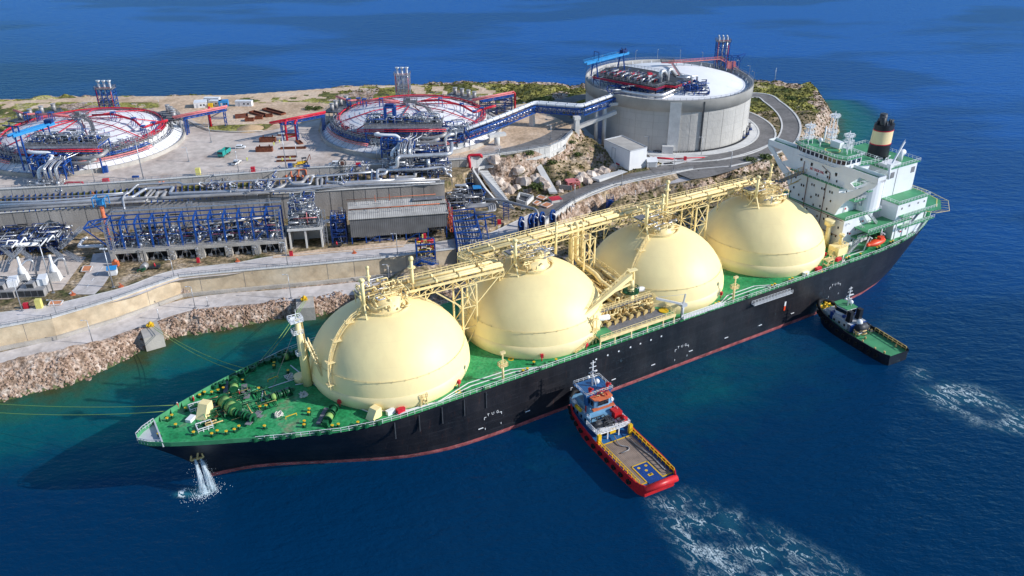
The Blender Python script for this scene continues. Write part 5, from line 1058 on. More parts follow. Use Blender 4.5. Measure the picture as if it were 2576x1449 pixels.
mb=MB();mb.prism([(2,-33),(10,-29),(14,-24),(6,-22)],40.6,40.8);
for p in((2,-33),(10,-29),(14,-24),(6,-24),(6,-31)):mb.bar((p[0],p[1],36.2),(p[0],p[1],40.8),.35)
mb.rail([(2,-33,40.8),(10,-29,40.8),(14,-24,40.8)],1.1,1.5,.06);mb.bar((14,-24,40.6),(17.5,-27.5,36.3),.9,.15);mb.build('lower_platform','blue_dk',pf)
mb=MB();clutter(mb,0,14,-33,-22,36.5,43,46,(.12,.35),17,ks=(0,1,2),legs=.3);clutter(mb,-34,-8,-30,-22,37,41.5,40,(.12,.3),18,ks=(1,2,2,0),legs=.3);mb.build('lower_pipework',['steel','blue','blue_dk'],pf)
cr=T('gantry_crane','bright blue gantry crane standing on the roof of the tall concrete tank','crane',(T3C[0],T3C[1],42.5))
A_,B_=Vector((-44,-19,7.6)),Vector((-21,3.6,7.6));dl=(B_-A_).normalized();dnn=Vector((-dl.y,dl.x,0))
mb=MB()
for s in(-.9,.9):mb.bar(A_+dnn*s,B_+dnn*s,.55,1.2)
for i in range(9):p=A_+(B_-A_)*i/8;mb.bar(p-dnn,p+dnn,.3)
mb.rail([A_+dnn*1.3+Vector((0,0,.5)),B_+dnn*1.3+Vector((0,0,.5))],1,2,.05);mb.build('crane_beam','blue_lt',cr)
for t in(.22,.86):
 for s in(-1.6,1.6):
  mb=MB();p=A_+(B_-A_)*t;mb.bar(p+dnn*s*.55,Vector((p.x,p.y,0))+dnn*s*1.4,.65);mb.build('leg','blue',cr)
mb=MB();p=A_+(B_-A_)*.9;mb.box(p.x,p.y,p.z+1.3,3.4,2.2,1.5,R_(44));clutter(mb,p.x-1.8,p.x+1.8,p.y-1.4,p.y+1.4,p.z+.8,p.z+2.8,8,(.1,.2),4);mb.build('hoist','blue_dk',cr)
mb=MB();p=A_+(B_-A_)*.25
for s in(-1.5,1.5):mb.bar(p+dnn*s,p+dnn*s+Vector((0,0,4.2)),.28)
mb.bar(p-dnn*1.5+Vector((0,0,4.2)),p+dnn*1.5+Vector((0,0,4.2)),.28);mb.build('cable_frame','blue_dk',cr)
mb=MB();C0=Vector((.5,6,44.2));E0=Vector((29.5,18.5,43.2));F0=Vector((3,-18,43))
mb.box(0,7,44.6,6.5,3.2,.4);mb.rail([(-3.2,5.4,44.8),(3.2,5.4,44.8),(3.2,8.6,44.8),(-3.2,8.6,44.8),(-3.2,5.4,44.8)],1.2,1.2,.07)
mb.bar(C0,E0,1.4,.35);mb.bar((2.2,4.5,44.4),F0,1.3,.25);mb.bar(E0,(34,21.5,40.5),1.3,.3);mb.bar((34,21.5,40.5),(38.5,14,38.8),1.3,.3);mb.bar((38.5,14,38.8),(40.5,3,38.6),1.2,.3)
for t in(.15,.3,.45,.6,.75,.9):
 p=C0+(E0-C0)*t;r_=math.hypot(p.x,p.y);mb.bar(p,(p.x,p.y,36.6+6.2*(1-(r_/38.2)**2)),.25)
cw=mb.build('roof_walkway','grate',t3)
mb=MB();mb.rail([C0+Vector((0,-.7,.3)),E0+Vector((0,-.7,.3)),Vector((34,20.8,40.8)),Vector((38.2,13.4,39))],1.1,1.8,.06);mb.bar(C0+Vector((0,-.9,.2)),E0+Vector((0,-.9,.2)),.3);mb.bar((1.5,4.4,44.7),F0+Vector((-.8,0,.2)),.28);mb.bar((-3.2,5.3,44.5),(3.2,5.3,44.5),.35);mb.bar(E0+Vector((0,-.9,.2)),(34,20.6,40.6),.3)
mb.build('red_walkway_edge','redlt',cw)
def stack_tower(name,label,base,x0,x1,y0,y1,h,stacks,sh,mframe='blue',flare=True,sr=.55):
 st_=T(name,label,'vent tower',base)
 mb=MB();frame(mb,x0,x1,y0,y1,0,h,3 if x1-x0>5 else 1,1,4,.3);mb.build('tower_frame',mframe,st_)
 mb=MB();mb.bz(x0-.4,x1+.4,y0-.4,y1+.4,h,h+.2);mb.rail([(x0-.4,y0-.4,h+.2),(x1+.4,y0-.4,h+.2),(x1+.4,y1+.4,h+.2),(x0-.4,y1+.4,h+.2),(x0-.4,y0-.4,h+.2)],1.2,1.4,.06);mb.bz(x0-.4,x1+.4,y0-.4,y1+.4,h*.35,h*.35+.15);mb.build('tower_platform','grate' if mframe!='steel' else 'steel',st_)
 for i in range(stacks):
  mb=MB();x=x0+(x1-x0)*(i+.5)/stacks;y=(y0+y1)/2;mb.cyl(x,y,0,sh,sr,sr,12)
  if flare:mb.cyl(x,y,sh,sh+.9,sr,sr*2.1,12)
  else:mb.tube([(x,y,sh),(x-.6,y,sh+1.1)],sr*.9,10)
  mb.build('vent_stack','lagging',st_)
 mb=MB();mb.tube([(x0+.4,y0-.2,h*.2),(x0+.4,y0-.2,h+.9),(x1-.4,y0-.2,h+.9)],.14,6);mb.tube([(x1-.6,y0-.2,h*.1),(x1-.6,y0-.2,h*.9)],.14,6);mb.build('red_riser','red',st_);return st_
s3=stack_tower('stack_tower','blue vent tower with three curved pipe tops on the tall tank rim',(T3C[0]+31.5,T3C[1]+23.5,38),-3.2,3.2,-2,2,13.2,3,15.4,'blue',False,.42)
mb=MB();frame(mb,1,8,-7,-2.5,0,6.5,2,1,1,.28);mb.bar((8,-4,6.5),(12,-2,7.2),.3);mb.bar((8,-2.5,6.5),(12,-1,7.2),.3);mb.bar((9,-2,2),(12,-1.5,7),.25);mb.build('side_frame','blue',s3)
mb=MB();mb.box(4,-6,2.4,4.2,2.2,3.4);mb.build('side_cabinet','redlt',s3)
for i,(x,y)in enumerate(((2010,985),(2065,965),(2100,935),(2125,895))):
 q=g('C',x,y,13.3);s_=T('filter_pot','grey upright pot with blue skid at the tank foot, number %s from the camera'%('one','two','three','four')[i]if 0 else['nearest','second nearest','second farthest','farthest'][i]+' of four grey pots standing on the concrete at the tank foot','vessel',q,group='grey pots at the foot of the tall tank')
 mb=MB();mb.cyl(0,0,.8,3.6,.75,.75,12);mb.cyl(0,0,3.6,3.9,.9,.9,12);mb.build('vessel','lag_dull',s_);mb=MB();mb.box(0,0,.5,2.4,2,.5);clutter(mb,-1.4,1.4,-1.2,1.2,.4,1.6,6,(.08,.16),i);mb.build('skid','blue_dk',s_)
def domez(r):return 30.5+5.2*(1-(r/34.)**2)
def buried(C,label,variant):
 t=T('buried_tank',label,'storage tank',C)
 mb=MB();mb.ring(0,0,ZT-.5,41.6,42.4,26.2,120);pw=mb.build('pit_wall','conc',t)
 mb=MB();mb.lathe([(41.6,25.2),(36.4,28.0),(35.4,28.4)],0,0,120);ap=mb.build('white_apron','roof_white',t)
 mb=MB()
 for a in range(0,360,5):
  p,q=pol(41.2,a,25.5),pol(35.6,a,28.45);mb.bar(p,q,.09)
 mb.build('apron_rib','lag_dull',ap)
 mb=MB();mb.lathe([(35.4,27.8),(35.4,30.2),(34.2,30.6)],0,0,120);mb.build('ring_beam','conc_lt',t)
 mb=MB();mb.lathe([(34.2,domez(34.2))]+[(r,domez(r))for r in(30,25,20,15,10,5,.01)],0,0,96);dm_=mb.build('domed_roof','roof_white',t)
 mb=MB()
 for r_,z,th in((34.2,31.6,.36),(33.2,31.9,.30),(34.9,31.2,.22)):mb.tube([pol(r_,a,z)for a in range(-40,221,4)],th,7)
 mb.tube([pol(34.5,a,31.2)for a in range(221,321,4)],.3,7)
 for a in range(-40,221,6):mb.bar(pol(34,a,30.3),pol(34,a,31.7),.16)
 mb.build('red_ring_main','red',dm_)
 mb=MB();rads=(18,60,100,128,152,200,228,262,300,338)
 for a in rads:mb.tube([pol(3,a,domez(3)+.7),pol(18,a,domez(18)+.9),pol(33,a,domez(33)+.9)],.24,6)
 mb.build('red_spray_main','red',dm_)
 mb=MB()
 for r_ in(8,12.5,17,21.5,26,30.5):
  for a0_,a1_ in((0,55),(62,118),(125,175),(185,225),(232,292),(305,355)):
   n_=max(3,int((a1_-a0_)*r_*.0175/2.2));pp=[pol(r_,a0_+(a1_-a0_)*i/n_,domez(r_)+.75)for i in range(n_+1)];mb.tube(pp,.10,5)
   for p in pp[::2]:mb.bar(p,(p[0],p[1],p[2]-.8),.09)
 M.setdefault('purple',mat('spray_pipe_dull_purple',(.33,.10,.17),.6,var=.2));mb.build('spray_ring','purple',dm_)
 for angs in(([8,-14],1),([172,150],1)):
  a,b=angs[0];pts=[pol(5,a+5,domez(5)+2),pol(14,a,domez(14)+3),pol(24,(a+b)/2,domez(24)+3),pol(31,b,domez(31)+3),pol(33.5,b+8,domez(31)+3.4),pol(40,b+9,36.5)]
  mb=MB();mb.pipe(pts,.5,10,1.6);o=mb.build('pink_header_pipe','redlt' if a>90 else 'red',dm_)
  mb=MB()
  for p in pts[1:5]:
   z=p[2];r_=math.hypot(p[0],p[1]);zb=domez(min(r_,34))-.2
   for dx,dy in((-.8,-.8),(.8,-.8),(.8,.8),(-.8,.8)):mb.bar((p[0]+dx,p[1]+dy,zb),(p[0]+dx,p[1]+dy,z+.9),.24)
   mb.box(p[0],p[1],z+.9,2,2,.2)
  mb.build('blue_pipe_support','blue',dm_)
 mb=MB();mb.box(0,0,37.6,6,4.5,.3);frame(mb,-2.6,2.6,-2,2,domez(0)-.2,37.6,1,1,1,.25);mb.rail([(-3,-2.2,37.7),(3,-2.2,37.7),(3,2.2,37.7),(-3,2.2,37.7),(-3,-2.2,37.7)],1.2,1.2,.07);mb.box(-1,.5,38.6,2,1.6,1.8)
 fx=12 if variant else 14
 q=[(2.5,-2.5,37.6),(8,-8,37.3),(fx-1,-17,36.9),(fx+1,-21.5,36.8)]
 for a,b in zip(q[:-1],q[1:]):mb.bar(a,b,1.3,.25);mb.rail([(a[0]-.6,a[1]-.4,a[2]),(b[0]-.6,b[1]-.4,b[2])],1.1,1.3,.06);mb.rail([(a[0]+.6,a[1]+.4,a[2]),(b[0]+.6,b[1]+.4,b[2])],1.1,1.3,.06)
 mb.build('roof_walkway','grate',dm_)
 x0,x1,y0,y1=(-16.5,17,-34.5,-22.5)if variant else(-6.5,24,-38.5,-26)
 mb=MB();mb.bz(x0,x1,y0,y1,36.3,36.7);dk=mb.build('pump_deck','grate',t)
 mb=MB();mb.bz(x0,x1,y0-.15,y0,35.6,36.5);mb.rail([(x0,y0,36.7),(x1,y0,36.7),(x1,y1,36.7)],1.2,2,.06);mb.rail([(x0,y0,36.7),(x0,y1,36.7)],1.2,2,.06);mb.build('deck_railing','steel',dk)
 mb=MB()
 for x in(x0+.5,x0+(x1-x0)*.33,x0+(x1-x0)*.66,x1-.5):
  for y in(y0+.5,y1-1):
   r_=math.hypot(x,y);mb.bar((x,y,domez(r_)-.5 if r_<34 else 28.2-(r_-35.4)*.5),(x,y,36.2),.5)
  mb.bar((x,y0+.5,35.8),(x,y1-1,35.8),.4)
  if x<x1-2:mb.bar((x,y0+.5,36),(x+3,y0+.5,33),.2)
 mb.bar((x0,y0+.5,35.6),(x1,y0+.5,35.6),.45);mb.bar((x0,y0+.5,33.2),(x1,y0+.5,33.2),.3);mb.build('blue_deck_frame','blue',dk)
 mb=MB();mb.tube([(x0-3,y0-.6,35.2),(x1+2,y0-.6,35.2)],.22,6);mb.tube([(x0-3,y0-1.0,34.5),(x1+2,y0-1.0,34.5)],.16,6);mb.build('red_edge_pipe','red',dk)
 mb=MB();mb.pipe([(x0+(x1-x0)*.55,y0-.6,31.6),(x1-4,y0-1.2,31.6),(x1+1.0,y0-1,32.6),(x1+1.5,y0+4,33.2)],.8,10,2);mb.pipe([(x0+(x1-x0)*.45,y0-1.6,30),(x1-5,y0-2.4,30),(x1-1,y0-1.6,31.5)],.7,10,2);mb.build('lagged_pipe','lag_dull',dk)
 for i in range(5):
  cx_=x0+5+(x1-x0-8)*i/4.;mb=MB()
  mb.pipe([(cx_-1.6,y0+3,36.7),(cx_-1.6,y0+3,40.0),(cx_+1.6,y0+3,40.0),(cx_+1.6,y0+3,36.7)],.25,6,.6);mb.pipe([(cx_-1.6,y0+6,36.7),(cx_-1.6,y0+6,40.4),(cx_+1.6,y0+6,40.4),(cx_+1.6,y0+6,36.7)],.25,6,.6)
  mb.k=1;mb.cyl(cx_,y0+4.4,36.7,38.4,.9,.9,10);mb.sph(cx_,y0+4.4,38.6,.8,n=8,h=5);mb.k=2;clutter(mb,cx_-1.8,cx_+1.8,y0+2.5,y0+8.5,36.9,39.6,12,(.08,.22),i+5,ks=(0,1,2,0));mb.build('pump_cluster',['lagging','dark','steel'],dk)
 mb=MB();clutter(mb,x0,x1,y0+1,y1,36.9,40.2,90,(.08,.2),7+variant,ks=(0,1,0,2),legs=.5);mb.build('deck_pipework',['steel','dark','blue'],dk)
 mb=MB()
 for r_,z,k_,th in((37.0,30.2,0,.28),(38.0,29.8,0,.24),(38.8,29.0,1,.26),(39.4,28.4,1,.2)):
  mb.k=k_
  for a0_,a1_ in((285,340),(195,250)):mb.tube([pol(r_,a,z)for a in range(a0_,a1_+1,4)],th,6)
 mb.build('curved_pipe_rack',['blue','redlt'],t)
 mb=MB()
 for a0_,a1_ in((285,345),(192,252)):
  for r_ in(35.6,37.4):mb.rail([pol(r_,a,30.9)for a in range(a0_,a1_+1,4)],1.2,2.4,.06)
  for a in range(a0_,a1_,4):p,q=pol(35.4,a,30),pol(35.4,a,32.4);mb.bar(pol(35.5,a,30.8),pol(37.5,a,30.8),.2);mb.bar(pol(37.4,a,27.2),pol(37.4,a,30.8),.22)
 mb.build('curved_gallery','steel',t)
 mb=MB();rd=random.Random(80+variant)
 for i in range(261):
  a=rd.choice((rd.uniform(288,345),rd.uniform(195,250),rd.uniform(288,330)));r_=rd.uniform(32.5,36.5);p=pol(r_,a,30.5);h=rd.uniform(.8,3.2);mb.k=rd.choice((0,0,1,2));mb.bar(p,(p[0],p[1],p[2]+h),.16);q=pol(r_+rd.uniform(-2,2),a+rd.uniform(-4,4),p[2]+h);mb.bar((p[0],p[1],p[2]+h),q,.18)
 mb.build('edge_pipework',['steel','blue_dk','lagging'],t)
 mb=MB()
 for i in range(300):
  a=rd.uniform(0,360);r_=rd.uniform(33.6,37.5);z=30.4 if r_<35.4 else 28.3;p=pol(r_,a,z);h=rd.uniform(.6,2.6);mb.k=rd.choice((0,1,1,2));mb.bar(p,(p[0],p[1],z+h),.18);mb.bar((p[0],p[1],z+h),pol(r_+rd.uniform(-1,1),a+rd.uniform(-4,4),z+h),.2)
 mb.k=0
 for r_,z in((33.9,30.5),(34.8,30.45),(35.9,28.5),(36.8,28.35),(37.5,28.2)):mb.tube([pol(r_,a,z+.15)for a in range(0,361,6)],.12,5)
 mb.build('rim_pipework',['dark','steel','blue_dk'],t)
 for a0_,a1_ in(((38,66),(146,176))if variant else((18,46),(128,164))):
  mb=MB();mb.lathe([(33.8,32.0),(41.8,32.0),(41.8,31.6),(33.8,31.6)],0,0,8,R_(a0_),R_(a1_));sg=mb.build('side_gallery','grate',t)
  mb=MB();mb.rail([pol(41.6,a0_+(a1_-a0_)*i/6,32)for i in range(7)],1.2,2,.06)
  for i in range(5):a=a0_+(a1_-a0_)*i/4;mb.bar(pol(41,a,ZT),pol(41,a,31.7),.4);mb.bar(pol(37,a,27.5),pol(37,a,31.7),.35)
  mb.build('gallery_frame','steel',sg)
  for i in range(4):a=a0_+(a1_-a0_)*(i+.6)/4.4;p=pol(38.6,a,0);mb=MB();mb.cyl(p[0],p[1],32,35,.95,.95,12);mb.cyl(p[0],p[1],35,35.4,1.15,1.15,12);mb.build('pump_well','lag_dull',sg)
 return t
bt2=buried(T2C,'half-buried round tank with red roof pipes between the yard and the tall tank',1)
bt1=buried(T1C,'half-buried round tank with red roof pipes at the left edge of the terminal',0)
stack_tower('stack_tower','silver vent tower with three flared stacks behind the middle tank',(T2C[0]-8.5,T2C[1]+43.5,29),-3.6,3.6,-2,2,10.5,3,13.4,'steel',True)
M['steelblue']=M['blue']
stack_tower('stack_tower','blue vent tower with three flared silver stacks behind the left tank',(T1C[0]-8.0,T1C[1]+45.5,27.5),-4,4,-2,2,10.5,3,13.6,'blue',True)
b=g('B',1330,900,26);tw=T('crane_tower','tall blue steel lifting tower standing in front of the middle tank','tower',(b[0],b[1]+.6,26))
mb=MB();frame(mb,-2.4,2.4,-2.2,2.2,0,9.8,1,1,3,.42);mb.build('lower_frame','blue',tw)
mb=MB();frame(mb,-2.2,2.2,-1.6,1.6,9.8,17.6,1,1,1,.55,False)
for x in(-1.5,1.5):mb.bz(x-.35,x+.35,-1.9,-1.6,10.5,17.2)
mb.build('upper_frame','blue',tw);mb=MB();mb.box(0,0,18.3,3.6,2,1.0);mb.bz(-2.8,2.8,-2.6,2.6,9.6,9.9);mb.rail([(-2.8,-2.6,9.9),(2.8,-2.6,9.9),(2.8,2.6,9.9)],1.2,1.3,.07);mb.build('hoist_deck','blue_dk',tw)
c_=(T1C[0]-1,T1C[1]-38,36.7);gc=T('gantry_crane','bright blue inclined gantry beam over the deck of the left tank','crane',c_)
mb=MB();A_,B_=Vector((-5.5,-6.5,6)),Vector((2.8,10.5,6))
for s in(-1.1,1.1):mb.bar(A_+Vector((s,0,0)),B_+Vector((s,0,0)),.7,1.2)
for i in range(7):p=A_+(B_-A_)*i/6;mb.bar(p-Vector((1.1,0,0)),p+Vector((1.1,0,0)),.6,.2)
mb.build('crane_beam','blue_lt',gc)
for x,y in((-5.5,-3.5),(-3.2,-3.5),(.5,7),(3,7)):mb=MB();mb.bar((x,y,-9.5 if y<0 else 0),(x,y,9 if y<0 else 6),.5);mb.build('leg','blue',gc)
mb=MB();mb.bar((-5.5,-3.5,9),(-3.2,-3.5,9),.4);mb.bar((-5.5,-3.5,9),(-10,-2,9),.4);mb.box(2.4,9.5,7.2,3,2.4,1.4);mb.build('crane_head','blue_dk',gc)
def downpipes(key,C,dx,label,px):
 o=T('pipe_tower',label,'pipe support',(C[0]+dx,C[1]-44.5,ZT))
 mb=MB();frame(mb,-5,1,-1,5.5,1.5,9.5,2,1,2,.4);frame(mb,2,9,-3,3,1,7,2,1,1,.35);mb.build('tower_frame','blue',o)
 mb=MB();mb.pipe([(-7,7,9.8),(-8.2,4.6,10.2),(-5,3.4,10.2),(1,3.4,10.0),(2.6,2.8,8.8),(2.6,-2,7.2),(0,-5.5,6),(0,-6.5,-2.5)],.75,12,1.6);mb.build('lagged_pipe','white',o)
 for i,x in enumerate((2.9,5.2,7.4)):mb=MB();mb.pipe([(x,4,7.9),(x,-3,7.9),(x,-6.5,6.8),(x+.4,-7.4,-2.5)],.6 if i else .5,10,1.4);mb.build('down_pipe','lagging',o)
 mb=MB()
 for i,x in enumerate((3.6,4.4,6.2,8.6)):mb.pipe([(x+3,9,9.4),(x+3,6,9.0),(x,2,8.4),(x,-4,8.4),(x,-8,7.6),(x,-8,0)],.2,6,.6)
 mb.build('thin_pipe','lagging',o)
 mb=MB();clutter(mb,-5,9,-2,5,2,10,40,(.1,.3),int(abs(C[0])),ks=(0,1,0,2));mb.build('tower_pipework',['blue','lagging','blue_dk'],o)
 mb=MB();clutter(mb,-4,9,-9,-4.5,-2,2.5,50,(.12,.4),5+int(abs(C[0])),ks=(0,1,1));mb.rail([(-5,-9,2.2),(9,-9,2.2),(9,-5,2.2)],1.2,1.6,.07);mb.build('valve_platform',['steel','lagging'],o)
downpipes('A',T1C,4.0,'blue pipe tower with white down pipes in front of the left tank',0)
downpipes('B',T2C,-3.0,'blue pipe tower with white down pipes in front of the middle tank',0)
def trestle_bridge(label,a,b,zb,z,towers,pipe_m='redlt',zs=None):
 o=T('pipe_trestle',label,'pipe bridge',(a[0],a[1],zb));L=loc_of((a[0],a[1],zb))
 mb=MB();truss(mb,L((a[0],a[1],z)),L((b[0],b[1],z)),2.4,1.1,3.2,.3);mb.build('blue_truss','blue',o)
 mb=MB();A1,B1=Vector(L((a[0],a[1],z+1.7))),Vector(L((b[0],b[1],z+1.7)));d=(B1-A1).normalized();mb.tube([A1-d*5,B1+d*1.0],.48,10);mb.tube([A1-d*5+Vector((.9,-.9,-.4)),B1+Vector((.9,-.9,-.4))],.22,8);mb.build('fire_water_pipe',pipe_m,o)
 for(x,y,w_)in towers:
  x,y,_z=L((x,y,0));mb=MB();frame(mb,x-w_/2,x+w_/2,y-1.3,y+1.3,0,z-zb,1,1,2 if w_>1 else 1,.3,w_>1);mb.build('trestle_leg','blue',o)
 return o
pa,pb=g('A',1720,640,32),g('A',2110,560,32)
o=trestle_bridge('blue trestle with pink pipe leaving the left tank toward the sandy yard',pa,pb,ZT,32,[(pa[0]+.5,pa[1],.6),(pb[0]-4.5,pb[1]-.5,7.5)]);L=loc_of((pa[0],pa[1],ZT));mb=MB();q=L((pb[0]-7.5,pb[1]-2.2,0));mb.pipe([(q[0],q[1]+2,9.0),(q[0],q[1],8.0),(q[0],q[1],0)],.55,10,1);mb.build('red_riser','red',o)
pa,pb=g('B',285,695,32),g('B',690,615,32)
o=trestle_bridge('blue trestle with red pipe joining the middle tank above the dug pits',pa,pb,ZT,32,[(pa[0]+3.6,pa[1]+.6,7),(pb[0]-.5,pb[1],.6)],'red');L=loc_of((pa[0],pa[1],ZT));mb=MB()
for dx in(2.2,6.6):mb.pipe([(dx+1,.8,9.2),(dx,.4,8.8),(dx,-.4,7),(dx,-.4,0)],.5,10,1)
mb.pipe([(2.2,-.4,1.5),(6.6,-.4,2.2)],.35,8);mb.build('red_riser','red',o)
pa,pb=g('B',2160,480,33),g('B',2450,425,33)
o=trestle_bridge('blue trestle with pink pipe between the middle tank and the bridge',pa,pb,24,33,[(pb[0]-2,pb[1],3)]);L=loc_of((pa[0],pa[1],24));mb=MB();q=L((pb[0]+.8,pb[1],0));mb.pipe([(q[0]-1,q[1],10.6),(q[0]+.6,q[1],10.4),(q[0]+.6,q[1]-.4,0)],.5,10,1);mb.build('red_riser','red',o)
mb=MB();q=L((pb[0]-8,pb[1]-1,0));frame(mb,q[0]-8,q[0]+8,q[1]-4,q[1],0,8,4,1,3,.3);clutter(mb,q[0]-8,q[0]+8,q[1]-4,q[1],0,8,30,(.1,.25),3,ks=(0,1));mb.build('blue_rack',['blue_dk','steel'],o)
PB=[g('S',1390,790,28.6),g('C',30,840,30.2),g('C',290,730,31.2),g('C',690,760,31.0),g('C',1050,630,34.0)]
P0=PB[0];pbg=T('pipe_bridge','blue truss bridge carrying two thick white pipes to the tall tank','pipe bridge',(P0[0],P0[1],ZT));L=loc_of((P0[0],P0[1],ZT))
Q=[Vector(L(p))for p in PB]
mb=MB()
for a,b in zip(Q[:-1],Q[1:]):truss(mb,a,b,4.6,2.9,2.3,.34)
mb.build('blue_truss','blue',pbg)
mb=MB();mb.rail([q+Vector((.6,-2.4,1.3))for q in Q],1.1,2.3,.06);mb.build('bridge_railing','blue',pbg)
mb=MB()
for s,dz,r_ in((-1.35,3.9,.72),(1.05,3.9,.72)):
 pts=[q+Vector((s*.45,s,dz))for q in Q]
 d0=(Q[0]-Q[1]).normalized()
 mb.pipe(pts+[pts[-1]+Vector((4,4.5,1.2)),pts[-1]+Vector((5.5,8,1.4))],r_,14,2.5)
mb.build('white_pipe','white',pbg)
mb=MB();mb.pipe([Q[0]+Vector((-.6,-1.35,3.9)),Q[0]+Vector((-4.5,-2.9,3.6)),Q[0]+Vector((-5.2,-3.5,-3)),Q[0]+Vector((-6.5,-5,-3.6)),Q[0]+Vector((-10,-5.6,-3.6))],.8,14,1.6)
mb.pipe([Q[0]+Vector((.5,1.05,3.9)),Q[0]+Vector((-8,-1.0,3.4)),Q[0]+Vector((-9.5,-1.8,-4))],.8,14,1.6);mb.build('pipe_bend','lagging',pbg)
mb=MB()
for q in Q:pass
for a,b in zip(Q[:-1],Q[1:]):
 n_=int((b-a).length/4)
 for i in range(n_):
  p=a+(b-a)*(i+.5)/n_
  for s in(-1.35,1.05):
   dd2=(b-a).normalized();c=p+Vector((s*.45,s,3.9));mb.tube([c-dd2*.18,c+dd2*.18],.80,12)
mb.build('pipe_band','steel',pbg)
mb=MB();mb.pipe([q+Vector((.2,-.6,1.3))for q in Q],.55,10,1.5);mb.pipe([q+Vector((-.2,.9,1.0))for q in Q],.3,8,1);mb.build('inner_pipe','lagging',pbg)
mb=MB();e=Q[-1];mb.pipe([e+Vector((6,5,6.5)),e+Vector((2.2,2,6)),e+Vector((3.2,.5,4.6)),e+Vector((2.6,-2.4,3.8)),e+Vector((-2.6,-4,3.4)),e+Vector((-3,-4.2,-5)),e+Vector((-1.2,-3.2,-19))],.36,10,.9);mb.build('red_pipe','red',pbg)
def pier(label,base,ztop,w,d,rz,head=None,round_=False):
 o=T('bridge_pier',label,'pier',base,rz);h=ztop-base[2];mb=MB()
 if round_:mb.cyl(0,0,0,h-1.2,w/2,w/2,18)
 else:mb.add([(-w/2*1.2,-d/2*1.2,0),(w/2*1.2,-d/2*1.2,0),(w/2*1.2,d/2*1.2,0),(-w/2*1.2,d/2*1.2,0),(-w/2,-d/2,h-1.2),(w/2,-d/2,h-1.2),(w/2,d/2,h-1.2),(-w/2,d/2,h-1.2)],[(3,2,1,0),(4,5,6,7),(0,1,5,4),(1,2,6,5),(2,3,7,6),(3,0,4,7)])
 mb.build('shaft','conc_lt',o);mb=MB();hw=head or w*1.8;mb.ext([(-hw/2,-d*.55,h-1.3),(hw/2,-d*.55,h-1.3),(hw/2,-d*.55,h),(-hw/2,-d*.55,h)],(0,d*1.1,0));mb.build('pier_head','conc_lt',o)
pier('square concrete pier at the second bend of the white pipe bridge',(30.7,386.2,20.5),31.0,1.9,2.6,R_(15),3.0)
pier('concrete pier under the first bend of the white pipe bridge',(10.0,393.5,21.5),31.2,1.9,2.4,R_(-20),3)
pier('round concrete pier with wide head beside the road below the bridge',(-6.3,364.9,ZT-.5),29.8,2.6,2.4,R_(25),8,True)
pier('low concrete block pier at the start of the white pipe bridge',(P0[0]+1.5,P0[1]+.6,ZT-.5),28.4,2.8,2.4,R_(25),3.2)
q0=(43.6,396.5,13)
o=T('twin_pier','tall twin concrete columns with blue cable ladder beside the tall tank','pier',q0)
for x in(-2.6,1.2):mb=MB();mb.cyl(x,0,0,19.3,.95,.95,14);mb.build('column','conc_lt',o)
mb=MB();mb.bar((-4,-.2,19.8),(8,2.2,20.6),1.8,1.4);mb.build('crosshead','conc_lt',o)
mb=MB()
for x in(-.9,-.3):mb.bar((x,-.8,0),(x,-.8,20),.16)
for i in range(24):mb.bar((-.9,-.8,.8*i+.4),(-.3,-.8,.8*i+.4),.1)
mb.tube([(-1.5,-.9,0),(-1.5,-.9,20)],.12,6);mb.build('cable_ladder','blue',o)
o=T('ramp_beam','grey concrete walkway beam running up to the side of the tall tank','walkway',g('C',690,870,24));L=loc_of(g('C',690,870,24));mb=MB();mb.bar(L(g('C',640,880,23.5)),L(g('C',990,740,30)),2.2,1.6);mb.build('beam','conc_lt',o)
M['ochre']=multi('ochre_painted_concrete',[(.30,.28,.26),(.55,.43,.29),(.66,.54,.38),(.70,.61,.47)],.055,.9,.12,1.5,pos=[.33,.37,.52,.66],second=(.35,.82,1.08))
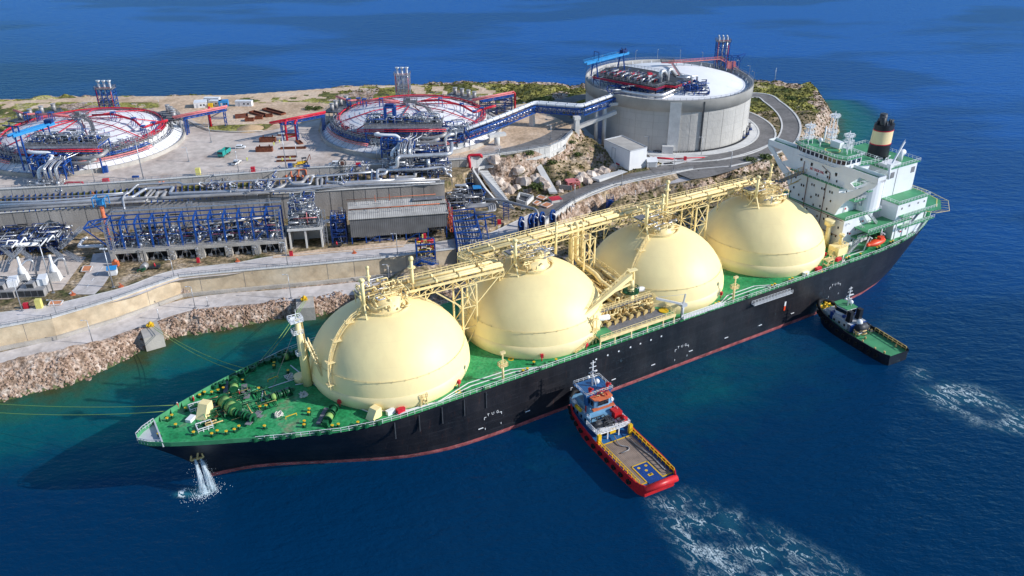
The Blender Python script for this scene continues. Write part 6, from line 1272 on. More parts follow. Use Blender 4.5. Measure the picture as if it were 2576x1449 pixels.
def wall(name,label,pts,zb,zt,th,m,rail=True,cap=True,joints=6,par=None,grp=None):
 o0=pts[0];o=T(name,label,'wall',(o0[0],o0[1],0),group=grp);mb=MB();P=[Vector((p[0]-o0[0],p[1]-o0[1],0))for p in pts]
 Z0=[zb(i)if callable(zb)else zb for i in range(len(P))];Z1=[zt(i)if callable(zt)else zt for i in range(len(P))]
 N_=[]
 for i in range(len(P)):
  d=(P[min(i+1,len(P)-1)]-P[max(i-1,0)]).normalized();N_.append(Vector((-d.y,d.x,0))*th)
 vs=[]
 for i in range(len(P)):vs+=[(P[i].x,P[i].y,Z0[i]),(P[i].x,P[i].y,Z1[i]),(P[i].x+N_[i].x,P[i].y+N_[i].y,Z1[i]),(P[i].x+N_[i].x,P[i].y+N_[i].y,Z0[i])]
 fs=[]
 for i in range(len(P)-1):
  a=4*i;b=a+4;fs+=[(a,b,b+1,a+1),(a+1,b+1,b+2,a+2),(a+2,b+2,b+3,a+3)]
 fs+=[(0,1,2,3),tuple(4*(len(P)-1)+k for k in(3,2,1,0))];mb.add(vs,fs);mb.build('wall_face',m,o)
 if cap:
  mb=MB()
  for i in range(len(P)-1):mb.bar(P[i]+N_[i]*.25+Vector((0,0,Z1[i]+.12)),P[i+1]+N_[i+1]*.25+Vector((0,0,Z1[i+1]+.12)),th*.8,.28)
  mb.build('coping','conc_lt',o)
 if rail:
  mb=MB();mb.rail([P[i]+N_[i]*.2+Vector((0,0,Z1[i]+.25))for i in range(len(P))],1.1,2.4,.055);mb.build('handrail','steel',o)
 if joints:
  mb=MB()
  for i in range(len(P)-1):
   L=(P[i+1]-P[i]).length;n_=int(L/joints)
   for j in range(1,n_+1):
    t=j/(n_+1)if n_ else .5;p=P[i]+(P[i+1]-P[i])*t-N_[i]*(.03/th);za=Z0[i]+(Z0[i+1]-Z0[i])*t;z_=Z1[i]+(Z1[i+1]-Z1[i])*t;mb.bz(p.x-.05,p.x+.05,p.y-.03,p.y+.03,za,z_-.1)
  if mb.v:mb.build('joint','conc_grey' if m!='conc_grey' else 'dark',o)
 return o
wall('quay_wall','long ochre painted retaining wall between the two lower roads',yw_foot,ZQ-1,11.6,1.8,'ochre',joints=13)
mb=MB()
for a,b in zip(yw_foot[:-1],yw_foot[1:]):mb.bar((a[0]+.1,a[1]-.5,ZQ+.6),(b[0]+.1,b[1]-.5,ZQ+.6),.9,1.3)
tag(mb.build('wall_footing','conc'),'grey concrete footing along the foot of the ochre wall','footing',kind='structure')
wall('plant_wall','tall grey concrete retaining wall behind the process plant',[(p[0],p[1])for p in bw_top],ZP-1,21.9,2.2,'conc_grey',joints=5)
wall('terrace_wall','low grey concrete retaining wall below the parking yard',[(p[0],p[1])for p in sw_top],ZR-1,24.9,1.8,'conc',joints=5)
wall('terrace_wall','curved pale concrete wall below the road bend above the rocky hill',[(p[0],p[1])for p in cw_top],ZR-3.5,25.2,1.8,'conc_lt',joints=3)
rw=[g('G',x,y,z)for x,y,z in[(570,862,ZP+.4),(760,712,ZP+.5),(920,600,11.8),(1080,525,12),(1300,443,12.4),(1560,385,12.7),(1840,333,13.),(2040,298,13.2)]]
rwz=[p[2]for p in rw];wall('ramp_wall','pale concrete retaining wall rising beside the lower ramp behind the ship',[(p[0],p[1])for p in rw],lambda i:[3,3,3,4,5,6.5,9,11.5][i],lambda i:rwz[i],1.2,'conc_lt',joints=9)
wall('end_wall','short grey concrete end wall between the plant and the white rocks',[g('F',1850,190,ZR)[:2],g('F',1960,380,16)[:2],g('F',2090,510,12)[:2]],10,lambda i:[21.5,17,12.2][i],.9,'conc',False,joints=3)
mb=MB();q=[g('F',1905,200,20.8),g('F',1990,200,20.5),g('F',2240,560,11.5),g('F',2110,520,11.8)];o=T('stair_slope','pale stepped concrete slope beside the white rocks','slope',q[0]);L=loc_of(q[0]);mb.ext([L(p)for p in q],(0,0,.5));mb.build('slab','conc_lt',o)
mb=MB()
for i in range(22):
 t=(i+.5)/22;a=Vector(L(q[0]))*(1-t)+Vector(L(q[3]))*t;b=Vector(L(q[1]))*(1-t)+Vector(L(q[2]))*t;mb.bar(a+Vector((0,0,.6)),b+Vector((0,0,.6)),.22,.25)
mb.build('step','conc',o)
ch=[g('G',x,y,z)for x,y,z in[(10,345,20.2),(10,300,20.3),(60,280,20.4),(300,248,20.6),(480,215,20.8),(640,170,21.2),(760,120,21.6),(822,95,22),(800,30,23),(830,-10,23.6)]]
o=T('concrete_channel','grey elevated concrete channel curving along the hillside on short piers','channel',ch[0]);L=loc_of(ch[0]);C_=smooth([L(p)for p in ch],4);mb=MB()
for a,b in zip(C_[:-1],C_[1:]):mb.bar(a,b,2.3,.4)
mb.build('channel_floor','conc',o);mb=MB()
for s in(-1.2,1.2):
 for a,b in zip(C_[:-1],C_[1:]):a=Vector(a);b=Vector(b);d=(b-a).normalized();n=Vector((-d.y,d.x,0))*s;mb.bar(a+n+Vector((0,0,.4)),b+n+Vector((0,0,.4)),.25,1.3)
mb.build('parapet','conc_lt',o)
for i in(3,4,5,6):p=Vector(L(ch[i]));mb=MB();mb.box(p.x,p.y,p.z-2.4,1.4,1.8,4.4);mb.box(p.x,p.y,p.z-.5,2.6,2.4,.6);mb.build('channel_pier','conc',o)
PA=R_(8.4)
prk=T('pipe_rack','row of long parallel insulated pipes on the terrace above the grey plant wall','pipes',g('E',0,290,ZR));L0=g('E',0,290,ZR);L=loc_of(L0)
def pp(r,m,*pts,z=23.3,nm='long_pipe',n=10,bend=1.2):
 mb=MB();mb.pipe([L(g(p[0],p[1],p[2],p[3]if len(p)>3 else z))for p in pts],r,n,bend);
 return mb.build(nm,m,prk)
pp(.62,'lagging',('E',-300,268),('E',480,240),('E',1130,190),('E',1240,118),('E',1480,102),('E',1445,160),('E',1950,140),('E',2557,118),('F',800,300),('F',1120,280))
pp(.42,'lagging',('E',-300,240),('E',300,225),('E',700,200),('E',1090,160),('E',1170,82),('E',1530,62),('E',1560,82),('E',2480,28),('F',120,256),('F',165,322),('F',330,318),('F',352,250),('F',600,235),('F',930,200),z=24.0)
pp(.75,'lag_dull',('E',-300,300),('E',600,238),('E',1060,208),('E',1330,195),('E',1340,150),('E',1420,146),('E',1370,200),('E',2300,150),('F',120,315),('F',260,305),('F',300,245),('F',370,240),z=22.9)
pp(.5,'lag_dull',('E',-300,322),('E',500,268),('E',1240,225),('E',1300,150),('E',1240,225),z=22.8)
pp(.55,'lag_dull',('E',1230,195),('E',1290,128),z=23.0);pp(.45,'lag_dull',('E',1260,200),('E',1320,132),z=23.0)
pp(.6,'lag_dull',('F',395,345),('F',390,270),('F',440,268),('F',430,345),('F',900,305),('F',1540,278));pp(.55,'lagging',('F',480,245),('F',490,300),('F',620,305),('F',960,290),('F',1130,280),('F',1400,268))
pp(.35,'lagging',('F',370,245),('F',700,222),('F',960,205),z=24.2);pp(.62,'lag_dull',('F',-20,338),('F',390,345),('F',410,370),('F',1000,320),('F',1550,290),z=22.6)
pp(.3,'steel',('E',-300,210),('E',700,178),('E',1080,150));pp(.28,'steel',('E',1450,175),('E',2557,135),('F',700,330),('F',1500,300))
for x in(1730,1990,2230):pp(.3,'lagging',('E',x,100,24.2),('E',x-40,75,26),('E',x-20,60,26),('E',x+30,90,23))
mb=MB()
for i in range(58):
 x=-320+i*52
 a,b=(L(g('E',x,175-x*.055,22)),L(g('E',x,325-x*.07,22)))if x<2500 else(L(g('F',(x-2500)*1.1+150,240,22)),L(g('F',(x-2500)*1.1+150,360,22)))
 mb.bar(a,b,.35,.45)
for i in range(16):x=400+i*75;a,b=L(g('F',x,230-i*2,22)),L(g('F',x,350-i*5,22));mb.bar(a,b,.35,.45)
mb.build('rack_sleeper','blue',prk)
mb=MB();edge=[L(p)for p in bw_top]
for k_,(off,dz)in enumerate(((.8,.9),(1.5,1.0),(2.3,.8))):
 for a,b in zip(edge[:-1],edge[1:]):mb.bar((a[0],a[1]+off,dz),(b[0],b[1]+off,dz),.3,.14)
for a,b in zip(edge[:-1],edge[1:]):mb.rail([(a[0],a[1]+.4,.8),(b[0],b[1]+.4,.8)],1.1,2.2,.05)
mb.build('cable_tray','steel',prk)
mb=MB();mb.k=0
for(k_,x0,y0,x1,y1,n_)in(('E',1740,40,1960,120,24),('E',2100,80,2340,160,22),('F',660,150,760,240,28),('F',780,150,900,220,20),('F',560,270,700,340,18),('E',1950,130,2250,170,14),('F',-60,200,60,330,20)):
 a,b=L(g(k_,x0,y1,23)),L(g(k_,x1,y0,23));clutter(mb,a[0],b[0],min(a[1],b[1]),max(a[1],b[1]),.4,4.2,n_,(.08,.22),int(x0)+1,ks=(0,0,1,2),legs=.5)
mb.build('valve_station',['steel','blue','lagging'],prk)
for(k_,pts)in(('E',[(600,150),(1150,120),(1130,150),(620,185)]),('E',[(1560,92),(1720,88),(1730,118),(1570,120)]),('E',[(1960,75),(2140,62),(2130,95),(1970,110)])):
 mb=MB();mb.add([g(k_,x,y,ZR+.12)for x,y in pts],[(0,1,2,3)]);tag(mb.build('grass_strip','scrub'),'green weedy strip on the pipe terrace','grass',kind='structure')
def world_pipe(name,label,cat,pts,r,m,n=10,bend=1.0,grp=None):
 o=MB();p0=pts[0];L=loc_of(p0);o.pipe([L(p)for p in pts],r,n,bend);ob=o.build(name,m);ob.location=p0;return tag(ob,label,cat,grp)
def gp(*a):return[g(*p)for p in a]
world_pipe('drop_pipe','white pipe dropping over the grey wall left of the vaporizer row','pipe',gp(('E',1085,140,24),('E',1045,200,24),('E',1062,290,21.5),('E',1075,350,17)),.38,'lagging')
world_pipe('drop_pipe','white pipe dropping over the grey wall toward the corrugated building','pipe',gp(('F',905,185,24.5),('F',905,290,22.5),('F',930,495,15)),.42,'white')
world_pipe('drop_pipe','white pipe dropping over the grey wall above the right end of the vaporizer row','pipe',gp(('E',2300,60,25),('E',2280,100,24.6),('E',2298,265,17)),.48,'lagging')
world_pipe('red_pipe_loop','thick red pipe arch stepping down over the curved wall','pipe',gp(('F',1930,65,25.2),('F',1925,45,26.5),('F',1800,50,26.3),('F',1820,110,24),('F',1822,185,20.5)),.62,'red',12,1.6)
world_pipe('red_pipe','red pipe lying at the edge of the yard near the left pipe tower','pipe',gp(('A',600,1255,24.9),('A',620,1238,25.6),('A',770,1235,25.6),('A',782,1255,24.8)),.35,'red')
def orange_rack(label,x0,x1,k_,y,z,drop):
 a,b=g(k_,x0,y,z),g(k_,x1,y-12,z);o=T('orange_pipe_frame',label,'pipe',a);L=loc_of(a);B_=L(b);mb=MB();mb.pipe([(0,0,-drop),(0,0,0),B_,(B_[0],B_[1],-drop)],.3,8,.6);mb.pipe([(B_[0]*.35,B_[1]*.35,0),(B_[0]*.35,-1,-drop*.7),(B_[0]*.35,-1,-drop)],.26,8);mb.pipe([(B_[0]*.7,B_[1]*.7,0),(B_[0]*.7,-1,-drop*.6),(B_[0]*.7,-1,-drop)],.26,8)
 for i in range(4):mb.sph(B_[0]*(i+.5)/4,-1,-drop*.8,.55,n=8,h=5)
 mb.build('orange_pipes','orange',o)
orange_rack('orange pipe frame with valves below the yard behind the backhoe',430,720,'U',650,24.6,2.8);orange_rack('orange valve pipes at the foot of the curved wall beside the thick red arch',1640,1790,'F',95,24.2,4.2);orange_rack('orange pipe frame on the low wall right of the blue sign',1400,1560,'A',1210,24.6,1.2)
a,b=g('F',1065,200,ZR),g('F',1615,175,ZR);o=T('manifold_structure','dense blue steel structure full of silver pipes below the middle tank','pipe structure',a,PA);W2=math.dist(a[:2],b[:2]);mb=MB()
frame(mb,0,W2,0,7,0,8.2,7,1,3,.38);mb.build('blue_frame','blue',o)
mb=MB();clutter(mb,0,W2,-3,7,.5,9,190,(.10,.32),21,ks=(0,0,1,2,3),legs=.2);mb.build('dense_pipework',['lagging','steel','blue_dk','lag_dull'],o)
mb=MB();clutter(mb,W2-9,W2+1,-9,0,.3,5,70,(.08,.25),22,ks=(0,1,2),legs=.3);clutter(mb,4,W2-9,-6,-1,.3,3.4,60,(.08,.3),23,ks=(0,1,3),legs=.3);mb.build('front_valves',['steel','blue','lagging','lag_dull'],o)
mb=MB();mb.bz(0,W2,6.6,10,8.3,8.5);mb.rail([(0,-.2,8.4),(W2,-.2,8.4)],1.1,1.6,.06);mb.rail([(0,3,5.6),(W2,3,5.6)],1.1,1.6,.06);mb.build('top_walkway','grate',o)
mb=MB();clutter(mb,-2,14,5,11,7,11,60,(.1,.3),24,ks=(0,1),legs=.3);mb.rail([(-2,4,9.8),(14,4,9.8),(14,10,9.8)],1.1,1.4,.07);mb.build('upper_valves',['steel','lagging'],o)
world_pipe('header_pipe','thick bright insulated pipe crossing in front of the middle tank and turning down','pipe',gp(('S',1305,820,31.5),('S',1300,985,29.5),('S',1240,1010,29.5),('S',420,1050,29.5),('S',375,1085,29),('S',385,1230,25.5),('S',250,1250,25.2)),.85,'lagging',14,2)
world_pipe('header_pipe','insulated pipe with elbows running below the blue manifold structure','pipe',gp(('F',1000,280,23),('F',955,270,23.5),('F',960,185,25.6),('F',1050,190,25.6),('F',1030,225,24.5),('F',965,228,24.5)),.62,'lagging',12)
world_pipe('header_pipe','insulated pipe stepping down the right end of the plant wall','pipe',gp(('F',1040,190,25.6),('F',1400,180,25.6),('F',1555,160,25.6),('F',1590,175,25.2),('F',1598,225,22.6),('F',1640,232,22.3),('F',1655,330,18),('F',1790,332,17.8),('F',1802,370,16),('F',1800,420,14)),.6,'lagging',12,1.2)
world_pipe('header_pipe','short dull pipe bend hanging over the upper edge of the grey wall','pipe',gp(('F',1140,235,24.6),('F',1130,262,23.6),('F',1310,250,23.6),('F',1310,215,25)),.7,'lag_dull',12)
world_pipe('header_pipe','bright down pipe in the middle of the blue manifold structure','pipe',gp(('F',1430,85,28.5),('F',1435,160,25.4)),.75,'lagging',12)
vo=(-143.9,274.0,ZP);va=R_(8.3);vz=T('vaporizer_row','long concrete block with blue portal frames and dense pipework on top','process building',vo,va)
mb=MB();LV,DV=61.5,14.;mb.bz(0,LV,3.9 if 0 else 0,DV,3.7,4.8);mb.bz(0,LV,3,DV,0,3.7)
ops=[(1.8,9.2),(12.2,19.5),(22.3,29.4),(32.5,39.7),(42.3,49.1),(52.2,58.9)];xx=[0]+[v for o_ in ops for v in o_]+[LV]
for i in range(0,len(xx),2):mb.bz(xx[i],xx[i+1],0,3,0,3.7)
cb_=mb.build('concrete_block','conc',vz)
mb=MB()
for a_,b_ in ops:mb.bz(a_+.02,b_-.02,2.9,2.98,0,3.68)
mb.build('dark_bay','black',cb_)
for a_,b_ in ops:
 mb=MB();c=(a_+b_)/2
 for dx in(-2,0,2):mb.bar((c+dx,1.2,.3),(c+dx*.4,1.6,3.4),.22)
 mb.box(c-2,1.4,.4,1.4,1,.8);mb.box(c+2,1.4,.4,1.4,1,.8);mb.cyl(c,1.6,2.2,3.6,.9,.5,8);mb.build('bay_support','steel',cb_)
 mb=MB();clutter(mb,b_+.2,b_+2.4,-1.2,-.1,0,4.6,14,(.05,.12),int(a_*3),ks=(0,1),legs=.3);mb.build('bay_piping',['steel','dark'],cb_)
fxs=[.4,5,10,15,20.1,25.2,30.2,35.3,40.4,45.4,50.4,55.3,60.4]
mb=MB()
for i,x in enumerate(fxs):
 mb.bar((x,1.6,4.8),(x,1.6,14.2),.55);mb.bar((x,8.2,4.8),(x,8.2,15.4),.5);mb.bar((x,1.3,14.1),(x,4.2,15.0),.6,.7);mb.bar((x,4.2,15),(x,8.2,15.2),.35,.5)
for y,z in((1.6,14.2),(4.2,15.0),(8.2,15.2)):mb.bar((.4,y,z),(60.4,y,z),.36)
mb.bar((.4,1.6,9.6),(60.4,1.6,9.6),.2)
for x0_ in(0,6,10):mb.bar((fxs[x0_],1.6,5),(fxs[x0_+1],1.6,9.4),.22);mb.bar((fxs[x0_],1.6,14),(fxs[x0_+1],1.6,9.8),.22);mb.bar((fxs[x0_],8.2,5),(fxs[x0_+1],8.2,14),.22)
mb.build('blue_portal_frame','blue',vz)
mb=MB()
for y in(1.6,8.2):mb.bar((.4,y,14.5),(-6.8,y-1,14.0),.4);mb.bar((-6.8,y-1,14),(.4,y,5.5),.36)
mb.bar((-6.8,.6,14),(-6.8,7.2,14),.4);mb.bar((-4.5,2,14.3),(-4.5,7.6,14.3),.3);mb.bar((-6.8,.6,14),(.4,8.2,14.6),.25);mb.bar((.4,8.2,14.6),(-2,11,15),.3);mb.build('cantilever_frame','blue',vz)
mb=MB();mb.bz(.4,60.4,9.6,11,15.9,16.05);mb.rail([(.4,9.6,16),(60.4,9.6,16)],1.1,2,.06);mb.rail([(.4,11,16),(60.4,11,16)],1.1,2,.06)
for x in fxs:mb.bar((x,10.3,4.8),(x,10.3,15.9),.25)
mb.build('top_catwalk','steel',vz)
mb=MB();rd=random.Random(5)
for i in range(12):
 x=1+i*4.95;clutter(mb,x,x+4.6,1.8,12.5,5,9.6,26,(.08,.34),300+i,ks=(0,0,1,2,3,4),legs=.3)
clutter(mb,1,60,8.5,13.5,5,13,60,(.08,.26),330,ks=(0,1,2),legs=.2)
mb.build('vaporizer_pipework',['lagging','steel','dark','lag_dull','blue_dk'],vz)
mb=MB()
for i in range(6):
 x=10.5+i*9.2;mb.k=0;mb.pipe([(x,3,5.2),(x+.6,5,6.6),(x+2.6,7,7.2)],.55,8);mb.pipe([(x+1.5,2.6,5.2),(x+2.1,4.6,6.4),(x+4.2,6.8,7.0)],.5,8);mb.sph(x,2.4,5.8,.9,n=8,h=6)
mb.k=1;mb.tube([(4,8.6,7.6),(58,7.2,11.6)],.42,8);mb.tube([(2,4,6.6),(60,4,6.6)],.14,6);mb.build('slanting_vessels',['lagging','lag_dull'],vz)
mb=MB();mb.tube([(1,3.4,7.6),(60,3.4,7.6)],.12,6);mb.tube([(1,5.4,9),(60,5.4,9)],.1,6);mb.build('red_line','purple',vz)
mb=MB();mb.rail([(0,.3,4.8),(LV,.3,4.8)],1.1,1.6,.06);mb.build('deck_railing','steel',vz)
mb=MB()
for bx,by in((1.0,0.2),(60,.8)):
 frame(mb,bx-1,bx+1,by-.6,by+1.0,4.8,16.5,1,1,6,.14)
frame(mb,27,28.6,10.4,12.0,15.2,17.5,1,1,1,.14)
mb.build('access_tower','steel',vz)
b=g('M',315,285,20);och=T('orange_stack','orange stack with blue steel hood behind the left end of the vaporizer row','stack',(-153.5,294.5,ZP));mb=MB();mb.tube([(0,0,0),(1.2,-2,14.2)],.72,12);mb.build('stack_pipe','orange',och)
mb=MB();mb.box(.8,-1.2,16.2,2.2,1.8,2.2);frame(mb,-1.4,3,-2.6,1.2,14.6,18,1,1,1,.25);mb.build('blue_hood','blue_lt',och)
a,b=g('F',120,745,19),g('F',432,730,19);W3=math.dist(a[:2],b[:2]);o=T('pump_tower','grey concrete frame tower with silver equipment on its roof beside the corrugated building','process building',(a[0],a[1],ZP),PA);mb=MB();D3=9.5
mb.bz(-.3,W3+.3,-.3,D3,7.3,8);mb.bz(0,W3,D3-.8,D3,0,7.3)
for x in(0,W3*.5-.3,W3-.6):mb.bz(x,x+.6,0,.7,0,7.3)
for x in(0,W3*.5-.3,W3-.5):mb.bz(x,x+.5,.7,D3,0,7.3)
mb.build('concrete_frame','conc_lt',o)
mb=MB();clutter(mb,.5,W3-.5,.5,D3,8.1,12.5,90,(.08,.3),41,ks=(0,1,2,0),legs=.3);clutter(mb,1,W3-2,2,D3+2,12,18,70,(.08,.25),42,ks=(0,0,1,3),legs=.1);mb.build('roof_pipework',['steel','lagging','dark','blue_dk'],o)
mb=MB();frame(mb,W3*.1,W3*.75,D3*.35,D3*.95,8,17,1,1,3,.22);mb.box(W3*.4,D3*.6,13,W3*.75,D3*.7,.15);mb.rail([(0,.3,8),(W3,.3,8),(W3,D3,8)],1.1,1.4,.07);mb.rail([(W3*.05,D3*.3,13),(W3*.8,D3*.3,13),(W3*.8,D3,13)],1.1,1.3,.07);mb.build('roof_steelwork','steel',o)
mb=MB();mb.cyl(W3*.45,D3*.45,8,12.5,1.5,1.5,14);mb.sph(W3*.45,D3*.45,12.5,1.5,n=12,h=6);mb.cyl(W3*.7,D3*.7,8,14,.9,.9,12);mb.build('vessel','lag_dull',o)
mb=MB();mb.tube([(W3*.2,.4,12),(W3*.9,.4,12)],.14,6);mb.tube([(W3*.6,1,9),(W3*.6,1,14)],.16,6);mb.build('red_line','redlt',o)
mb=MB();frame(mb,W3+.5,W3+1.7,1,2.4,0,14,1,1,7,.12);mb.build('ladder_tower','steel',o)
a=g('F',540,885,ZP);o=T('blue_pump_rack','small blue steel rack with pumps at the left end of the corrugated building','process rack',a,PA);mb=MB();frame(mb,0,5.4,0,9,0,9,1,2,3,.3);mb.build('blue_frame','blue_dk',o)
mb=MB();clutter(mb,0,5.4,0,9,0,11,60,(.08,.3),44,ks=(0,1,2,1));mb.rail([(0,0,5),(5.4,0,5),(5.4,0,9)],1,1.3,.06);mb.rail([(0,0,9),(5.4,0,9),(5.4,9,9),(0,9,9),(0,0,9)],1.1,1.3,.07);mb.build('rack_pipework',['blue_dk','steel','blue'],o);mb=MB();mb.pipe([(0,4,8),(-3,4,8),(-3.4,3.5,5),(-3.2,3,3)],.75,10,1.4);mb.build('white_elbow','white',o)
bo=(-60.2,289.6,ZP);ba_=math.atan2(295.4-289.6,-24.7+60.2);cb2_=T('compressor_building','long grey corrugated metal building with dark open bays at its foot','industrial building',bo,ba_);LB=36.2
mb=MB();mb.ext([(0,0,2.7),(28.8,0,2.7),(28.8,0,4.4),(LB,0,4.6),(LB,0,10),(0,0,10)],(0,.15,0));mb.build('front_wall','corr_wall',cb2_)
mb=MB();
for x in(0,LB-.15):mb.ext([(x,0,3.0),(x,11,3.0),(x,11,11.6),(x,5.6,11),(x,0,10)],(.15,0,0))
mb.build('gable_wall','corr_wall',cb2_)
mb=MB();mb.ext([(-.4,-.4,9.98),(-.4,5.8,11.0),(-.4,5.8,11.15),(-.4,-.4,10.15)],(LB+.8,0,0));mb.ext([(-.4,7.0,11.2),(-.4,11.4,12.2),(-.4,11.4,12.35),(-.4,7.0,11.35)],(LB+.8,0,0));mb.build('corrugated_roof','corr_roof',cb2_)
mb=MB();mb.bz(0,LB,5.8,7,10.3,10.5);mb.build('roof_gap','black',cb2_)
mb=MB();mb.bz(24,LB+.3,8.4,11.4,12.42,12.5);mb.build('flat_roof_patch','grate',cb2_)
mb=MB();mb.tube([(0,6.3,11.4),(LB-2,6.3,11.4)],.16,6);mb.tube([(-1,10.8,13.6),(LB-3,10.8,13.6)],.1,6)
for x in(10,15.5):mb.bar((x,10.8,12),(x,10.8,14.8),.22)
mb.build('orange_roof_pipe','orange',cb2_)
mb=MB()
for i in range(8):x=2+i*4.4;mb.pipe([(x,3.2,10.6),(x,3.2,11.9),(x-1,3.2,12)],.1,5);mb.pipe([(x+1,9,11.8),(x+1,9,12.8),(x,9,12.9)],.1,5)
mb.build('roof_vent','steel',cb2_)
mb=MB()
for x in(.3,5.5,10.5,15.5,20.5,25.5,28.8,LB-.3):mb.bar((x,.2,0),(x,.2,2.8 if x<28 else 4.6),.4);mb.bar((x,10.6,0),(x,10.6,11.4),.4);mb.bar((x,.2,2.8),(x,10.6,2.8),.3)
for x in(5.5,20.5):mb.bar((x,.2,.1),(x+4.6,.2,2.6),.2)
mb.build('blue_column','blue',cb2_)
mb=MB();clutter(mb,1,28,1.2,6,.2,2.8,60,(.1,.3),48,ks=(0,1,2),legs=.3);clutter(mb,29,35.5,2,8,.3,5,26,(.1,.25),49,ks=(2,1));mb.build('machinery',['blue_dk','steel','lag_dull'],cb2_)
mb=MB();mb.bz(.5,LB-.5,8,8.2,0,9.5);mb.build('inner_dark_wall','dark',cb2_)
mb=MB();clutter(mb,LB+.4,LB+2.2,0,11,2,11.5,40,(.06,.14),52,ks=(0,1,1,2));mb.build('end_pipework',['steel','orange','red'],cb2_)
c4=[g('P',x,y,15.8)for x,y in[(1465,945),(1760,920),(1860,1300),(1535,1305)]];O5=c4[3];o=T('pipe_cage','large open blue steel cage around grey pipes running down to the jetty','pipe rack',(O5[0],O5[1],ZQ));L=loc_of((O5[0],O5[1],ZQ));q=[Vector(L(p))for p in c4];mb=MB()
for i in range(6):
 t=i/5;a=q[3]+(q[0]-q[3])*t;b=q[2]+(q[1]-q[2])*t;mb.bar(a,b,.42);zl=0 if i==0 else 7
 for p in(a,b):mb.bar(p,(p.x,p.y,zl),.42)
 mb.bar(a-Vector((0,0,3.4)),b-Vector((0,0,3.4)),.3)
 if i<5:a2=q[3]+(q[0]-q[3])*(i+1)/5;b2=q[2]+(q[1]-q[2])*(i+1)/5;mb.bar(a,b2,.22)if i%2 else mb.bar(b,a2,.22)
mb.bar(q[3],q[0],.42);mb.bar(q[2],q[1],.42);mb.bar(q[3]-Vector((0,0,3.4)),q[0]-Vector((0,0,3.4)),.3);mb.bar(q[2]-Vector((0,0,3.4)),q[1]-Vector((0,0,3.4)),.3)
for z in(2,4,6,8,10):mb.bar(q[3]*1+Vector((0,0,z-q[3].z)),q[2]+Vector((0,0,z-q[2].z)),.26)
mb.bar((q[3].x,q[3].y,0),(q[2].x,q[2].y,6),.2);mb.bar((q[2].x,q[2].y,6),(q[3].x,q[3].y,11),.2)
e2=q[2]+Vector((2.6,1.5,-2));
for i in range(5):p=e2+(q[1]+Vector((4,0,-2))-e2)*i/4;mb.bar(p,p-Vector((0,0,7)),.28);mb.bar(p,p-Vector((3,0,-.5)),.24)
mb.bar(e2,q[1]+Vector((4,0,-2)),.3);mb.build('blue_cage','blue',o)
mb=MB()
for i in range(8):
 t=(i+.6)/8.4;a=q[0]+(q[1]-q[0])*t+Vector((-1.0,5,-3.0));b=q[3]+(q[2]-q[3])*t+Vector((0,-.5,-3.4));mb.pipe([a,a*.6+b*.4,b,b+Vector((.2,-1.5,-7))],.34 if i%3 else .5,8,1.5)
mb.build('jetty_pipe','lag_dull',o)
mb=MB();clutter(mb,q[3].x,q[2].x,q[3].y+1,q[0].y,5,9,50,(.08,.22),55,ks=(0,1));mb.build('cage_pipework',['steel','lag_dull'],o)
o=T('pipe_loop','stack of four nested grey pipe loops on a blue frame right of the cage','pipes',g('P',1640,900,16));L=loc_of(g('P',1640,900,16));mb=MB()
for i in range(4):d=i*.95;mb.pipe([L(g('P',1640+18*i,860-8*i,16)),L(g('P',1650+20*i,905-14*i,16.2)),L(g('P',1880+26*i,890-12*i,16.2)),L(g('P',1950+25*i,885-10*i,16.4)),L(g('P',1960+25*i,955-5*i,16.4)),L(g('P',1780,965+6*i,16.2))],.42,8,1.2)
mb.build('nested_pipe','lag_dull',o)
mb=MB()
for x,y in((1990,985),(2030,1010),(1900,1050)):p=L(g('P',x,y,15.4));mb.bar(p,(p[0],p[1],-5.2),.4)
mb.bar(L(g('P',1800,1060,15.4)),L(g('P',2035,1005,15.4)),.4);mb.bar(L(g('P',1780,1000,15.6)),L(g('P',2010,985,15.6)),.3);mb.build('blue_support','blue',o)
a,b=g('F',1610,560,ZP),g('F',1950,480,ZP);o=T('process_skid','crowded silver process skid with a small light blue roof right of the corrugated building','process skid',a,PA);mb=MB();clutter(mb,0,16,0,16,.2,6,170,(.08,.3),60,ks=(0,0,1,2,3),legs=.4);clutter(mb,0,13,14,22,2,9,70,(.08,.3),64,ks=(0,1));mb.build('skid_pipework',['steel','lagging','blue','dark'],o)
mb=MB();frame(mb,0,15,1,15,0,5,3,2,2,.2,False);frame(mb,0,3,8,18,0,10,1,1,4,.22);mb.rail([(0,.5,5),(15,.5,5),(15,15,5)],1.1,1.4,.06);mb.build('skid_frame','steel',o);mb=MB();mb.bz(11.5,15,5,9,6.4,6.6);mb.build('blue_canopy','blue_lt',o)
mb=MB();mb.pipe([(1,20,8),(6,20,8),(7,18,8),(7,15,4)],.5,10);mb.pipe([(2,17,7),(8,17,7),(8,14,3)],.4,10);mb.build('big_bend','lag_dull',o)
world_pipe('arm_feed_pipe','single grey pipe crossing from the process skid to the blue loading arms','pipe',gp(('G',90,578,17.8),('G',230,580,17.8),('G',560,668,17.8),('G',585,700,17.2),('G',595,840,12)),.55,'lag_dull',12,1.6)
o=T('pipe_trestle','slim blue lattice tower holding the grey pipe near the loading arms','pipe support',(-2.2,312.8,ZP));mb=MB();frame(mb,-1.1,1.1,-1,1,0,6.4,1,1,4,.2);mb.build('blue_lattice','blue',o)
b=g('V',125,340,ZP+.1);o=T('pipe_rest','low white block under the grey pipe near the loading arms','pipe support',b);mb=MB();mb.box(0,0,.8,2,1.2,1.6);mb.build('block','conc_lt',o)
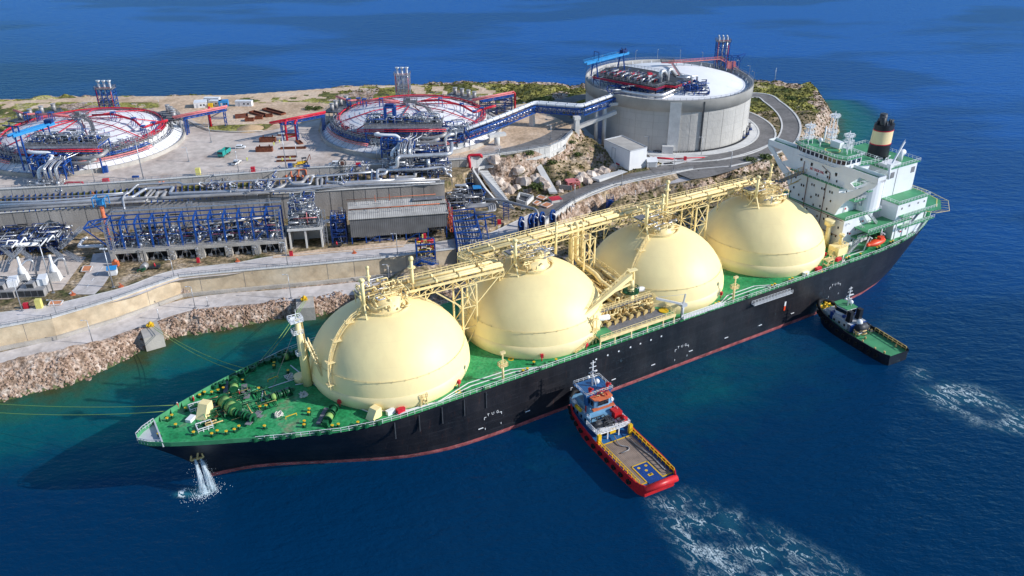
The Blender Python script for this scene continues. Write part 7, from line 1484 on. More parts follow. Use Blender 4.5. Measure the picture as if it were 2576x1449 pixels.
for i,(x,y,lb)in enumerate(((100,482,'blue loading arm with wheel, leftmost of the row on the jetty'),(213,450,'blue loading arm with wheel, second from the left on the jetty'),(263,440,'blue loading arm with wheel in the middle, where the grey pipe comes down'),(340,425,'blue loading arm with wheel, second from the right on the jetty'),(465,372,'tallest blue loading arm, rightmost and apart from the others'))):
 tz=19.0 if i<4 else 20;p=g('V',x,y,tz);bz_=8.5;base=(p[0],p[1],bz_);
 if i==0:
  la=T('loading_arm',lb,'loading arm',base,0,'blue loading arms on the jetty');mb=MB()
  for dx in(-1.0,1.0):mb.bar((dx,0,0),(dx*.7,0,10.2),.75)
  for z in(2,4,6,8):mb.bar((-.7,0,z),(.6,0,z+1),.25)
  mb.cyl(0,.6,0,9.5,.6,.6,8);mb.build('arm_mast','blue_dk',la)
  mb=MB();n_=20;mb.T=Matrix.Translation((0,0,10.4))@Matrix.Rotation(R_(62),4,'Z')@Matrix.Rotation(R_(90),4,'X');mb.ring(0,0,-.3,1.6,2.0,.3,22)
  for k_ in range(4):a=math.pi*k_/4;mb.bar((-1.5*math.cos(a),-1.5*math.sin(a),0),(1.5*math.cos(a),1.5*math.sin(a),0),.16)
  mb.build('sheave_wheel','blue',la);mb=MB();mb.pipe([(-1.1,-.4,1),(-1.1,-.4,10.8),(.2,-.3,11.2),(1.2,-.3,10.2),(1.2,-.4,.5)],.22,8,.8);mb.build('product_pipe','lagging',la);mb=MB();mb.bar((0,.5,10.6),(.3,1.8,8.2),.4);mb.box(.3,1.9,8,1.1,1,1.6);mb.build('counterweight','blue_dk',la)
 else:dup(la,base,0,lb,None if i<4 else 1.0)
jd=[s2w(*p)for p in[(33,25.5),(70,25.5),(70,37),(33,37)]];o=T('jetty_platform','concrete jetty platform hidden behind the ship under the loading arms','jetty',(jd[0][0],jd[0][1],0));L=loc_of((jd[0][0],jd[0][1],0));mb=MB();mb.prism([L(p)[:2]for p in[(*q_[:2],0)for q_ in jd]],7.4,8.5);mb.build('deck_slab','conc',o)
mb=MB()
for i in range(5):
 for j in range(2):p=s2w(36+i*8,27+j*8);r=L((p[0],p[1],0));mb.cyl(r[0],r[1],-3,7.4,.6,n=10)
mb.build('jetty_pile','conc',o)
a=g('G',820,1000,9);o=T('jetty_shelter','pale corrugated shelter roof on the jetty seen between the second and third domes','shelter',(a[0],a[1],4),R_(20));mb=MB();mb.ext([(0,0,5),(7,0,5),(7,5,5.8),(0,5,5.8)],(0,0,.12));mb.build('roof','grey_sheet',o);mb=MB();mb.bz(.4,6.6,.6,4.6,0,4.9);mb.build('wall','lag_dull',o)
a=g('G',1255,705,5);o=T('stair_tower','small blue stair tower on the lower ramp behind the walkway','tower',(a[0],a[1],5.2));mb=MB();frame(mb,-1.3,1.3,-1.3,1.3,0,6.5,1,1,4,.18);mb.bz(-.8,1.0,-1.2,1.0,.5,5.6);mb.build('blue_tower','blue',o);mb=MB();mb.rail([(-1.5,-1.5,6.5),(1.5,-1.5,6.5),(1.5,1.5,6.5),(-1.5,1.5,6.5),(-1.5,-1.5,6.5)],1.1,1,.06);mb.build('tower_rail','steel',o)
o=T('access_tower','blue steel gangway tower crowded with yellow pipes behind the ship walkway','tower',(-34.1,274.2,ZQ),PA);mb=MB();frame(mb,0,6.6,0,5,0,13.6,1,1,5,.42);mb.build('blue_frame','blue',o)
mb=MB();clutter(mb,.2,6.4,.2,4.8,.5,13,75,(.08,.26),71,ks=(0,1,2,3,3));mb.build('tower_pipework',['yellow','steel','blue_dk','cream_pipe'],o)
mb=MB();clutter(mb,.5,6.3,1,4.8,11,14.5,22,(.06,.16),72,ks=(0,1));mb.box(3.4,4,15.2,1,1,1.6);mb.build('top_fittings',['red','orange'],o)
o=T('gangway_frame','blue peaked gangway frame with grey handrails left of the blue tower','gangway',g('R',940,560,ZQ),PA);mb=MB();mb.bar((-2.5,-3,6.8),(1.2,-3,8.6),1.6,.5);mb.bar((1.2,-3,8.6),(7.5,-3,6.2),1.6,.5)
for x in(.5,7.2):mb.bar((x,-3.4,0),(x,-3.4,6.6),.4);mb.bar((x,-2.4,0),(x,-2.4,6.6),.3)
mb.bar((.5,-3.4,3),(7.2,-3.4,3),.3);mb.build('blue_beam','blue',o);mb=MB();mb.rail([(-2.5,-3.8,7),(1.2,-3.8,8.9),(7.5,-3.8,6.5)],1.1,1.3,.07);mb.rail([(-2.5,-2.2,7),(1.2,-2.2,8.9),(7.5,-2.2,6.5)],1.1,1.3,.07);mb.build('handrail','steel',o)
o=T('pump_pipework','tangle of blue steel stairs and silver pipes left of the vaporizer row','process rack',g('E',0,640,ZP),PA);L=loc_of(g('E',0,640,ZP),PA);mb=MB()
lo_,hi_=L(g('E',-250,800,ZP)),L(g('E',700,560,ZP));clutter(mb,lo_[0],hi_[0]-4,-5,9,.3,6,300,(.08,.26),81,ks=(0,0,1,2,3),legs=.4);mb.build('pump_lines',['steel','lagging','blue_dk','dark'],o)
mb=MB();frame(mb,lo_[0],hi_[0]-6,-4,7,0,5.4,8,1,2,.26);mb.build('blue_frame','blue_dk',o)
mb=MB()
for(x0_,y0_,x1_,y1_)in((120,560,330,330),(0,330,180,470),(880,350,1190,60),(700,330,900,480),(940,400,1150,520),(280,370,440,490)):
 a,b=L(g('L',x0_,y0_,13)),L(g('L',x1_,y1_,17));mb.bar(a,b,1.2,.15);mb.rail([(a[0]-.6,a[1],a[2]),(b[0]-.6,b[1],b[2])],1.1,1.3,.07);mb.rail([(a[0]+.6,a[1],a[2]),(b[0]+.6,b[1],b[2])],1.1,1.3,.07)
mb.build('steel_stairs','steel',o)
world_pipe('header_pipe','thick white pipe running left from the pump tangle to the picture edge','pipe',gp(('L',-500,325,14.5),('L',0,300,14.5),('L',560,275,14.5)),.75,'white',12);world_pipe('header_pipe','second pale pipe just behind the thick white one on the left','pipe',gp(('L',-500,255,14.8),('L',300,225,14.8),('L',1000,200,14.8)),.55,'lagging',10)
world_pipe('header_pipe','white pipe with a square corner at the left end of the vaporizer row','pipe',gp(('L',1260,185,13.5),('L',1200,215,13.5),('L',1135,315,13.5),('L',1500,300,13.5)),.6,'white',12,.8)
world_pipe('header_pipe','thin pipe on brackets along the foot of the grey wall at the left','pipe',gp(('L',-400,145,13.5),('L',780,80,13.5),('L',800,180,12.5)),.22,'lag_dull',8)
for i,pts in enumerate(([(90,290),(110,225),(260,225),(170,330)],[(270,290),(360,175),(390,230)],[(585,305),(680,195),(560,200)],[(680,250),(770,145),(790,190)])):
 world_pipe('pipe_bow',['white pipe bow','white pipe bow','white pipe bow','white pipe bow'][i]+[' farthest left above the pump tangle',' second from the left above the pump tangle',' third from the left above the pump tangle',' rightmost above the pump tangle'][i],'pipe',[g('L',x,y,17+(j==1)*1.2)for j,(x,y)in enumerate(pts)],.26,'white',8,.4)
def burner(x,y,lb):
 b=g('L',x,y,ZP);o=T('burner_unit',lb,'burner',b,R_(5));mb=MB();mb.add([(-1.9,-1.2,0),(1.9,-1.2,0),(1.9,1.6,0),(-1.9,1.6,0),(-1.3,-.8,3.6),(1.3,-.8,3.6),(1.3,1.2,3.6),(-1.3,1.2,3.6)],[(3,2,1,0),(4,5,6,7),(0,1,5,4),(1,2,6,5),(2,3,7,6),(3,0,4,7)]);mb.build('plinth','conc_lt',o)
 mb=MB();mb.lathe([(1.3,3.6),(1.35,4.4),(.95,5.6),(.5,6.2),(.42,9.6),(.01,9.6)],0,.2,16);mb.build('white_stack','white',o);mb=MB();mb.pipe([(0,.2,6),(1.5,2,7.4),(3.6,2,7.4),(3.6,2,1)],.32,8,.8);mb.build('bypass_pipe','lagging',o);return o
burner(360,830,'white bottle-shaped stack on a concrete plinth, the left of the two');burner(815,800,'white bottle-shaped stack on a concrete plinth, the right of the two')
for i,(x,y,lb)in enumerate(((20,1070,'grey louvred cooling box with white duct at the left picture edge'),(455,1045,'grey louvred cooling box with white duct beside the tall lamp'))):
 b=g('L',x,y,ZP);o=T('cooler_box',lb,'machine housing',b,R_(4));mb=MB();mb.bz(-4,4.4,0,5,0,2.6);mb.build('housing','lag_dull',o)
 mb=MB()
 for k_ in range(4):mb.bz(-3.8+k_*2.1,-2+k_*2.1,-.06,-.01,.3,2.3)
 mb.build('louvre','dark',o);mb=MB();mb.ext([(-1.4,1.2,2.6),(1.2,1.2,2.6),(1.0,1.2,4.4),(-1.2,1.2,4.4)],(0,2.8,0));mb.build('air_duct','lag_dull',o);mb=MB();mb.bz(-1.1,.9,1.1,1.19,2.9,4.2);mb.build('duct_mouth','dark',o)
 mb=MB();mb.box(2.4,5.4,3.6,2.8,4.6,2.4,.25);mb.build('white_cover','white',o);mb=MB();clutter(mb,-4,2,5,11,.2,3.4,26,(.08,.22),91+i,ks=(0,1,2),legs=.3);mb.build('pump_parts',['steel','dark','lagging'],o)
def lampn(lb,k,bx,by,tx,ty,z,style='arm',r=.13):
 b=g(k,bx,by,z);a=ZM[k];T_=ty*a[0]+a[2];best=(1e9,8)
 for h in range(20,300,2):
  X,Y,Z_=b[0],b[1],z+h*.1;v=(X,Y,Z_-CH);q=724.5-F*sum(v[i]*_Up[i]for i in range(3))/sum(v[i]*_D[i]for i in range(3))
  if abs(q-T_)<best[0]:best=(abs(q-T_),h*.1)
 h=best[1];o=T('street_lamp' if style!='mast' else 'floodlight_mast',lb,'lamp',b,group='lamp posts of the terminal');mb=MB();mb.tube([(0,0,0),(0,0,h)],[r*1.3,r*.7],7);mb.box(0,0,.15,.9,.9,.3);mb.build('pole','steel',o);mb=MB()
 if style=='arm':mb.pipe([(0,0,h-.3),(-.3,0,h+.1),(-1.4,0,h+.1)],.07,5,.3);mb.box(-1.6,0,h+.05,.7,.3,.18)
 elif style=='mast':mb.box(0,0,h,2.2,.25,.25);mb.box(-.9,-.3,h+.1,.6,.4,.5);mb.box(0,-.3,h+.1,.6,.4,.5);mb.box(.9,-.3,h+.1,.6,.4,.5)
 else:mb.sph(0,0,h+.1,.26,n=8,h=5)
 mb.build('lamp_head','white',o)
for a in[('tall floodlight mast on the verge beside the blue-roofed kiosk','L',1645,905,1475,340,ZP,'mast',.2),('tallest lamp mast beside the right cooling box','L',775,985,510,230,ZP,'mast',.2),('tall lamp mast next to the red and yellow boxes at the left','L',325,1250,150,790,ZP,'arm',.16),('short lamp post between the plant road and the ochre wall at the left','L',830,1335,745,1085,ZP),('lamp post at the kink of the ochre wall','E',1487,878,1455,725,ZP),('lamp post in front of the right end of the vaporizer row','E',2453,775,2425,580,ZP),('lamp post beside the quay road above the grey scree patches','E',1665,1138,1625,955,ZQ),('lamp post by the quay road behind the second mooring platform','E',2483,1055,2455,850,ZQ),('lamp post by the quay road left of the first mooring platform','E',795,1440,720,1240,ZQ),('short lamp post with grey box by the quay road green verge','E',1775,1120,1762,1045,ZQ,'ball'),('short post beside the first mooring platform','E',1358,1228,1342,1152,ZQ,'ball'),('lamp post in front of the grey pump tower','F',120,1085,88,865,ZP),('lamp post in front of the corrugated building','F',1148,998,1130,785,ZP),('lamp post on the quay road left of the white dome mast','F',1068,1245,1052,1075,ZQ),('tall lamp mast at the front edge of the left tank yard','A',1343,1208,1262,845,ZT,'arm',.2),('lamp post right of the left tank wall','A',1765,1045,1740,910,ZT),('lamp post in front of the blue trestle near the teal truck','A',1975,865,1945,685,ZT),('lamp post behind the red pipe near the left tank','A',888,1240,845,1050,ZT,'ball'),('lamp post just below the white pickup','A',2235,1155,2205,955,ZT,'ball'),('curved lamp post behind the left tank against the sea','A',1490,530,1445,460,22),('tall lamp mast left of the backhoe','B',340,1112,290,780,ZT,'mast',.18),('lamp post in front of the middle tank wall','B',1188,1045,1175,870,ZT),('lamp post among the dug pits','B',438,1005,425,885,ZT,'ball'),('tall lamp behind the middle tank left of the silver stacks','B',1222,412,1218,340,21),('tall lamp behind the middle tank right of the silver stacks','B',1775,380,1765,312,19),('small lamp behind the middle tank right of the tall curved one','B',1735,388,1730,350,19,'ball'),('small lamp just right of the silver stacks','B',1578,395,1576,352,20,'ball'),('small lamp left of the silver stacks','B',1315,412,1310,365,20,'ball'),('lamp post on the road bend under the pipe bridge','B',2333,990,2330,920,ZT),('lamp post on the upper road beside the second bridge pier','C',433,975,430,855,ZT),('lamp post beside the white annex building','C',1258,1075,1270,950,ZY),('lamp post in front of the tall tank riser','C',1715,1110,1718,955,ZY),('lamp post by the small dark trailer near the annex','C',1480,1240,1478,1110,ZY),('lamp post at the junction above the rocky bank','C',1965,1215,1975,1080,ZY),('lamp post on the road below the annex with a leaning bicycle','C',1037,1365,1040,1240,12.3),('tall thin mast on the green headland beside the tall tank','C',2337,510,2350,370,13,'ball'),('lamp post on the guard rail above the ramp wall','G',930,600,932,450,11.6,'ball'),('double lamp post at the foot of the ramp wall','G',897,800,903,640,ZQ,'mast'),('lamp post beside the lower ramp grass bank','G',1492,615,1497,500,6.4,'ball'),('lamp post by the plant road near the blue cage','P',2080,1340,2085,1150,ZP,'ball')]:lampn(*a)
for i,(k,x,y)in enumerate((('A',820,540),('A',870,530),('A',1130,560),('A',1275,550),('A',1365,560),('A',1590,560))):
 lampn(['first','second','third','fourth','fifth','sixth'][i]+' small hooked lamp from the left along the fence behind the left tank',k,x,y,x-5,y-45,23,'arm',.08)
o=T('guard_rail','steel crash barrier along the top of the ramp wall','guard rail',rw[0]);L=loc_of(rw[0]);mb=MB();P=[Vector(L(p))+Vector((0,.7,.55))for p in rw]
for a,b in zip(P[:-1],P[1:]):
 mb.bar(a,b,.12,.4);n_=int((b-a).length/2.5)
 for i in range(n_):p=a+(b-a)*i/n_;mb.bar(p-Vector((0,0,.6)),p,.14)
mb.build('barrier','steel',o)
o=T('guard_rail','steel crash barrier along the bend of the upper road','guard rail',(cw_top[0][0],cw_top[0][1],25.3));L=loc_of((cw_top[0][0],cw_top[0][1],25.3));mb=MB();P=[Vector(L((p[0],p[1],25.9)))for p in cw_top]
for a,b in zip(P[:-1],P[1:]):mb.bar(a,b,.12,.4);[mb.bar(a+(b-a)*i/5-Vector((0,0,.6)),a+(b-a)*i/5,.14)for i in range(5)]
mb.build('barrier','steel',o)
b=g('S',1300,950,ZT);o=T('bridge_junction','silver steel platform tower where the white pipe bridge begins beside the middle tank','pipe structure',b,R_(15));mb=MB();frame(mb,-3,6,-1,7,0,8.5,2,1,3,.26);mb.rail([(-3,-1,8.5),(6,-1,8.5),(6,7,8.5)],1.1,1.4,.07);mb.box(1.5,3,8.4,9,8,.15);mb.build('steel_frame','steel',o);mb=MB();clutter(mb,-5,8,-2,9,.5,11,110,(.08,.3),88,ks=(0,1,2,3),legs=.2);mb.build('pipework',['steel','lagging','blue','blue_dk'],o)
c5=[g('C',x,y,22)for x,y in[(890,980),(1110,1078),(1255,1045),(1040,945)]];o=T('white_annex','plain white sheet-metal building block in front of the tall tank','building',(c5[1][0],c5[1][1],12.4));L=loc_of((c5[1][0],c5[1][1],12.4));pl=[L(p)[:2]for p in c5]
mb=MB();mb.prism(pl,0,9.6);mb.build('sheet_wall','white_sh',o);mb=MB();cc=(sum(p[0]for p in pl)/4,sum(p[1]for p in pl)/4)
for a,b in zip(pl,pl[1:]+pl[:1]):mb.bar((*a,9.75),(*b,9.75),.3,.4)
mb.build('roof_edge','grey_sheet',o);mb=MB();mb.prism([(cc[0]+(p[0]-cc[0])*.96,cc[1]+(p[1]-cc[1])*.96)for p in pl],9.61,9.66);mb.build('roof','conc',o)
mb=MB();a,b=Vector((*pl[0],0)),Vector((*pl[1],0));d=(b-a).normalized();n=Vector((d.y,-d.x,0))*.06;n=n if(n.dot(Vector((-1,-1,0)))>0)else-n;p=a+(b-a)*.32+n;mb.pipe([p+Vector((0,0,.5)),p+Vector((0,0,8)),p+d*2.5+Vector((0,0,8)),p+d*2.5+Vector((0,0,3))],.16,6,.4);p=a+(b-a)*.5+n;mb.k=1;mb.bar(p+Vector((0,0,1.2)),p+d*2.6+Vector((0,0,1.2)),.1,.7);mb.build('wall_fittings',['grey_sheet','red'],o)
o=T('white_shed','small white pitched-roof shed against the annex','shed',g('C',1255,1225,12.6),R_(6));mb=MB();mb.ext([(0,0,0),(4.6,0,0),(4.6,0,3),(0,0,3)],(0,5,0));mb.ext([(-.2,-.2,3),(4.8,-.2,3),(4.8,2.6,4.4),(-.2,2.6,4.4)],(0,0,.12));mb.ext([(-.2,2.6,4.4),(4.8,2.6,4.4),(4.8,5.2,3),(-.2,5.2,3)],(0,0,.12));mb.build('shed_body','white',o);mb=MB();mb.bz(.8,3.8,-.06,0,.2,2.7);mb.build('roller_door','grey_sheet',o)
o=T('red_pipe_rack','row of red fire pipes on a pointed concrete island by the tall tank','pipes',g('C',1310,1135,ZY));L=loc_of(g('C',1310,1135,ZY));mb=MB();mb.tube([L(g('C',1300,1128,13.8)),L(g('C',1480,1140,13.8))],.38,8);mb.tube([L(g('C',1480,1138,13.7)),L(g('C',1745,1128,13.5))],.25,8);mb.box(*L(g('C',1578,1140,14)),1.2,1.2,2);mb.build('fire_pipe','red',o);mb=MB();mb.add([L(g('C',x,y,ZY+.35))for x,y in[(1270,1112),(1600,1118),(1780,1118),(1700,1140),(1500,1190),(1330,1200)]],[tuple(range(6))]);mb.build('island_slab','conc_lt',o)
def bx(nm,lb,cat,k,x,y,z,sx,sy,sz,m,rz=.15,roof=None,grp=None):
 o=T(nm,lb,cat,g(k,x,y,z),rz,grp);mb=MB();mb.bz(-sx/2,sx/2,0,sy,0,sz);mb.build('body',m,o)
 if roof:mb=MB();mb.bz(-sx/2-.1,sx/2+.1,-.1,sy+.1,sz,sz+.15);mb.build('roof',roof,o)
 return o
def cabin(lb,k,x,y,sx,sy,m,rz,z=ZT-.1):
 o=bx('site_cabin',lb,'cabin',k,x,y,z,sx,sy,2.7,m,rz,'white' if m!='blue_lt' else 'blue_lt');mb=MB();mb.bz(-sx*.3,-sx*.3+.9,-.05,0,.1,2.1);mb.build('door','grey_sheet',o);mb=MB()
 for t in(.0,.25):mb.bz(sx*t,sx*t+.8,-.05,0,1.1,1.9)
 mb.build('window','glass',o)
cabin('white site cabin farthest left by the sandy yard shore','A',1875,543,6,6,'white',.25);cabin('long white site cabin behind the others at the shore','A',1980,500,8,2.6,'white',-.05);cabin('low white site cabin between the yellow tank and the blue cabin','A',2015,527,6,2.6,'white',-.08);cabin('blue site cabin beside the white ones','A',2092,532,4.6,4,'blue_lt',.2);cabin('white site cabin standing alone at the right of the group','A',2278,530,8.5,2.8,'white',-.04)
bx('water_tank','small yellow tank between the white cabins','tank','A',1968,540,ZT-.1,2.2,2,2,'yellow')
for a in[('fire_box','red hose box beside the yellow frame at the left','box','L',380,1218,ZP,1.5,1.1,1.9,'red'),('shower_frame','yellow safety shower frame next to the red box at the left','safety shower','L',568,1218,ZP,1.8,1.6,3.2,'yellow_lt'),('fire_box','red hose box right of the vaporizer row','box','M',2478,705,ZP,1.2,.8,1.8,'red'),('fire_box','small red box in front of the middle of the vaporizer row','box','M',1412,778,ZP,1,.8,1.8,'red'),('fire_box','red box in front of the grey pump tower','box','F',152,992,ZP,1.2,.8,1.8,'red'),('red_box','red box on the low wall near the left pipe tower','box','A',988,1245,ZT,2.4,1.5,1.6,'red'),('red_booth','narrow red booth at the yard edge below the pickup','booth','A',2368,1155,ZT,1.6,1.4,2.6,'red'),('shower_frame','yellow safety shower frame at the yard edge','safety shower','A',1855,1180,ZT,1.8,1.6,3.2,'yellow_lt'),('blue_cabinet','blue cabinet against the left tank wall','cabinet','A',990,1150,ZT,1.6,1.4,2.8,'blue'),('red_box','red box at the yard edge right of the white van','box','B',1012,1090,ZT,1.9,1.4,1.5,'red'),('fire_box','red box near the blue cage by the plant road','box','P',2085,1120,ZP,1.4,1,1.8,'red'),('white_cabinet','pale yellow cabinet in front of the building bay','cabinet','F',1398,868,ZP,1.6,1.4,3,'yellow_lt'),('blue_bin','small blue container left of the backhoe','container','U',520,635,ZT,1.6,1.4,2.2,'blue'),('slab_box','white box with red top near the ramp road','box','V',520,262,11.2,4.6,4,1.1,'conc_lt',.35,'red'),('dark_trailer','small dark trailer below the annex shed','trailer','C',1440,1200,12.6,4,1.6,1,'dark')]:bx(*a)
for a in(('two-slot blue notice stand right of the left tank','A',1270,1222,ZT),('blue notice stand beside the orange pipes near the backhoe','U',735,645,ZT)):
 o=T('notice_stand',a[0],'sign',g(*a[1:]));mb=MB();mb.bz(-1.3,1.3,0,.9,1.2,1.9);mb.build('blue_top','blue',o);mb=MB();[mb.bar((x,.4,0),(x,.4,1.2),.15)for x in(-1.1,0,1.1)];mb.build('leg','steel',o)
o=T('blue_kiosk','small white kiosk with bright blue pitched roof under the vaporizer row','kiosk',g('L',1640,745,ZP),R_(14));mb=MB();mb.bz(-1.3,1.3,0,2.6,.3,2.6);mb.build('body','white',o);mb=MB();mb.ext([(-1.7,-.4,2.6),(1.7,-.4,2.6),(1.7,1.3,3.5),(-1.7,1.3,3.5)],(0,0,.1));mb.ext([(-1.7,1.3,3.5),(1.7,1.3,3.5),(1.7,3,2.6),(-1.7,3,2.6)],(0,0,.1));mb.build('blue_roof','blue_lt',o)
o=T('orange_unit','orange machine standing behind the blue-roofed kiosk','machine',g('L',1672,605,ZP));mb=MB();mb.bz(-1,1,0,1.5,0,1.8);mb.sph(0,.7,2,.7,n=8,h=5);mb.build('housing','orange',o)
o=T('green_compressor','olive weathered tank unit on the verge right of the kiosk','machine',g('L',2080,670,ZP));mb=MB();mb.tube([(0,0,1.2),(0,2.6,1.2)],1.2,12);mb.build('tank','lag_dull',o);mb=MB();clutter(mb,-1.4,1.4,-1.4,0,.2,1.4,8,(.08,.15),3);mb.build('frame','gdark',o)
for lb,k,x,y in(('grey blue trailer with red beacon on the verge','L',2245,645),('dark trailer with red beacon before the corrugated building','F',580,915)):
 o=T('small_trailer',lb,'trailer',g(k,x,y,ZP),.2);mb=MB();mb.bz(-1.8,1.8,0,1.8,.5,.9);mb.rail([(-1.8,0,.9),(1.8,0,.9),(1.8,1.8,.9),(-1.8,1.8,.9)],.5,1.2,.04);mb.build('bed','dark',o);mb=MB();mb.cyl(0,.9,.9,2.2,.4,.15,8);mb.build('beacon','red',o);mb=MB();[mb.tube([(x_,-.1,.4),(x_,.15,.4)],.4,10)for x_ in(-.9,.9)];mb.build('wheel','black',o)
for i,(lb,k,x,y)in enumerate((('orange hydrant monitor near the left plant road curve','L',1060,1010),('orange hydrant monitor at the verge tip below the kiosk','L',1755,895),('orange hydrant monitor before the vaporizer row right half','M',1862,762),('orange hydrant monitor before the corrugated building','F',742,965),('orange hydrant on the grass strip of the pipe terrace','E',798,170))):
 z=ZP if k!='E' else ZR;b=g(k,x,y,z)
 o=T('hydrant_monitor',lb,'hydrant',b,group='orange hydrants of the plant');mb=MB();mb.cyl(0,0,0,.2,.9,.9,12);mb.cyl(0,0,.2,1.2,.18,.18,8);mb.bar((0,0,1.1),(-.6,.2,1.4),.16);mb.bar((-.5,0,.7),(.5,0,.7),.16);mb.build('monitor','orange',o)
for i,(lb,k,pts,z)in enumerate((('orange slab by the side road at the left','L',[(1215,610),(1345,605),(1305,685),(1180,690)],ZP),('orange slab beside the yellow frame at the left','L',[(735,1120),(920,1110),(880,1165),(705,1180)],ZP),('upper orange slab among the pits near the white rocks','V',[(315,185),(400,210),(355,240),(275,212)],11.4),('lower orange slab beside the ramp road','V',[(395,268),(470,290),(400,330),(325,305)],11.2),('middle orange slab between the pit and the red-topped box','V',[(280,245),(330,265),(275,298),(235,280)],11.3))):
 p=[g(k,x,y,z)for x,y in pts];o=T('orange_slab',lb,'slab',p[0]);L=loc_of(p[0]);mb=MB();mb.ext([L(q)for q in p],(0,0,.45));mb.build('slab','orange_p',o);mb=MB();q=[Vector(L(v))+Vector((0,0,.45))for v in p];[mb.bar(a,b,.3,.2)for a,b in zip(q,q[1:]+q[:1])];mb.build('slab_kerb','conc_lt',o)
pts=[g('V',x,y,11.6)for x,y in[(50,255),(85,175),(240,215),(160,290)]];o=T('sump_pit','open concrete pit with rust-stained walls between the rocks and the pipe','pit',pts[0]);L=loc_of(pts[0]);q=[Vector(L(v))for v in pts];mb=MB();[mb.bar(a+Vector((0,0,.5)),b+Vector((0,0,.5)),.6,1.6)for a,b in zip(q,q[1:]+q[:1])];mb.build('pit_rim','conc_lt',o);mb=MB();mb.add([tuple(v+Vector((0,0,.15)))for v in q],[(0,1,2,3)]);mb.build('pit_floor','dark',o);mb=MB();mb.rail([q[0]+Vector((0,0,1.3)),q[3]+Vector((0,0,1.3)),q[2]+Vector((0,0,1.3))],1,1.4,.06);mb.build('pit_rail','steel',o)
b=g('G',930,480,11.8);o=T('red_shelter','red pipe frame shelter behind a low concrete screen wall beside the ramp','shelter',b,.3);mb=MB();frame(mb,-3,2.4,0,4,0,3,2,1,1,.22);mb.ext([(-3,0,3),(1,0,3),(1,4,3.3),(-3,4,3.3)],(0,0,.12));clutter(mb,-3,3,0,4,.3,2.4,12,(.1,.22),2);mb.build('red_frame','redlt',o);mb=MB();mb.bar((-6.4,1.6,1),(-1.8,-1.4,1),.35,2.2);mb.build('screen_wall','conc_grey',o)
o=T('concrete_ramp','long low pale concrete plinth at the foot of the rocky hill by the road','plinth',g('C',790,1320,12.4));L=loc_of(g('C',790,1320,12.4));mb=MB();mb.add([L(p)for p in gp(('C',770,1318,12.4),('C',850,1340,12.4),('C',1095,1255,12.9),('C',1040,1238,12.9),('C',775,1300,13.4),('C',845,1318,13.4),('C',1090,1250,14.6),('C',1035,1235,14.6))],[(0,1,2,3),(4,5,6,7),(0,1,5,4),(1,2,6,5),(2,3,7,6),(3,0,4,7)]);mb.build('plinth','conc_lt',o)
q=[g('C',x,y,z)for x,y,z in[(295,1190,18),(345,1190,18),(490,1440,11.6),(420,1440,11.6)]];o=T('hillside_ramp','straight pale concrete ramp climbing the rocky hillside','ramp',q[0]);L=loc_of(q[0]);mb=MB();mb.ext([L(p)for p in q],(0,0,.8));mb.build('slab','conc_lt',o)
def wheels(o,xs,w,r=.5,m='black'):
 for x in xs:
  for s in(-1,1):mb=MB();mb.tube([(x,s*(w/2-.25),r),(x,s*w/2,r)],r,14);wl=mb.build('wheel',m,o);mb=MB();mb.tube([(x,s*w/2,r),(x,s*(w/2+.03),r)],r*.5,10);mb.build('rim','steel',wl)
def car(lb,cat,nm,k,x,y,z,rz,body,L_=4.4,W_=1.85,H_=1.6,kind='car'):
 o=T(nm,lb,cat,g(k,x,y,z),rz);prof={'car':[(-L_/2,.35),(L_/2,.35),(L_/2,.85),(L_*.28,1.0),(L_*.12,H_),(-L_*.38,H_),(-L_/2,1.0)],'van':[(-L_/2,.35),(L_/2,.35),(L_/2,.9),(L_*.3,1.15),(L_*.14,H_),(-L_*.47,H_),(-L_/2,1.2)],'pickup':[(-L_/2,.45),(L_/2,.45),(L_/2,.95),(L_*.26,1.1),(L_*.14,H_),(-L_*.12,H_),(-L_*.14,1.1),(-L_/2,1.1)]}[kind]
 mb=MB();mb.ext([(p[0],-W_/2,p[1])for p in prof],(0,W_,0));mb.build('body',body,o);mb=MB();a,b,c=prof[3],prof[4],prof[5]
 mb.add([(a[0]+.02,-W_/2+.12,a[1]+.06),(a[0]+.02,W_/2-.12,a[1]+.06),(b[0]+.03,W_/2-.18,b[1]-.06),(b[0]+.03,-W_/2+.18,b[1]-.06)],[(0,1,2,3)])
 for s in(-1,1):y_=s*(W_/2+.012);mb.add([(a[0]-.25,y_,1.05),(b[0]-.05,y_,H_-.12),(c[0]*(.2 if kind=='van' else .95),y_,H_-.12),(c[0]*(.2 if kind=='van' else 1.02),y_,1.08)],[(0,1,2,3)])
 mb.build('window','glass',o);wheels(o,(-L_*.32,L_*.32),W_,.36)
 for s in(-.6,.6):mb=MB();mb.box(L_/2+.01,s,.75,.06,.35,.18);mb.build('headlight','white',o)
 return o
car('white hatchback parked above the white pickup in the yard','car','parked_car','A',2250,920,ZT,.1,'white');pk=car('white pickup truck with dark open bed below the teal lorry','pickup truck','pickup_truck','A',2212,1065,ZT,1.35,'white',5.2,1.9,1.75,'pickup');mb=MB();mb.bz(-2.5,-.8,-.8,.8,1.08,1.14);mb.build('cargo_bed','black',pk)
car('white delivery van parked beside the big cable reel','van','parked_van','B',790,1080,ZT,R_(184),'white',4.6,1.9,1.95,'van')
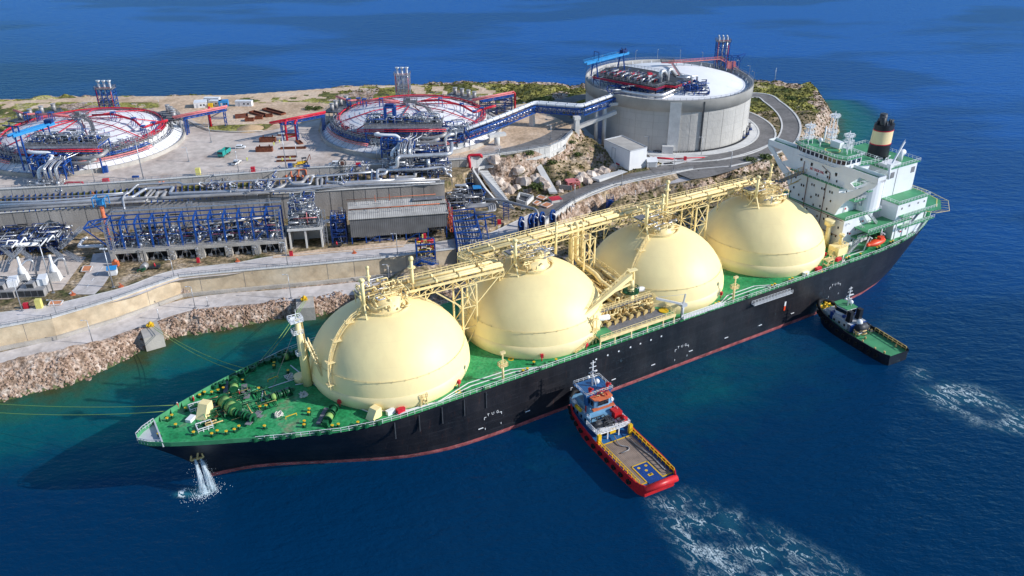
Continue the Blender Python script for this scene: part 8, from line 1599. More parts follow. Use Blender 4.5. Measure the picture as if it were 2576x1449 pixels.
o=T('dump_truck','teal green lorry with dark open tipper bed in the yard','truck',g('A',2098,985,ZT),R_(-99));mb=MB();mb.bz(.9,3.6,-1.25,1.25,.7,2.9);mb.build('cab','teal',o);mb=MB();mb.bz(3.6,3.64,-1.1,1.1,1.7,2.6);mb.build('windscreen','glass',o);mb=MB();mb.bz(-4,.6,-1.3,1.3,.9,1.1);[mb.bz(-4,.6,s*1.25-.06,s*1.25+.06,1.1,2.5)for s in(-1,1)];mb.bz(.5,.6,-1.25,1.25,1.1,2.7);mb.bz(-4,-3.9,-1.25,1.25,1.1,2.4);mb.build('tipper_bed','teal',o);mb=MB();mb.bz(-3.9,.5,-1.18,1.18,1.11,1.6);mb.build('load','rust',o);mb=MB();mb.bz(-4,3.5,-.5,.5,.5,.85);mb.build('chassis','dark',o);wheels(o,(-3,-1.6,2.5),2.5,.55)
o=T('backhoe_loader','yellow backhoe loader working beside the dug trenches','excavator',g('U',690,585,ZT),R_(205));mb=MB();mb.bz(-.4,2.4,-.6,.6,.9,1.8);mb.bz(-1.6,-.4,-.7,.7,.8,1.4);mb.build('body','yellow',o);mb=MB();[mb.bar((x,y,1.4),(x,y,3.0),.12)for x in(-1.4,.2)for y in(-.7,.7)];mb.bz(-1.6,.4,-.9,.9,3.0,3.15);mb.build('cab_frame','dark',o);mb=MB();mb.bar((.6,-.8,1.6),(3.4,-.8,.9),.25);mb.bar((.6,.8,1.6),(3.4,.8,.9),.25);mb.ext([(3.3,-1.2,.2),(4.3,-1.2,.1),(3.7,-1.2,1.2)],(0,2.4,0));mb.build('loader_bucket','yellow',o);mb=MB();mb.bar((-1.6,0,1.2),(-2.6,0,3.4),.3);mb.bar((-2.6,0,3.4),(-3.2,0,4.3),.25);mb.bar((-3.2,0,4.3),(-3.3,0,2),.22);mb.build('digger_arm','rust',o);wheels(o,(-1.1,),2.3,.85);wheels(o,(2,),2.1,.5)
def reel(nm,lb,cat,k,x,y,z,R1):
 o=T(nm,lb,cat,g(k,x,y,z),R_(20));mb=MB();mb.T=Matrix.Translation((0,0,R1))@Matrix.Rotation(R_(90),4,'X')
 for zz in(-.5,.5):mb.ring(0,0,zz-.04,R1*.86,R1,zz+.04,24);[mb.bar((-R1*math.cos(math.pi*i/4)*.9,-R1*math.sin(math.pi*i/4)*.9,zz),(R1*math.cos(math.pi*i/4)*.9,R1*math.sin(math.pi*i/4)*.9,zz),.1)for i in range(4)]
 mb.build('reel_frame','dark',o);mb=MB();mb.T=Matrix.Translation((0,0,R1))@Matrix.Rotation(R_(90),4,'X');mb.cyl(0,0,-.5,.5,R1*.45,n=14);mb.build('cable','rust',o)
reel('cable_reel','large open cable reel standing right of the white van','reel','U',1197,610,ZT,1.7)
for lb,k,x,y,z in(('bicycle parked right of the cable reel','U',1290,600,ZT),('bicycle leaning at the roadside lamp below the annex','G',1392,338,12.4)):
 o=T('bicycle',lb,'bicycle',g(k,x,y,z),.2);mb=MB();[mb.bar(a,b,.06)for a,b in(((-.5,0,.35),(-.1,0,.9)),((-.1,0,.9),(.4,0,.9)),((.4,0,.9),(.55,0,.35)),((-.1,0,.3),(.4,0,.85)),((-.5,0,.35),(-.1,0,.3)),((.4,-.3,1.1),(.4,.3,1.1)),((-.1,0,.3),(-.15,0,1)))];mb.build('frame','dark',o)
 for x_ in(-.5,.55):mb=MB();mb.tube([(x_+.34*math.cos(i*.524),0,.35+.34*math.sin(i*.524))for i in range(13)],.03,5);mb.build('wheel','black',o)
for lb,k,x,y,L_,W_,H_,rz in(('rusty steel box with lugs, upper left of the dug area','U',235,285,7,2.4,1.8,.06),('rusty steel box with lugs, lower left of the dug area','U',190,410,7,2.4,1.8,.05),('long rust brown trench box right of the red risers','U',560,375,11,1.8,.5,.06),('brown trench left of the backhoe, upper of the two','U',480,490,8,1.2,.5,.08),('brown trench left of the backhoe, lower of the two','U',470,540,8,1.2,.4,.08),('thin rusty frame lying below the trestle risers','U',640,300,2,5,.4,.5),('rusty box behind the trestle legs','U',480,205,8,1.4,.9,.05),('long dark trench on the sandy yard, left one','B',80,605,3,11,.8,.9),('long dark trench on the sandy yard, right one','B',225,585,3,15,.8,.9),('small rusty skip below the left sand trench','B',85,645,3.4,2.6,1.1,.1),('small rusty skip between the two sand trenches','B',180,625,3.2,2.4,1.1,.2),('small rusty skip left of the sand trenches','A',2335,665,4,2.6,1.2,.1),('heap of rusty scrap bars on the sand beside the trestle','A',2260,625,6,6,.5,.3)):
 o=T('rusty_box',lb,'steel box',g(k,x,y,ZT-.2),rz);mb=MB();[mb.bz(-L_/2,L_/2,s*W_/2-.12,s*W_/2+.12,0,H_+.3)for s in(-1,1)];[mb.bz(s*L_/2-.12,s*L_/2+.12,-W_/2,W_/2,0,H_+.3)for s in(-1,1)];mb.bz(-L_/2,L_/2,-W_/2,W_/2,.1,.35);[mb.box(s*L_*.3,W_/2,H_+.6,.5,.2,.8)for s in(-1,1)]if H_>1.5 else None;mb.build('rusty_plate','rust',o)
for lb,k,x,y,r_,h in(('small cone of pale sand by the grass strip','A',2340,740,7,2.0),):o=T('sand_pile',lb,'sand pile',g(k,x,y,ZT-.1));mb=MB();mb.lathe([(r_,0),(r_*.6,h*.5),(r_*.2,h*.92),(.01,h)],0,0,24);mb.build('sand','tan',o)
mb=MB();mb.add([g('A',x,y,ZT+.16)for x,y in[(1960,760),(1950,715),(2080,700),(2560,690),(2500,735),(2420,760)]],[tuple(range(6))]);tag(mb.build('verge_grass','scrub'),'weedy green verge behind the parking yard','grass',kind='structure')
mb=MB();mb.tube([g('A',x,y,ZT+.5)for x,y in[(1705,640),(1850,710),(1960,750),(2150,765),(2460,755)]],.3,6);o=tag(mb.build('kerb_pipe','conc'),'low grey pipe along the back edge of the parking yard','pipe')
def person(lb,loc,rz,suit,grp,hat='white',armup=.5):
 o=T('person',lb,'person',loc,rz,grp)
 def skin(nm,V,E_,m,infl):
  me=bpy.data.meshes.new(nm);me.from_pydata([v[:3]for v in V],E_,[]);me.materials.append(M[m]);ob=bpy.data.objects.new(nm,me);col.objects.link(ob);ob.parent=o;md=ob.modifiers.new('skin','SKIN');md.use_smooth_shade=True
  for i,v in enumerate(V):me.skin_vertices[0].data[i].radius=(v[3]+infl,v[3]*.85+infl)
  me.skin_vertices[0].data[0].use_root=True;ob.modifiers.new('sub','SUBSURF').levels=1;return ob
 a=armup;V=[(0,0,.95,.15),(0,0,1.2,.16),(0,0,1.42,.15),(0,0,1.54,.06),(0,.01,1.66,.095),(0,0,1.76,.085),(-.1,0,.9,.1),(-.13,.05,.5,.07),(-.14,0,.08,.05),(.1,0,.9,.1),(.13,-.04,.5,.07),(.14,-.06,.08,.05),(-.2,0,1.42,.06),(-.3,.05,1.17,.045),(-.27,.2+a*.2,1.0+a*.2,.035),(.2,0,1.42,.06),(.3,.02,1.17,.045),(.28,.2,.98,.035)]
 E_=[(0,1),(1,2),(2,3),(3,4),(4,5),(0,6),(6,7),(7,8),(0,9),(9,10),(10,11),(2,12),(12,13),(13,14),(2,15),(15,16),(16,17)]
 skin('body',V,E_,'skin',0);ke=[i for i in range(18)if i not in(3,4,5)];mp_={v:i for i,v in enumerate(ke)};skin('coverall',[V[i]for i in ke],[(mp_[a_],mp_[b_])for a_,b_ in E_ if a_ in mp_ and b_ in mp_],suit,.025)
 mb=MB();mb.lathe([(.15,1.7),(.13,1.8),(.06,1.87),(.01,1.88)],0,0,10);mb.build('helmet',hat,o)
def P_ship(x,y):X,Y,_=s2w(x,y);return(X,Y,zdeck(x)+.05)
q=gs('H',340,770,17.3);person('crew member in red coverall nearest the bow tip by the rail',P_ship(q[0],q[1]-.6),.5,'red','crew in red on the foredeck');q=gs('H',443,728,17.3);person('crew member in red coverall standing second from the bow by the rail',P_ship(q[0],q[1]-.5),1.2,'red','crew in red on the foredeck');q=gs('H',738,690,17.3);person('crew member in red coverall on the grey step beside the winches',P_ship(*q[:2]),2.5,'red','crew in red on the foredeck')
for lb,k,x,y in(('worker in yellow vest beside the upper rusty box','U',312,330),('worker in yellow vest by the upper trench near the backhoe','U',522,520),('worker in yellow vest by the lower trench near the backhoe','U',420,535),('worker in yellow vest crossing below the white pickup','A',2312,1035),('worker in yellow vest near the trestle legs','U',385,295)):person(lb,g(k,x,y,ZT+.05),.7,'hivis','workers in yellow vests in the yard')
def moor(lb,pts,hook):
 p=[g(k,x,y,4.9)for k,x,y in pts];o=T('mooring_platform',lb,'mooring platform',(p[0][0],p[0][1],0));L=loc_of((p[0][0],p[0][1],0));mb=MB();mb.prism([L(q)[:2]for q in p],-1,4.9);mb.build('concrete_block','conc',o)
 h=L(g(*hook,5));mb=MB();mb.box(h[0],h[1],5.3,2.0,1.6,.8,.4);[mb.tube([(h[0]+dx,h[1]-.6,5.7),(h[0]+dx+.3,h[1]-1.6,5.9)],.3,8)for dx in(-.8,0,.8)];mb.sph(h[0],h[1],6,.6,n=8,h=5);mb.build('mooring_hook','yellow',o);return g(*hook,5.8)
m1=moor('concrete mooring platform with yellow hooks on the left rock bank',[('E',1185,1290),('E',1335,1235),('E',1390,1350),('E',1225,1395)],('E',1285,1285));m2=moor('concrete mooring platform with yellow hooks near the foremast',[('H',1100,65),('H',1212,52),('H',1220,128),('H',1103,136)],('H',1155,78))
def rope(lb,a,b,sag):o=T('mooring_rope',lb,'rope',a,group='green mooring ropes');L=loc_of(a);B_=Vector(L(b));mb=MB();mb.tube([B_*t+Vector((0,0,-sag*4*t*(1-t)))for t in[i/14 for i in range(15)]],.085,5);mb.build('rope','rope',o)
def dk(x,y,z=17.9):return s2w(x,y,z)
far1=at(-300,985,5.5)
rope('long mooring rope running left from the bow, upper of the two',dk(-55,9.5),far1,2.5);rope('long mooring rope running left from the bow, lower of the two',dk(-58,8.2),(far1[0],far1[1]-3.5,5.5),3)
rope('mooring rope from the left platform to the foredeck, left strand',m1,dk(-37.5,16.8),2);rope('mooring rope from the left platform to the foredeck, right strand',(m1[0]+.8,m1[1],m1[2]),dk(-35.5,17.4),2);rope('mooring rope from the foremast platform to the fairlead, left strand',m2,dk(-30.5,19.4),1);rope('mooring rope from the foremast platform to the fairlead, right strand',(m2[0]+.7,m2[1],m2[2]),dk(-28.6,19.8),1)
X,Y,_=s2w(176,-21.6);o=T('lifeboat','orange enclosed lifeboat hanging at the stern deck of the gas carrier','lifeboat',(X,Y,18.9),SY);mb=MB();pr_=[]
for i in range(13):
 t=i/12;hw=1.55*math.sin(math.pi*min(max(t*.94+.03,.03),.97))**.5;pr_.append([(-4.6+9.2*t,hw*math.cos(a)*(1 if a<math.pi else 1),.5+(1.15 if a<math.pi else 1.25)*math.sin(a)*(.35+.65*math.sin(math.pi*min(max(t,.06),.94))))for a in[2*math.pi*j/14 for j in range(14)]])
mb.add([p for r_ in pr_ for p in r_],[(i*14+j,i*14+(j+1)%14,(i+1)*14+(j+1)%14,(i+1)*14+j)for i in range(12)for j in range(14)]+[tuple(range(14)),tuple(range(168,182))],True);mb.build('boat_hull','orange_b',o);mb=MB();mb.bz(1.2,3.2,-.8,.8,1.3,2.3);mb.build('steering_dome','orange_b',o);mb=MB();[mb.bar((x,1.8,-2.4),(x,.6,3.2),.35)for x in(-3.4,3.4)];[mb.bar((x,.6,3.2),(x,-.6,3.0),.3)for x in(-3.4,3.4)];[mb.bar((x,0,1.6),(x,-.3,3),.08)for x in(-3.4,3.4)];mb.build('davit','white',o)
def tug(lb,bow,stern,W_,hullm,deckm,nm='tug_boat'):
 bx_,by_,_=s2w(*bow);sx_,sy_,_=s2w(*stern);L_=math.dist((bx_,by_),(sx_,sy_));rz=math.atan2(by_-sy_,bx_-sx_);o=T(nm,lb,'tug boat',(sx_,sy_,0),rz);HB=[(0,.76),(.04,.93),(.2,1),(.7,1),(.82,.9),(.9,.7),(.96,.42),(1,.12)]
 X=[0,.02,.05,.12,.2,.35,.5,.6,.7,.76,.82,.87,.91,.95,.98,1];zd=lambda t:2.3+max(0,t-.5)*5.2;b_=lambda t,k:interp(t,HB)*W_/2*(1-(1-k)*(.08+.5*max(0,t-.6)))
 mb=MB();n=len(X)
 for s in(-1,1):mb.add([(t*L_-(1-k)*max(0,t-.6)*5,s*b_(t,k),-1+(zd(t)+2.1)*k)for k in(0,.3,.7,1)for t in X],[((j+1)*n+i,(j+1)*n+i+1,j*n+i+1,j*n+i)[::s]for j in range(3)for i in range(n-1)],True)
 mb.add([(0,s*b_(0,k),-1+(zd(0)+2.1)*k)for s,k in((-1,0),(-1,1),(1,1),(1,0))],[(0,1,2,3)]);hl=mb.build('hull',hullm,o)
 mb=MB();P=[]
 for t in X:P+=[(t*L_,-b_(t,1)+.3,zd(t)+.25),(t*L_,b_(t,1)-.3,zd(t)+.25)]
 mb.add(P,[(2*i,2*i+2,2*i+3,2*i+1)for i in range(n-1)]);mb.build('deck',deckm,o)
 mb=MB()
 for s in(-1,1):
  for i in range(n-1):a,b=Vector((X[i]*L_,s*(b_(X[i],1)-.1),zd(X[i])+.9)),Vector((X[i+1]*L_,s*(b_(X[i+1],1)-.1),zd(X[i+1])+.9));mb.bar(a,b,.3,1.1)
 mb.build('bulwark',hullm,o);mb=MB()
 for s in(-1,1):
  for t in(.12,.2,.28,.36,.44,.52,.6,.68,.75,.81,.86,.9):mb.T=Matrix.Translation((t*L_,s*(b_(t,1)+.15),zd(t)-.3))@Matrix.Rotation(R_(90),4,'X');mb.ring(0,0,-.3,.3,.75,.3,12);mb.T=None
 mb.tube([(X[i]*L_,-b_(X[i],1)-.1,zd(X[i])+1.0)for i in range(n-4,n)]+[(X[i]*L_,b_(X[i],1)+.1,zd(X[i])+1.0)for i in range(n-1,n-5,-1)],.6,8);mb.build('tyre_fender','black',hl);return o,L_,zd,b_
def mast(o,x,z,h,y=0):
 mb=MB();mb.tube([(x,y,z),(x,y,z+h)],[.28,.12],8);[mb.bar((x,y-w_,z+h*t),(x,y+w_,z+h*t),.14)for t,w_ in((.35,1.6),(.55,1.3),(.75,1.1),(.92,.8))];[mb.bar((x-w_*.7,y,z+h*t),(x+w_*.7,y,z+h*t),.12)for t,w_ in((.4,1.6),(.8,1))];mb.bar((x-1,y-.8,z),(x,y,z+h*.5),.12);mb.sph(x,y+1.3,z+h*.4,.45,n=8,h=5);mb.sph(x+.2,y-1.7,z+.8,.75,n=10,h=6);mb.box(x-.6,y,z+h*.62,.3,2,.3);mb.build('mast','white',o)
t1,L1,zd1,b1_=tug('red hulled supply tug with timber aft deck pushing at the ship side',(45.6,-25.0),(43.1,-65.2),12.6,'tugred','tugblue')
mb=MB();mb.bz(1.6,19.5,-4.9,4.9,2.6,2.68);mb.build('timber_deck','wood',t1);mb=MB();mb.bz(.6,8.3,-1.9,2.6,2.69,2.74);mb.build('blue_hatch','navy',t1)
mb=MB();[mb.bz(a,b,c,d,2.7,2.78)for a,b,c,d in((1.6,8.6,2.6,2.9),(1.6,8.6,-2.2,-1.9),(8.3,8.6,-2.2,2.9),(1.6,1.9,2.6,5),(1.6,1.9,-5,-2.2),(19.3,19.6,-4.9,4.9),(3.7,4.1,-.2,.5),(3.4,4.2,-.5,.9))];[mb.disc(x,y,2.76,.4,12)for x,y in((7.2,1.4),(7.2,-.8),(5.6,.2))];mb.build('yellow_marking','yellow',t1)
mb=MB();[mb.rail([(1.5,s*5.3,2.6),(20.5,s*5.4,2.6)],1.8,1.7,.09)for s in(-1,1)];[mb.bz(20,20.8,s*5-.5,s*5+.5,2.6,5.6)for s in(-1,1)];mb.build('yellow_side_rail','yellow',t1)
mb=MB();mb.tube([(-.1,-5,2.5),(-.1,5,2.5)],.95,12);mb.build('stern_roller','tugred',t1)
mb=MB();mb.bz(21,26.5,-5.2,5.2,5.0,5.3);mb.rail([(21,5.2,5.3),(21,-5.2,5.3),(26.5,-5.2,5.3)],1.1,1,.07);mb.rail([(21,5.2,5.3),(26.5,5.2,5.3)],1.1,1,.07);[mb.bar((21.2,y,2.6),(21.2,y,5),.3)for y in(-5,-1.8,1.8,5)];mb.build('winch_platform','white',t1)
mb=MB();mb.tube([(23.5,-2,4),(23.5,2,4)],1.4,14);mb.tube([(24,2.2,6),(24,4.6,6)],.9,12);mb.box(24,0,6,3,1.2,1.2);clutter(mb,21.5,26,-4,4,5.3,7,20,(.08,.2),2);mb.build('tow_winch','dark',t1);mb=MB();mb.box(21.4,0,4.6,.3,1.8,1.6);mb.build('tow_gate','yellow',t1)
mb=MB();mb.bz(26,36.5,-4.4,4.4,3.2,6.6);mb.prism([(36.5,-4.4),(38.6,-2),(38.6,2),(36.5,4.4)],3.8,6.2);hs=mb.build('deckhouse','tuglt',t1)
mb=MB();mb.bz(27.5,34,-3.6,3.6,6.6,9.2);mb.prism([(27,-2.6),(26.6,-1.6),(26.6,1.6),(27,2.6),(31.5,3.2),(31.5,-3.2)],9.2,11.8);mb.build('wheelhouse','tuglt',hs)
mb=MB();[mb.bz(26.5,26.58,y-.55,y+.55,9.9,11.3)for y in(-1.1,.0,1.1)];[mb.bz(27.2+i*1.4,28.2+i*1.4,s*2.95+(i*.16*s)-.04,s*2.95+(i*.16*s)+.12,9.9,11.3)for i in range(3)for s in(-1,1)];[mb.bz(28+i*2,28.8+i*2,s*4.42-.02,s*4.42+.02,4.6,5.6)for i in range(4)for s in(-1,1)];mb.build('window','glass',hs)
mb=MB();mb.bz(26.1,26.9,-3.4,3.4,8.8,9.3);mb.prism([(26.6,-2.9),(26,-1.7),(26,1.7),(26.6,2.9),(31.8,3.5),(31.8,-3.5)],11.8,12.1);mb.build('orange_trim','orange',hs)
mb=MB();mb.bz(28.5,35.5,-4.2,4.2,12.3,12.5);mb.bz(29,30,-4,4,9.2,12.3);mb.build('monitor_deck','tugblue',hs);mb=MB();mb.rail([(28.5,-4.2,12.5),(35.5,-4.2,12.5),(35.5,4.2,12.5),(28.5,4.2,12.5),(28.5,-4.2,12.5)],1.0,1.6,.04);mb.rail([(26,-4.4,6.6),(36.5,-4.4,6.6)],1.1,1.6,.04);mb.rail([(26,4.4,6.6),(36.5,4.4,6.6)],1.1,1.6,.04);mb.build('deck_rail','white',hs)
for y in(-3,2.6):mb=MB();mb.cyl(29.4,y,12.5,13.9,.4,.4,8);mb.bar((29.8,y,14.1),(28,y,14.8),.5);mb.sph(29.4,y,14,.6,n=8,h=5);mb.build('fire_monitor','tugred',hs)
mb=MB();mb.bar((29.5,3.4,5),(29.5,3.4,12),.6);mb.bz(24.5,27,-5,-2.6,5.3,7.4);mb.bz(27,28.6,-5.2,-3.8,5.3,6.6);mb.bar((26,-4.6,6.5),(32,-5.6,7),.5);mb.tube([(24,-4.4,6),(22,-4.4,6.6)],.7,10);mb.build('red_equipment','tugred',t1);mb=MB();mb.tube([(30.4,4.6,7),(33,4.6,7)],.55,10);mb.build('raft_canister','yellow',t1);mb=MB();mb.tube([(33.4,4.4,7.6),(35,4.4,7.6)],.5,10);mb.tube([(29,-4.6,8.4),(30.8,-4.6,8.4)],.6,10);mb.build('raft_canister','white',t1)
mb=MB();mb.box(37.4,0,5.3,2,3.4,1);clutter(mb,36,39.5,-2.6,2.6,4.6,6,14,(.1,.2),9);mb.build('bow_winch','yellow',t1);mast(t1,32.4,12.5,8.2);mb=MB();clutter(mb,26.6,30,-3,3,12.2,13.2,10,(.08,.16),19,ks=(0,1));mb.build('roof_equipment',['tugred','cream_pipe'],t1)
mb=MB();mb.pipe([(20.6,0,3.4),(17,.8,2.9),(15.5,-1.2,2.85),(14.4,-.6,2.85),(14.2,2.2,2.85)],.16,6,1);[mb.tube([(3+i*.2,-4.4+i*.12,2.85),(9,-4.5+i*.1,2.9),(18,-3.3+i*.15,2.9)],.08,5)for i in range(4)];mb.build('tow_rope','lag_dull',t1)
o=T('flag','blue and white striped flag with a white cross on the red tug mast','flag',tuple(t1.matrix_basis@Vector((31.6,-.2,18.6))),t1.rotation_euler.z+2.5);mb=MB()
for i in range(9):mb.k=i%2;mb.add([(0,.0,-i*.16),(1.9,.25,-i*.16-.1),(1.9,.25,-(i+1)*.16-.1),(0,0,-(i+1)*.16)],[(0,1,2,3)])
mb.k=0;mb.add([(0,-.01,0),(.8,.1,-.04),(.8,.1,-.84),(0,-.01,-.8)],[(0,1,2,3)]);mb.k=1;mb.add([(.34,.02,0),(.48,.04,0),(.48,.04,-.82),(.34,.02,-.82)],[(0,1,2,3)]);mb.add([(0,-.02,-.34),(.8,.09,-.36),(.8,.09,-.5),(0,-.02,-.48)],[(0,1,2,3)]);mb.build('cloth',['blue','white'],o)
t2,L2,zd2,b2_=tug('black hulled tug with bright green aft deck pushing near the stern',(147.4,-24.8),(144.9,-58.2),10.8,'blackp','gdeck2')
mb=MB();mb.bz(16.6,18.2,-3.4,3.4,3,5.5);mb.bz(24.6,25.8,-3.45,3.45,3,6.5);mb.bz(20.4,21.2,-3.2,3.2,6.4,7.2);mb.build('dark_house_band','navy',t2)
mb=MB();mb.bz(17,29,-3.4,3.4,3,5.6);mb.bz(20,28,-3.0,3.0,5.6,6.4);h2=mb.build('deckhouse','grey_sheet',t2);mb=MB();mb.prism([(20.5,-2),(20.5,2),(24.5,2.5),(26,1.6),(26,-1.6),(24.5,-2.5)],6.4,9.2);mb.build('wheelhouse','white_sh',h2)
mb=MB();mb.prism([(20.45,-2.04),(20.45,2.04),(24.5,2.54),(26.05,1.62),(26.05,-1.62),(24.5,-2.54)],7.3,8.6);[mb.bz(19+i*2.2,19.8+i*2.2,s*3.42-.02,s*3.42+.02,4,4.8)for i in range(4)for s in(-1,1)];mb.build('window','glass',h2);mb=MB();mb.prism([(20.2,-2.3),(20.2,2.3),(24.5,2.8),(26.4,1.8),(26.4,-1.8),(24.5,-2.8)],9.2,9.4);mb.build('roof','gdeck2',h2)
mb=MB();mb.bz(18.2,19.8,1.4,2.8,5.6,9.4);mb.bz(18.2,19.8,-2.8,-1.4,5.6,9.4);mb.build('funnel','blackp',h2);mb=MB();mb.tube([(15.5,-2,4.6),(15.5,2,4.6)],1.3,12);clutter(mb,13,17,-3.4,3.4,2.8,5,26,(.08,.22),33,ks=(0,1,2));mb.build('tow_winch',['dark','cream_dk','steel'],t2);mast(t2,22.5,9.3,7);mb=MB();mb.sph(16.6,0,6,1.1,n=12,h=6);mb.build('white_dome','white',t2)
mb=MB();clutter(mb,29.5,33,-2.4,2.4,4.6,5.6,16,(.12,.25),35);mb.build('bow_gear','yellow',t2);mb=MB();[mb.rail([(1,s*4.2,2.6),(14,s*4.9,2.6)],1.5,2,.1)for s in(-1,)];[mb.cyl(x,y,2.5,3.4,.3,n=8)for x,y in((3,3),(6,3.8),(11,3.8),(4,-3.2),(12,1.5))];mb.build('deck_fittings','cream_dk',t2)
fm=bpy.data.materials.new('sea_foam');fm.use_nodes=True;nt=fm.node_tree;b=nt.nodes['Principled BSDF'];b.inputs['Base Color'].default_value=(.50,.64,.72,1);b.inputs['Roughness'].default_value=.8
tc=nt.nodes.new('ShaderNodeTexCoord');wn=nt.nodes.new('ShaderNodeTexNoise');wn.inputs['Scale'].default_value=.35;wn.inputs['Detail'].default_value=5;mpf=nt.nodes.new('ShaderNodeMapping');mpf.vector_type='TEXTURE';mpf.inputs['Rotation'].default_value=(0,0,R_(-58));mpf.inputs['Scale'].default_value=(2.4,1,1);nt.links.new(tc.outputs['Object'],mpf.inputs['Vector']);nt.links.new(mpf.outputs[0],wn.inputs['Vector']);vm=nt.nodes.new('ShaderNodeVectorMath');vm.operation='MULTIPLY_ADD';vm.inputs[1].default_value=(9,9,0);nt.links.new(wn.outputs['Color'],vm.inputs[0]);nt.links.new(mpf.outputs[0],vm.inputs[2])
mus=nt.nodes.new('ShaderNodeTexNoise');mus.inputs['Scale'].default_value=.33;mus.inputs['Detail'].default_value=6;mus.inputs['Roughness'].default_value=.62;nt.links.new(vm.outputs[0],mus.inputs['Vector'])
sb=nt.nodes.new('ShaderNodeMath');sb.operation='SUBTRACT';sb.inputs[1].default_value=.5;nt.links.new(mus.outputs['Fac'],sb.inputs[0]);ab=nt.nodes.new('ShaderNodeMath');ab.operation='ABSOLUTE';nt.links.new(sb.outputs[0],ab.inputs[0])
pn=nt.nodes.new('ShaderNodeTexNoise');pn.inputs['Scale'].default_value=.11;pn.inputs['Detail'].default_value=3;nt.links.new(tc.outputs['Object'],pn.inputs['Vector']);pm=nt.nodes.new('ShaderNodeMapRange');pm.inputs[1].default_value=.36;pm.inputs[2].default_value=.55;pm.inputs[3].default_value=.15;nt.links.new(pn.outputs['Fac'],pm.inputs[0])
ea=nt.nodes.new('ShaderNodeAttribute');ea.attribute_name='edge';mr=nt.nodes.new('ShaderNodeMapRange');mr.inputs[1].default_value=.034;mr.inputs[2].default_value=.0;nt.links.new(ab.outputs[0],mr.inputs[0]);m0=nt.nodes.new('ShaderNodeMath');m0.operation='MULTIPLY';nt.links.new(mr.outputs[0],m0.inputs[0]);nt.links.new(pm.outputs[0],m0.inputs[1]);ml=nt.nodes.new('ShaderNodeMath');ml.operation='MULTIPLY';ml.use_clamp=True;nt.links.new(m0.outputs[0],ml.inputs[0]);nt.links.new(ea.outputs['Fac'],ml.inputs[1]);cm=nt.nodes.new('ShaderNodeMix');cm.data_type='RGBA';cm.inputs[6].default_value=(.01,.16,.24,1);cm.inputs[7].default_value=(.78,.88,.92,1);nt.links.new(ml.outputs[0],cm.inputs[0]);nt.links.new(cm.outputs[2],b.inputs['Base Color'])
tl=nt.nodes.new('ShaderNodeMath');tl.operation='MULTIPLY';tl.inputs[1].default_value=.32;nt.links.new(pm.outputs[0],tl.inputs[0]);t3_=nt.nodes.new('ShaderNodeMath');t3_.operation='MULTIPLY';nt.links.new(tl.outputs[0],t3_.inputs[0]);nt.links.new(ea.outputs['Fac'],t3_.inputs[1]);mxm=nt.nodes.new('ShaderNodeMath');mxm.operation='MAXIMUM';mxm.use_clamp=True;nt.links.new(ml.outputs[0],mxm.inputs[0]);nt.links.new(t3_.outputs[0],mxm.inputs[1])
nt.links.new(mxm.outputs[0],b.inputs['Alpha']);M['foam']=fm
def foam(nm,lb,pts,edge=9.,base=1.0,z=.05):
 p=[at(x,y,0)for x,y in pts];xs_=[q[0]for q in p];ys_=[q[1]for q in p];X,Y=np.meshgrid(np.arange(min(xs_),max(xs_),.9),np.arange(min(ys_),max(ys_),.9));ins=inpoly(X,Y,p);e=np.where(ins,np.clip(dist_poly(X,Y,p)/edge,0,1),0)*base;n0,n1=X.shape;I=np.arange(n0*n1).reshape(n0,n1);Fq=np.stack([I[:-1,:-1],I[:-1,1:],I[1:,1:],I[1:,:-1]],-1).reshape(-1,4);ok=e.ravel()[Fq].max(1)>0;Fq=Fq[ok];u=np.unique(Fq);rm=np.full(n0*n1,-1);rm[u]=np.arange(len(u));me=bpy.data.meshes.new(nm);me.from_pydata(np.stack([X.ravel(),Y.ravel(),X.ravel()*0+z],-1)[u].tolist(),[],rm[Fq].tolist());a=me.attributes.new('edge','FLOAT','POINT');a.data.foreach_set('value',e.ravel()[u].astype(np.float32));me.materials.append(fm);ob=bpy.data.objects.new(nm,me);col.objects.link(ob);tag(ob,lb,'foam',kind='stuff')
foam('wake_foam','white churned foam trailing from the stern of the red tug',[(1600,1250),(1640,1232),(1720,1212),(1800,1230),(1960,1310),(2120,1390),(2300,1520),(1760,1520),(1700,1430),(1640,1340)],7,1.0)
foam('wake_foam','white foam trailing from the stern of the black tug toward the right edge',[(2255,935),(2290,908),(2400,935),(2520,985),(2680,1060),(2680,1130),(2560,1110),(2420,1075),(2330,1030),(2280,985)],7,1.0)
foam('splash_foam','round patch of white spray where the water jets meet the sea',[(428,1240),(450,1226),(500,1216),(540,1220),(548,1234),(520,1248),(470,1256),(435,1252)],1.6,3.5,.12)
foam('shore_foam','thin white ripples along the quay of the ship side near the black tug',[(2080,860),(2110,800),(2250,770),(2330,800),(2240,900),(2160,900)],14,.35)
rd=random.Random(9);o=T('water_jet','twin white water jets falling from the hull opening beside the anchor','water jet',s2w(-54.9,-3.0,0),SY);M['spray']=mat('spray_water',(.70,.80,.88),.5);M['mist']=mat('fine_mist',(.6,.75,.85),.8,var=.2,vs=1.5);nt=M['mist'].node_tree;ns=nt.nodes.new('ShaderNodeTexNoise');ns.inputs['Scale'].default_value=1.6;ns.inputs['Detail'].default_value=6;mr_=nt.nodes.new('ShaderNodeMapRange');mr_.inputs[1].default_value=.4;mr_.inputs[2].default_value=.7;mr_.inputs[4].default_value=.6;nt.links.new(ns.outputs['Fac'],mr_.inputs[0]);nt.links.new(mr_.outputs[0],nt.nodes['Principled BSDF'].inputs['Alpha'])
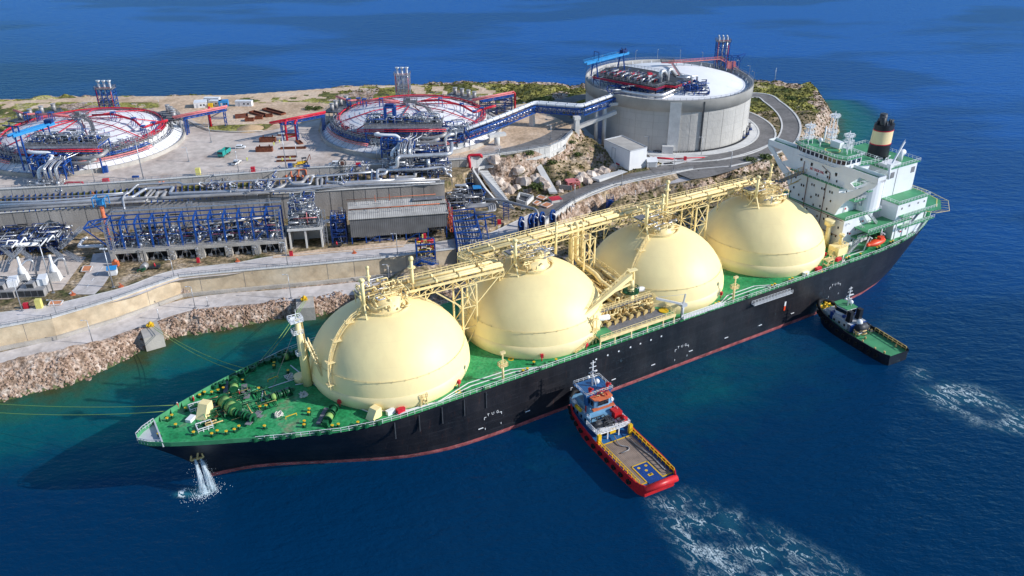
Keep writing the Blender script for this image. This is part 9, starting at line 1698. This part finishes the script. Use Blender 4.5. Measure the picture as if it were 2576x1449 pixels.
for s,dx in((0,-.2),(1,.9)):
 mb=MB()
 for i in range(120):
  u=rd.gauss(0,.13);v=rd.gauss(0,.25);w_=rd.uniform(0,.75);k=rd.uniform(.15,.4);pts=[]
  for t in(w_,w_+k*.5,min(1,w_+k)):pts.append((dx+(1.2+s*.5)*u*(.4+1.8*t)+t*1.2*s,-.2-2.4*t+v*(.3+1.6*t),9.3*(1-t*t*.75-t*.25)))
  mb.tube(pts,[.015,rd.uniform(.02,.065),.015],4)
 for i in range(160):t=rd.random()**.5;mb.sph(dx+rd.gauss(0,.5+t)+t*s,-.2-2.4*t+rd.gauss(0,.5+.5*t),max(.1,9.3*(1-t*t)),rd.uniform(.025,.07),n=4,h=3)
 ws_=mb.build('water_stream','spray',o);mb=MB();mb.tube([(dx+t*1.1*s,-.2-2.4*t,9.3*(1-t*t*.75-t*.25)+.05)for t in(0,.2,.4,.6,.8,1)],[.22,.34,.48,.62,.78,.95],14,False);mb.build('mist','mist',ws_)
mb=MB()
for i in range(620):
 a=rd.random()*6.28;r_=abs(rd.gauss(0,1.0));mb.sph(-.2+r_*2.5*math.cos(a),-2.6+r_*1.4*math.sin(a),.04,rd.uniform(.05,.26)/(1+r_*.6),rd.uniform(.03,.12),5,3,rd.uniform(.05,.2))
mb.build('splash','spray',o)
def rockmesh(seed,r=1.):
 rd=random.Random(seed);mb=MB();mb.sph(0,0,0,r,r*.75,7,5);c=[(rd.uniform(.7,1.25),rd.uniform(.7,1.2))for _ in range(64)];mb.v=[(x*c[int((x*7+y*13+z*5)*9)%64][0],y*c[int((x*3+y*5+z*11)*9)%64][1],z*c[int((x+y+z)*17)%64][0])for x,y,z in mb.v];mb.sm=[False]*len(mb.f);return mb
RK=[rockmesh(i)for i in range(5)];M['rock2']=multi('pink_grey_boulder',[(.075,.05,.035),(.33,.215,.15),(.58,.43,.35)],.8,.9,.6,2.,pos=[.36,.48,.62])
def band(n,seed,r0,r1,dmin,dmax):
 rd=random.Random(seed);out=[];cf=coast_front+coast_mid
 while len(out)<n:
  i=rd.randrange(len(cf)-1);a,b=cf[i],cf[i+1];Lg=math.dist(a[:2],b[:2])
  if rd.random()>Lg/40:continue
  t=rd.random();d=rd.uniform(dmin,dmax);nx_,ny_=-(b[1]-a[1])/Lg,(b[0]-a[0])/Lg;x,y=a[0]+(b[0]-a[0])*t+nx_*d,a[1]+(b[1]-a[1])*t+ny_*d
  if d>6 and min(math.dist((x,y),q[:2])for q in quay_road[::3])<9:continue
  if hgt(x,y)<ZQ+1.3 or d<6:out.append((x,y,hgt(x,y),rd.uniform(r0,r1)*(1 if rd.random()<.8 else 1.4),rd.random()*6.28,rd.randrange(5)))
 return out
mb=MB();rd=random.Random(3)
for x,y,z,r,a,k in band(6500,5,.14,.48,-1.5,11):s=RK[k];c_,n_=math.cos(a),math.sin(a);mb.add([(x+(p[0]*c_-p[1]*n_)*r,y+(p[0]*n_+p[1]*c_)*r,z+p[2]*r+.1*r)for p in s.v],s.f)
tag(mb.build('rock_armour','rock2'),'countless pinkish grey armour stones along the waterline','rocks',kind='stuff')
base=[m_.build('boulder','rock2')for m_ in RK];used=set()
M['rock_pale']=multi('pale_hillside_rock',[(.12,.08,.055),(.48,.38,.31),(.72,.64,.57)],.35,.9,.7,1.5,pos=[.30,.42,.58]);base2=[m_.build('boulder','rock_pale')for m_ in RK]
bl=band(60,6,.6,1.15,-1,6)
sp=[(g('G',x,y,z),r)for x,y,z,r in[(150,420,14,3.4),(210,440,13.6,3.8),(260,460,13,3.2),(320,480,12.5,3.4),(390,480,12,2.8),(180,370,15.5,3),(440,380,15,3.6),(470,420,13.8,3.4),(400,350,16,3),(620,440,12.8,3.2),(660,480,12.2,2.8),(560,400,14,2.6),(780,460,12.3,1.8),(800,490,12,1.5),(1010,360,14,3.2),(1080,330,14.5,3.4),(1150,310,14.5,3),(1050,400,13,2.6),(1210,290,14.4,3),(970,400,13.3,2.4),(1290,270,14,2.2)]]
dirs=lambda p:('left' if p[0]<-100 else 'middle' if p[0]<-20 else 'right')
for i,(x,y,z,r,a,k)in enumerate(bl+[(p[0],p[1],hgt(p[0],p[1])+.3,r,i*1.7,i%5)for i,(p,r)in enumerate(sp)]):
 bs_=base if i<len(bl)else base2;kk=k+10*(i>=len(bl));o=bs_[k]if kk not in used else bs_[k].copy()
 if kk in used:col.objects.link(o)
 used.add(kk);o.location=(x,y,z);o.rotation_euler=(.2*math.sin(i),.3*math.cos(i*2),a);o.scale=(r,r*(.8+.3*(i%3)/2),r*(.75 if i<len(bl)else 1.0))
 if i<len(bl):tag(o,'large pinkish grey boulder lying among the armour stones on the shore','boulder','large boulders on the shore')
 else:tag(o,'big pale angular boulder jutting from the hillside above the ramp road','boulder','pale boulders of the hillside')
M['leaf']=multi('bush_leaves',[(.02,.04,.012),(.06,.09,.025),(.14,.15,.05)],1.2,.9);M['bark']=mat('bark',(.12,.08,.05),.9)
def bush(lb,k,x,y,z,r,n=170,h=.8):
 b=g(k,x,y,z);b=(b[0],b[1],hgt(b[0],b[1]));o=T('bush',lb,'bush',b);rd=random.Random(int(x*7+y));mb=MB()
 for i in range(n):
  cl=rd.choice(((.0,.0),(.5,.2),(-.4,.4),(.2,-.5),(-.3,-.3)));a=rd.random()*6.28;q=rd.random()**.6*r*.75;p=Vector((cl[0]*r+q*math.cos(a),cl[1]*r+q*math.sin(a),r*h*rd.uniform(.1,1)*(1-.5*(q/r))));u=Vector((rd.gauss(0,1),rd.gauss(0,1),rd.gauss(0,.6))).normalized()*r*.17;v=u.orthogonal().normalized()*r*.13;mb.add([tuple(p-u),tuple(p+v),tuple(p+u),tuple(p-v)],[(0,1,2,3)])
 mb.build('foliage','leaf',o);mb=MB();[mb.bar((0,0,-.2),(r*.5*math.cos(a),r*.5*math.sin(a),r*h*.6),.12)for a in(0,1.5,3,4.6)];mb.build('stem','bark',o)
for a in[('dark green bush left of two on the bank above the ship bridge wing','C',2130,1195,11,2.6),('dark bush right of two on the bank above the ship bridge wing','C',2250,1190,10,2.8),('grey green bush on the headland slope behind the ring road','C',2480,640,12,3.2),('dark bush in the gully between the white boulders','G',575,500,12,2.8),('low bush on the hilltop near the pier','G',900,70,21,1.8),('low dark bush on the hill face left of centre','G',720,250,18,2.2),('low dark bush on the hill face right of centre','G',960,130,19.5,2.2),('bush beside the hillside ramp top','G',500,250,19,2.4),('bush below the concrete channel at the left','G',420,330,17,2.2),('low bush near the boulder row by the annex','G',1120,250,16,2.0),('dark bush at the sandy bank behind the middle tank trestle','B',560,600,22,2.4),('second dark bush right on the sandy bank behind the trestle','B',640,600,22,2.2)]:bush(*a)
mb=MB();rd=random.Random(12);cnt=0;M['tuft']=multi('dry_and_green_tufts',[(.05,.07,.02),(.16,.15,.05),(.36,.34,.07)],.25,.95,pos=[.4,.52,.66])
while cnt<9000:
 x,y=rd.uniform(-200,200),rd.uniform(270,560)
 if y<455 and x<-25:continue
 i,j=int((x-gx0)/st),int((y-gy0)/st)
 if not(0<=i<nx-1 and 0<=j<ny-1)or mi[j,i]>2 or Hh[j,i]<2 or(x<0 and y>300 and y<455):continue
 if min((x-q[0])**2+(y-q[1])**2 for q in quay_road[::2]+plant_road[::3]+terr_road[::3]+outer_road[::3])<36 or math.dist((x,y),T3C[:2])<56:cnt+=.2;continue
 z=hgt(x,y);s=rd.uniform(.25,.75);a=rd.random()*3.14;cnt+=1
 for b_ in(a,a+1.57):c_,n_=math.cos(b_)*s,math.sin(b_)*s;mb.add([(x-c_,y-n_,z-.1),(x+c_,y+n_,z-.1),(x+c_*.5,y+n_*.5,z+s*.9),(x-c_*.5,y-n_*.5,z+s*.8)],[(0,1,2,3)])
tag(mb.build('ground_tufts','tuft'),'dry grass and low scrub tufts scattered over the rocky ground','scrub',kind='stuff')
for r in[o for o in col.objects if o.type=='EMPTY' and not o.parent and len(o.children)==1 and not o.children[0].children]:
 c=r.children[0];loc,rot,scl=tuple(r.location),tuple(r.rotation_euler),tuple(r.scale);nm=r.name
 for k in('label','category','group','kind'):
  if k in r.keys():c[k]=r[k]
 c.parent=None;c.location=loc;c.rotation_euler=rot;c.scale=scl
 bpy.data.objects.remove(r);c.name=nm
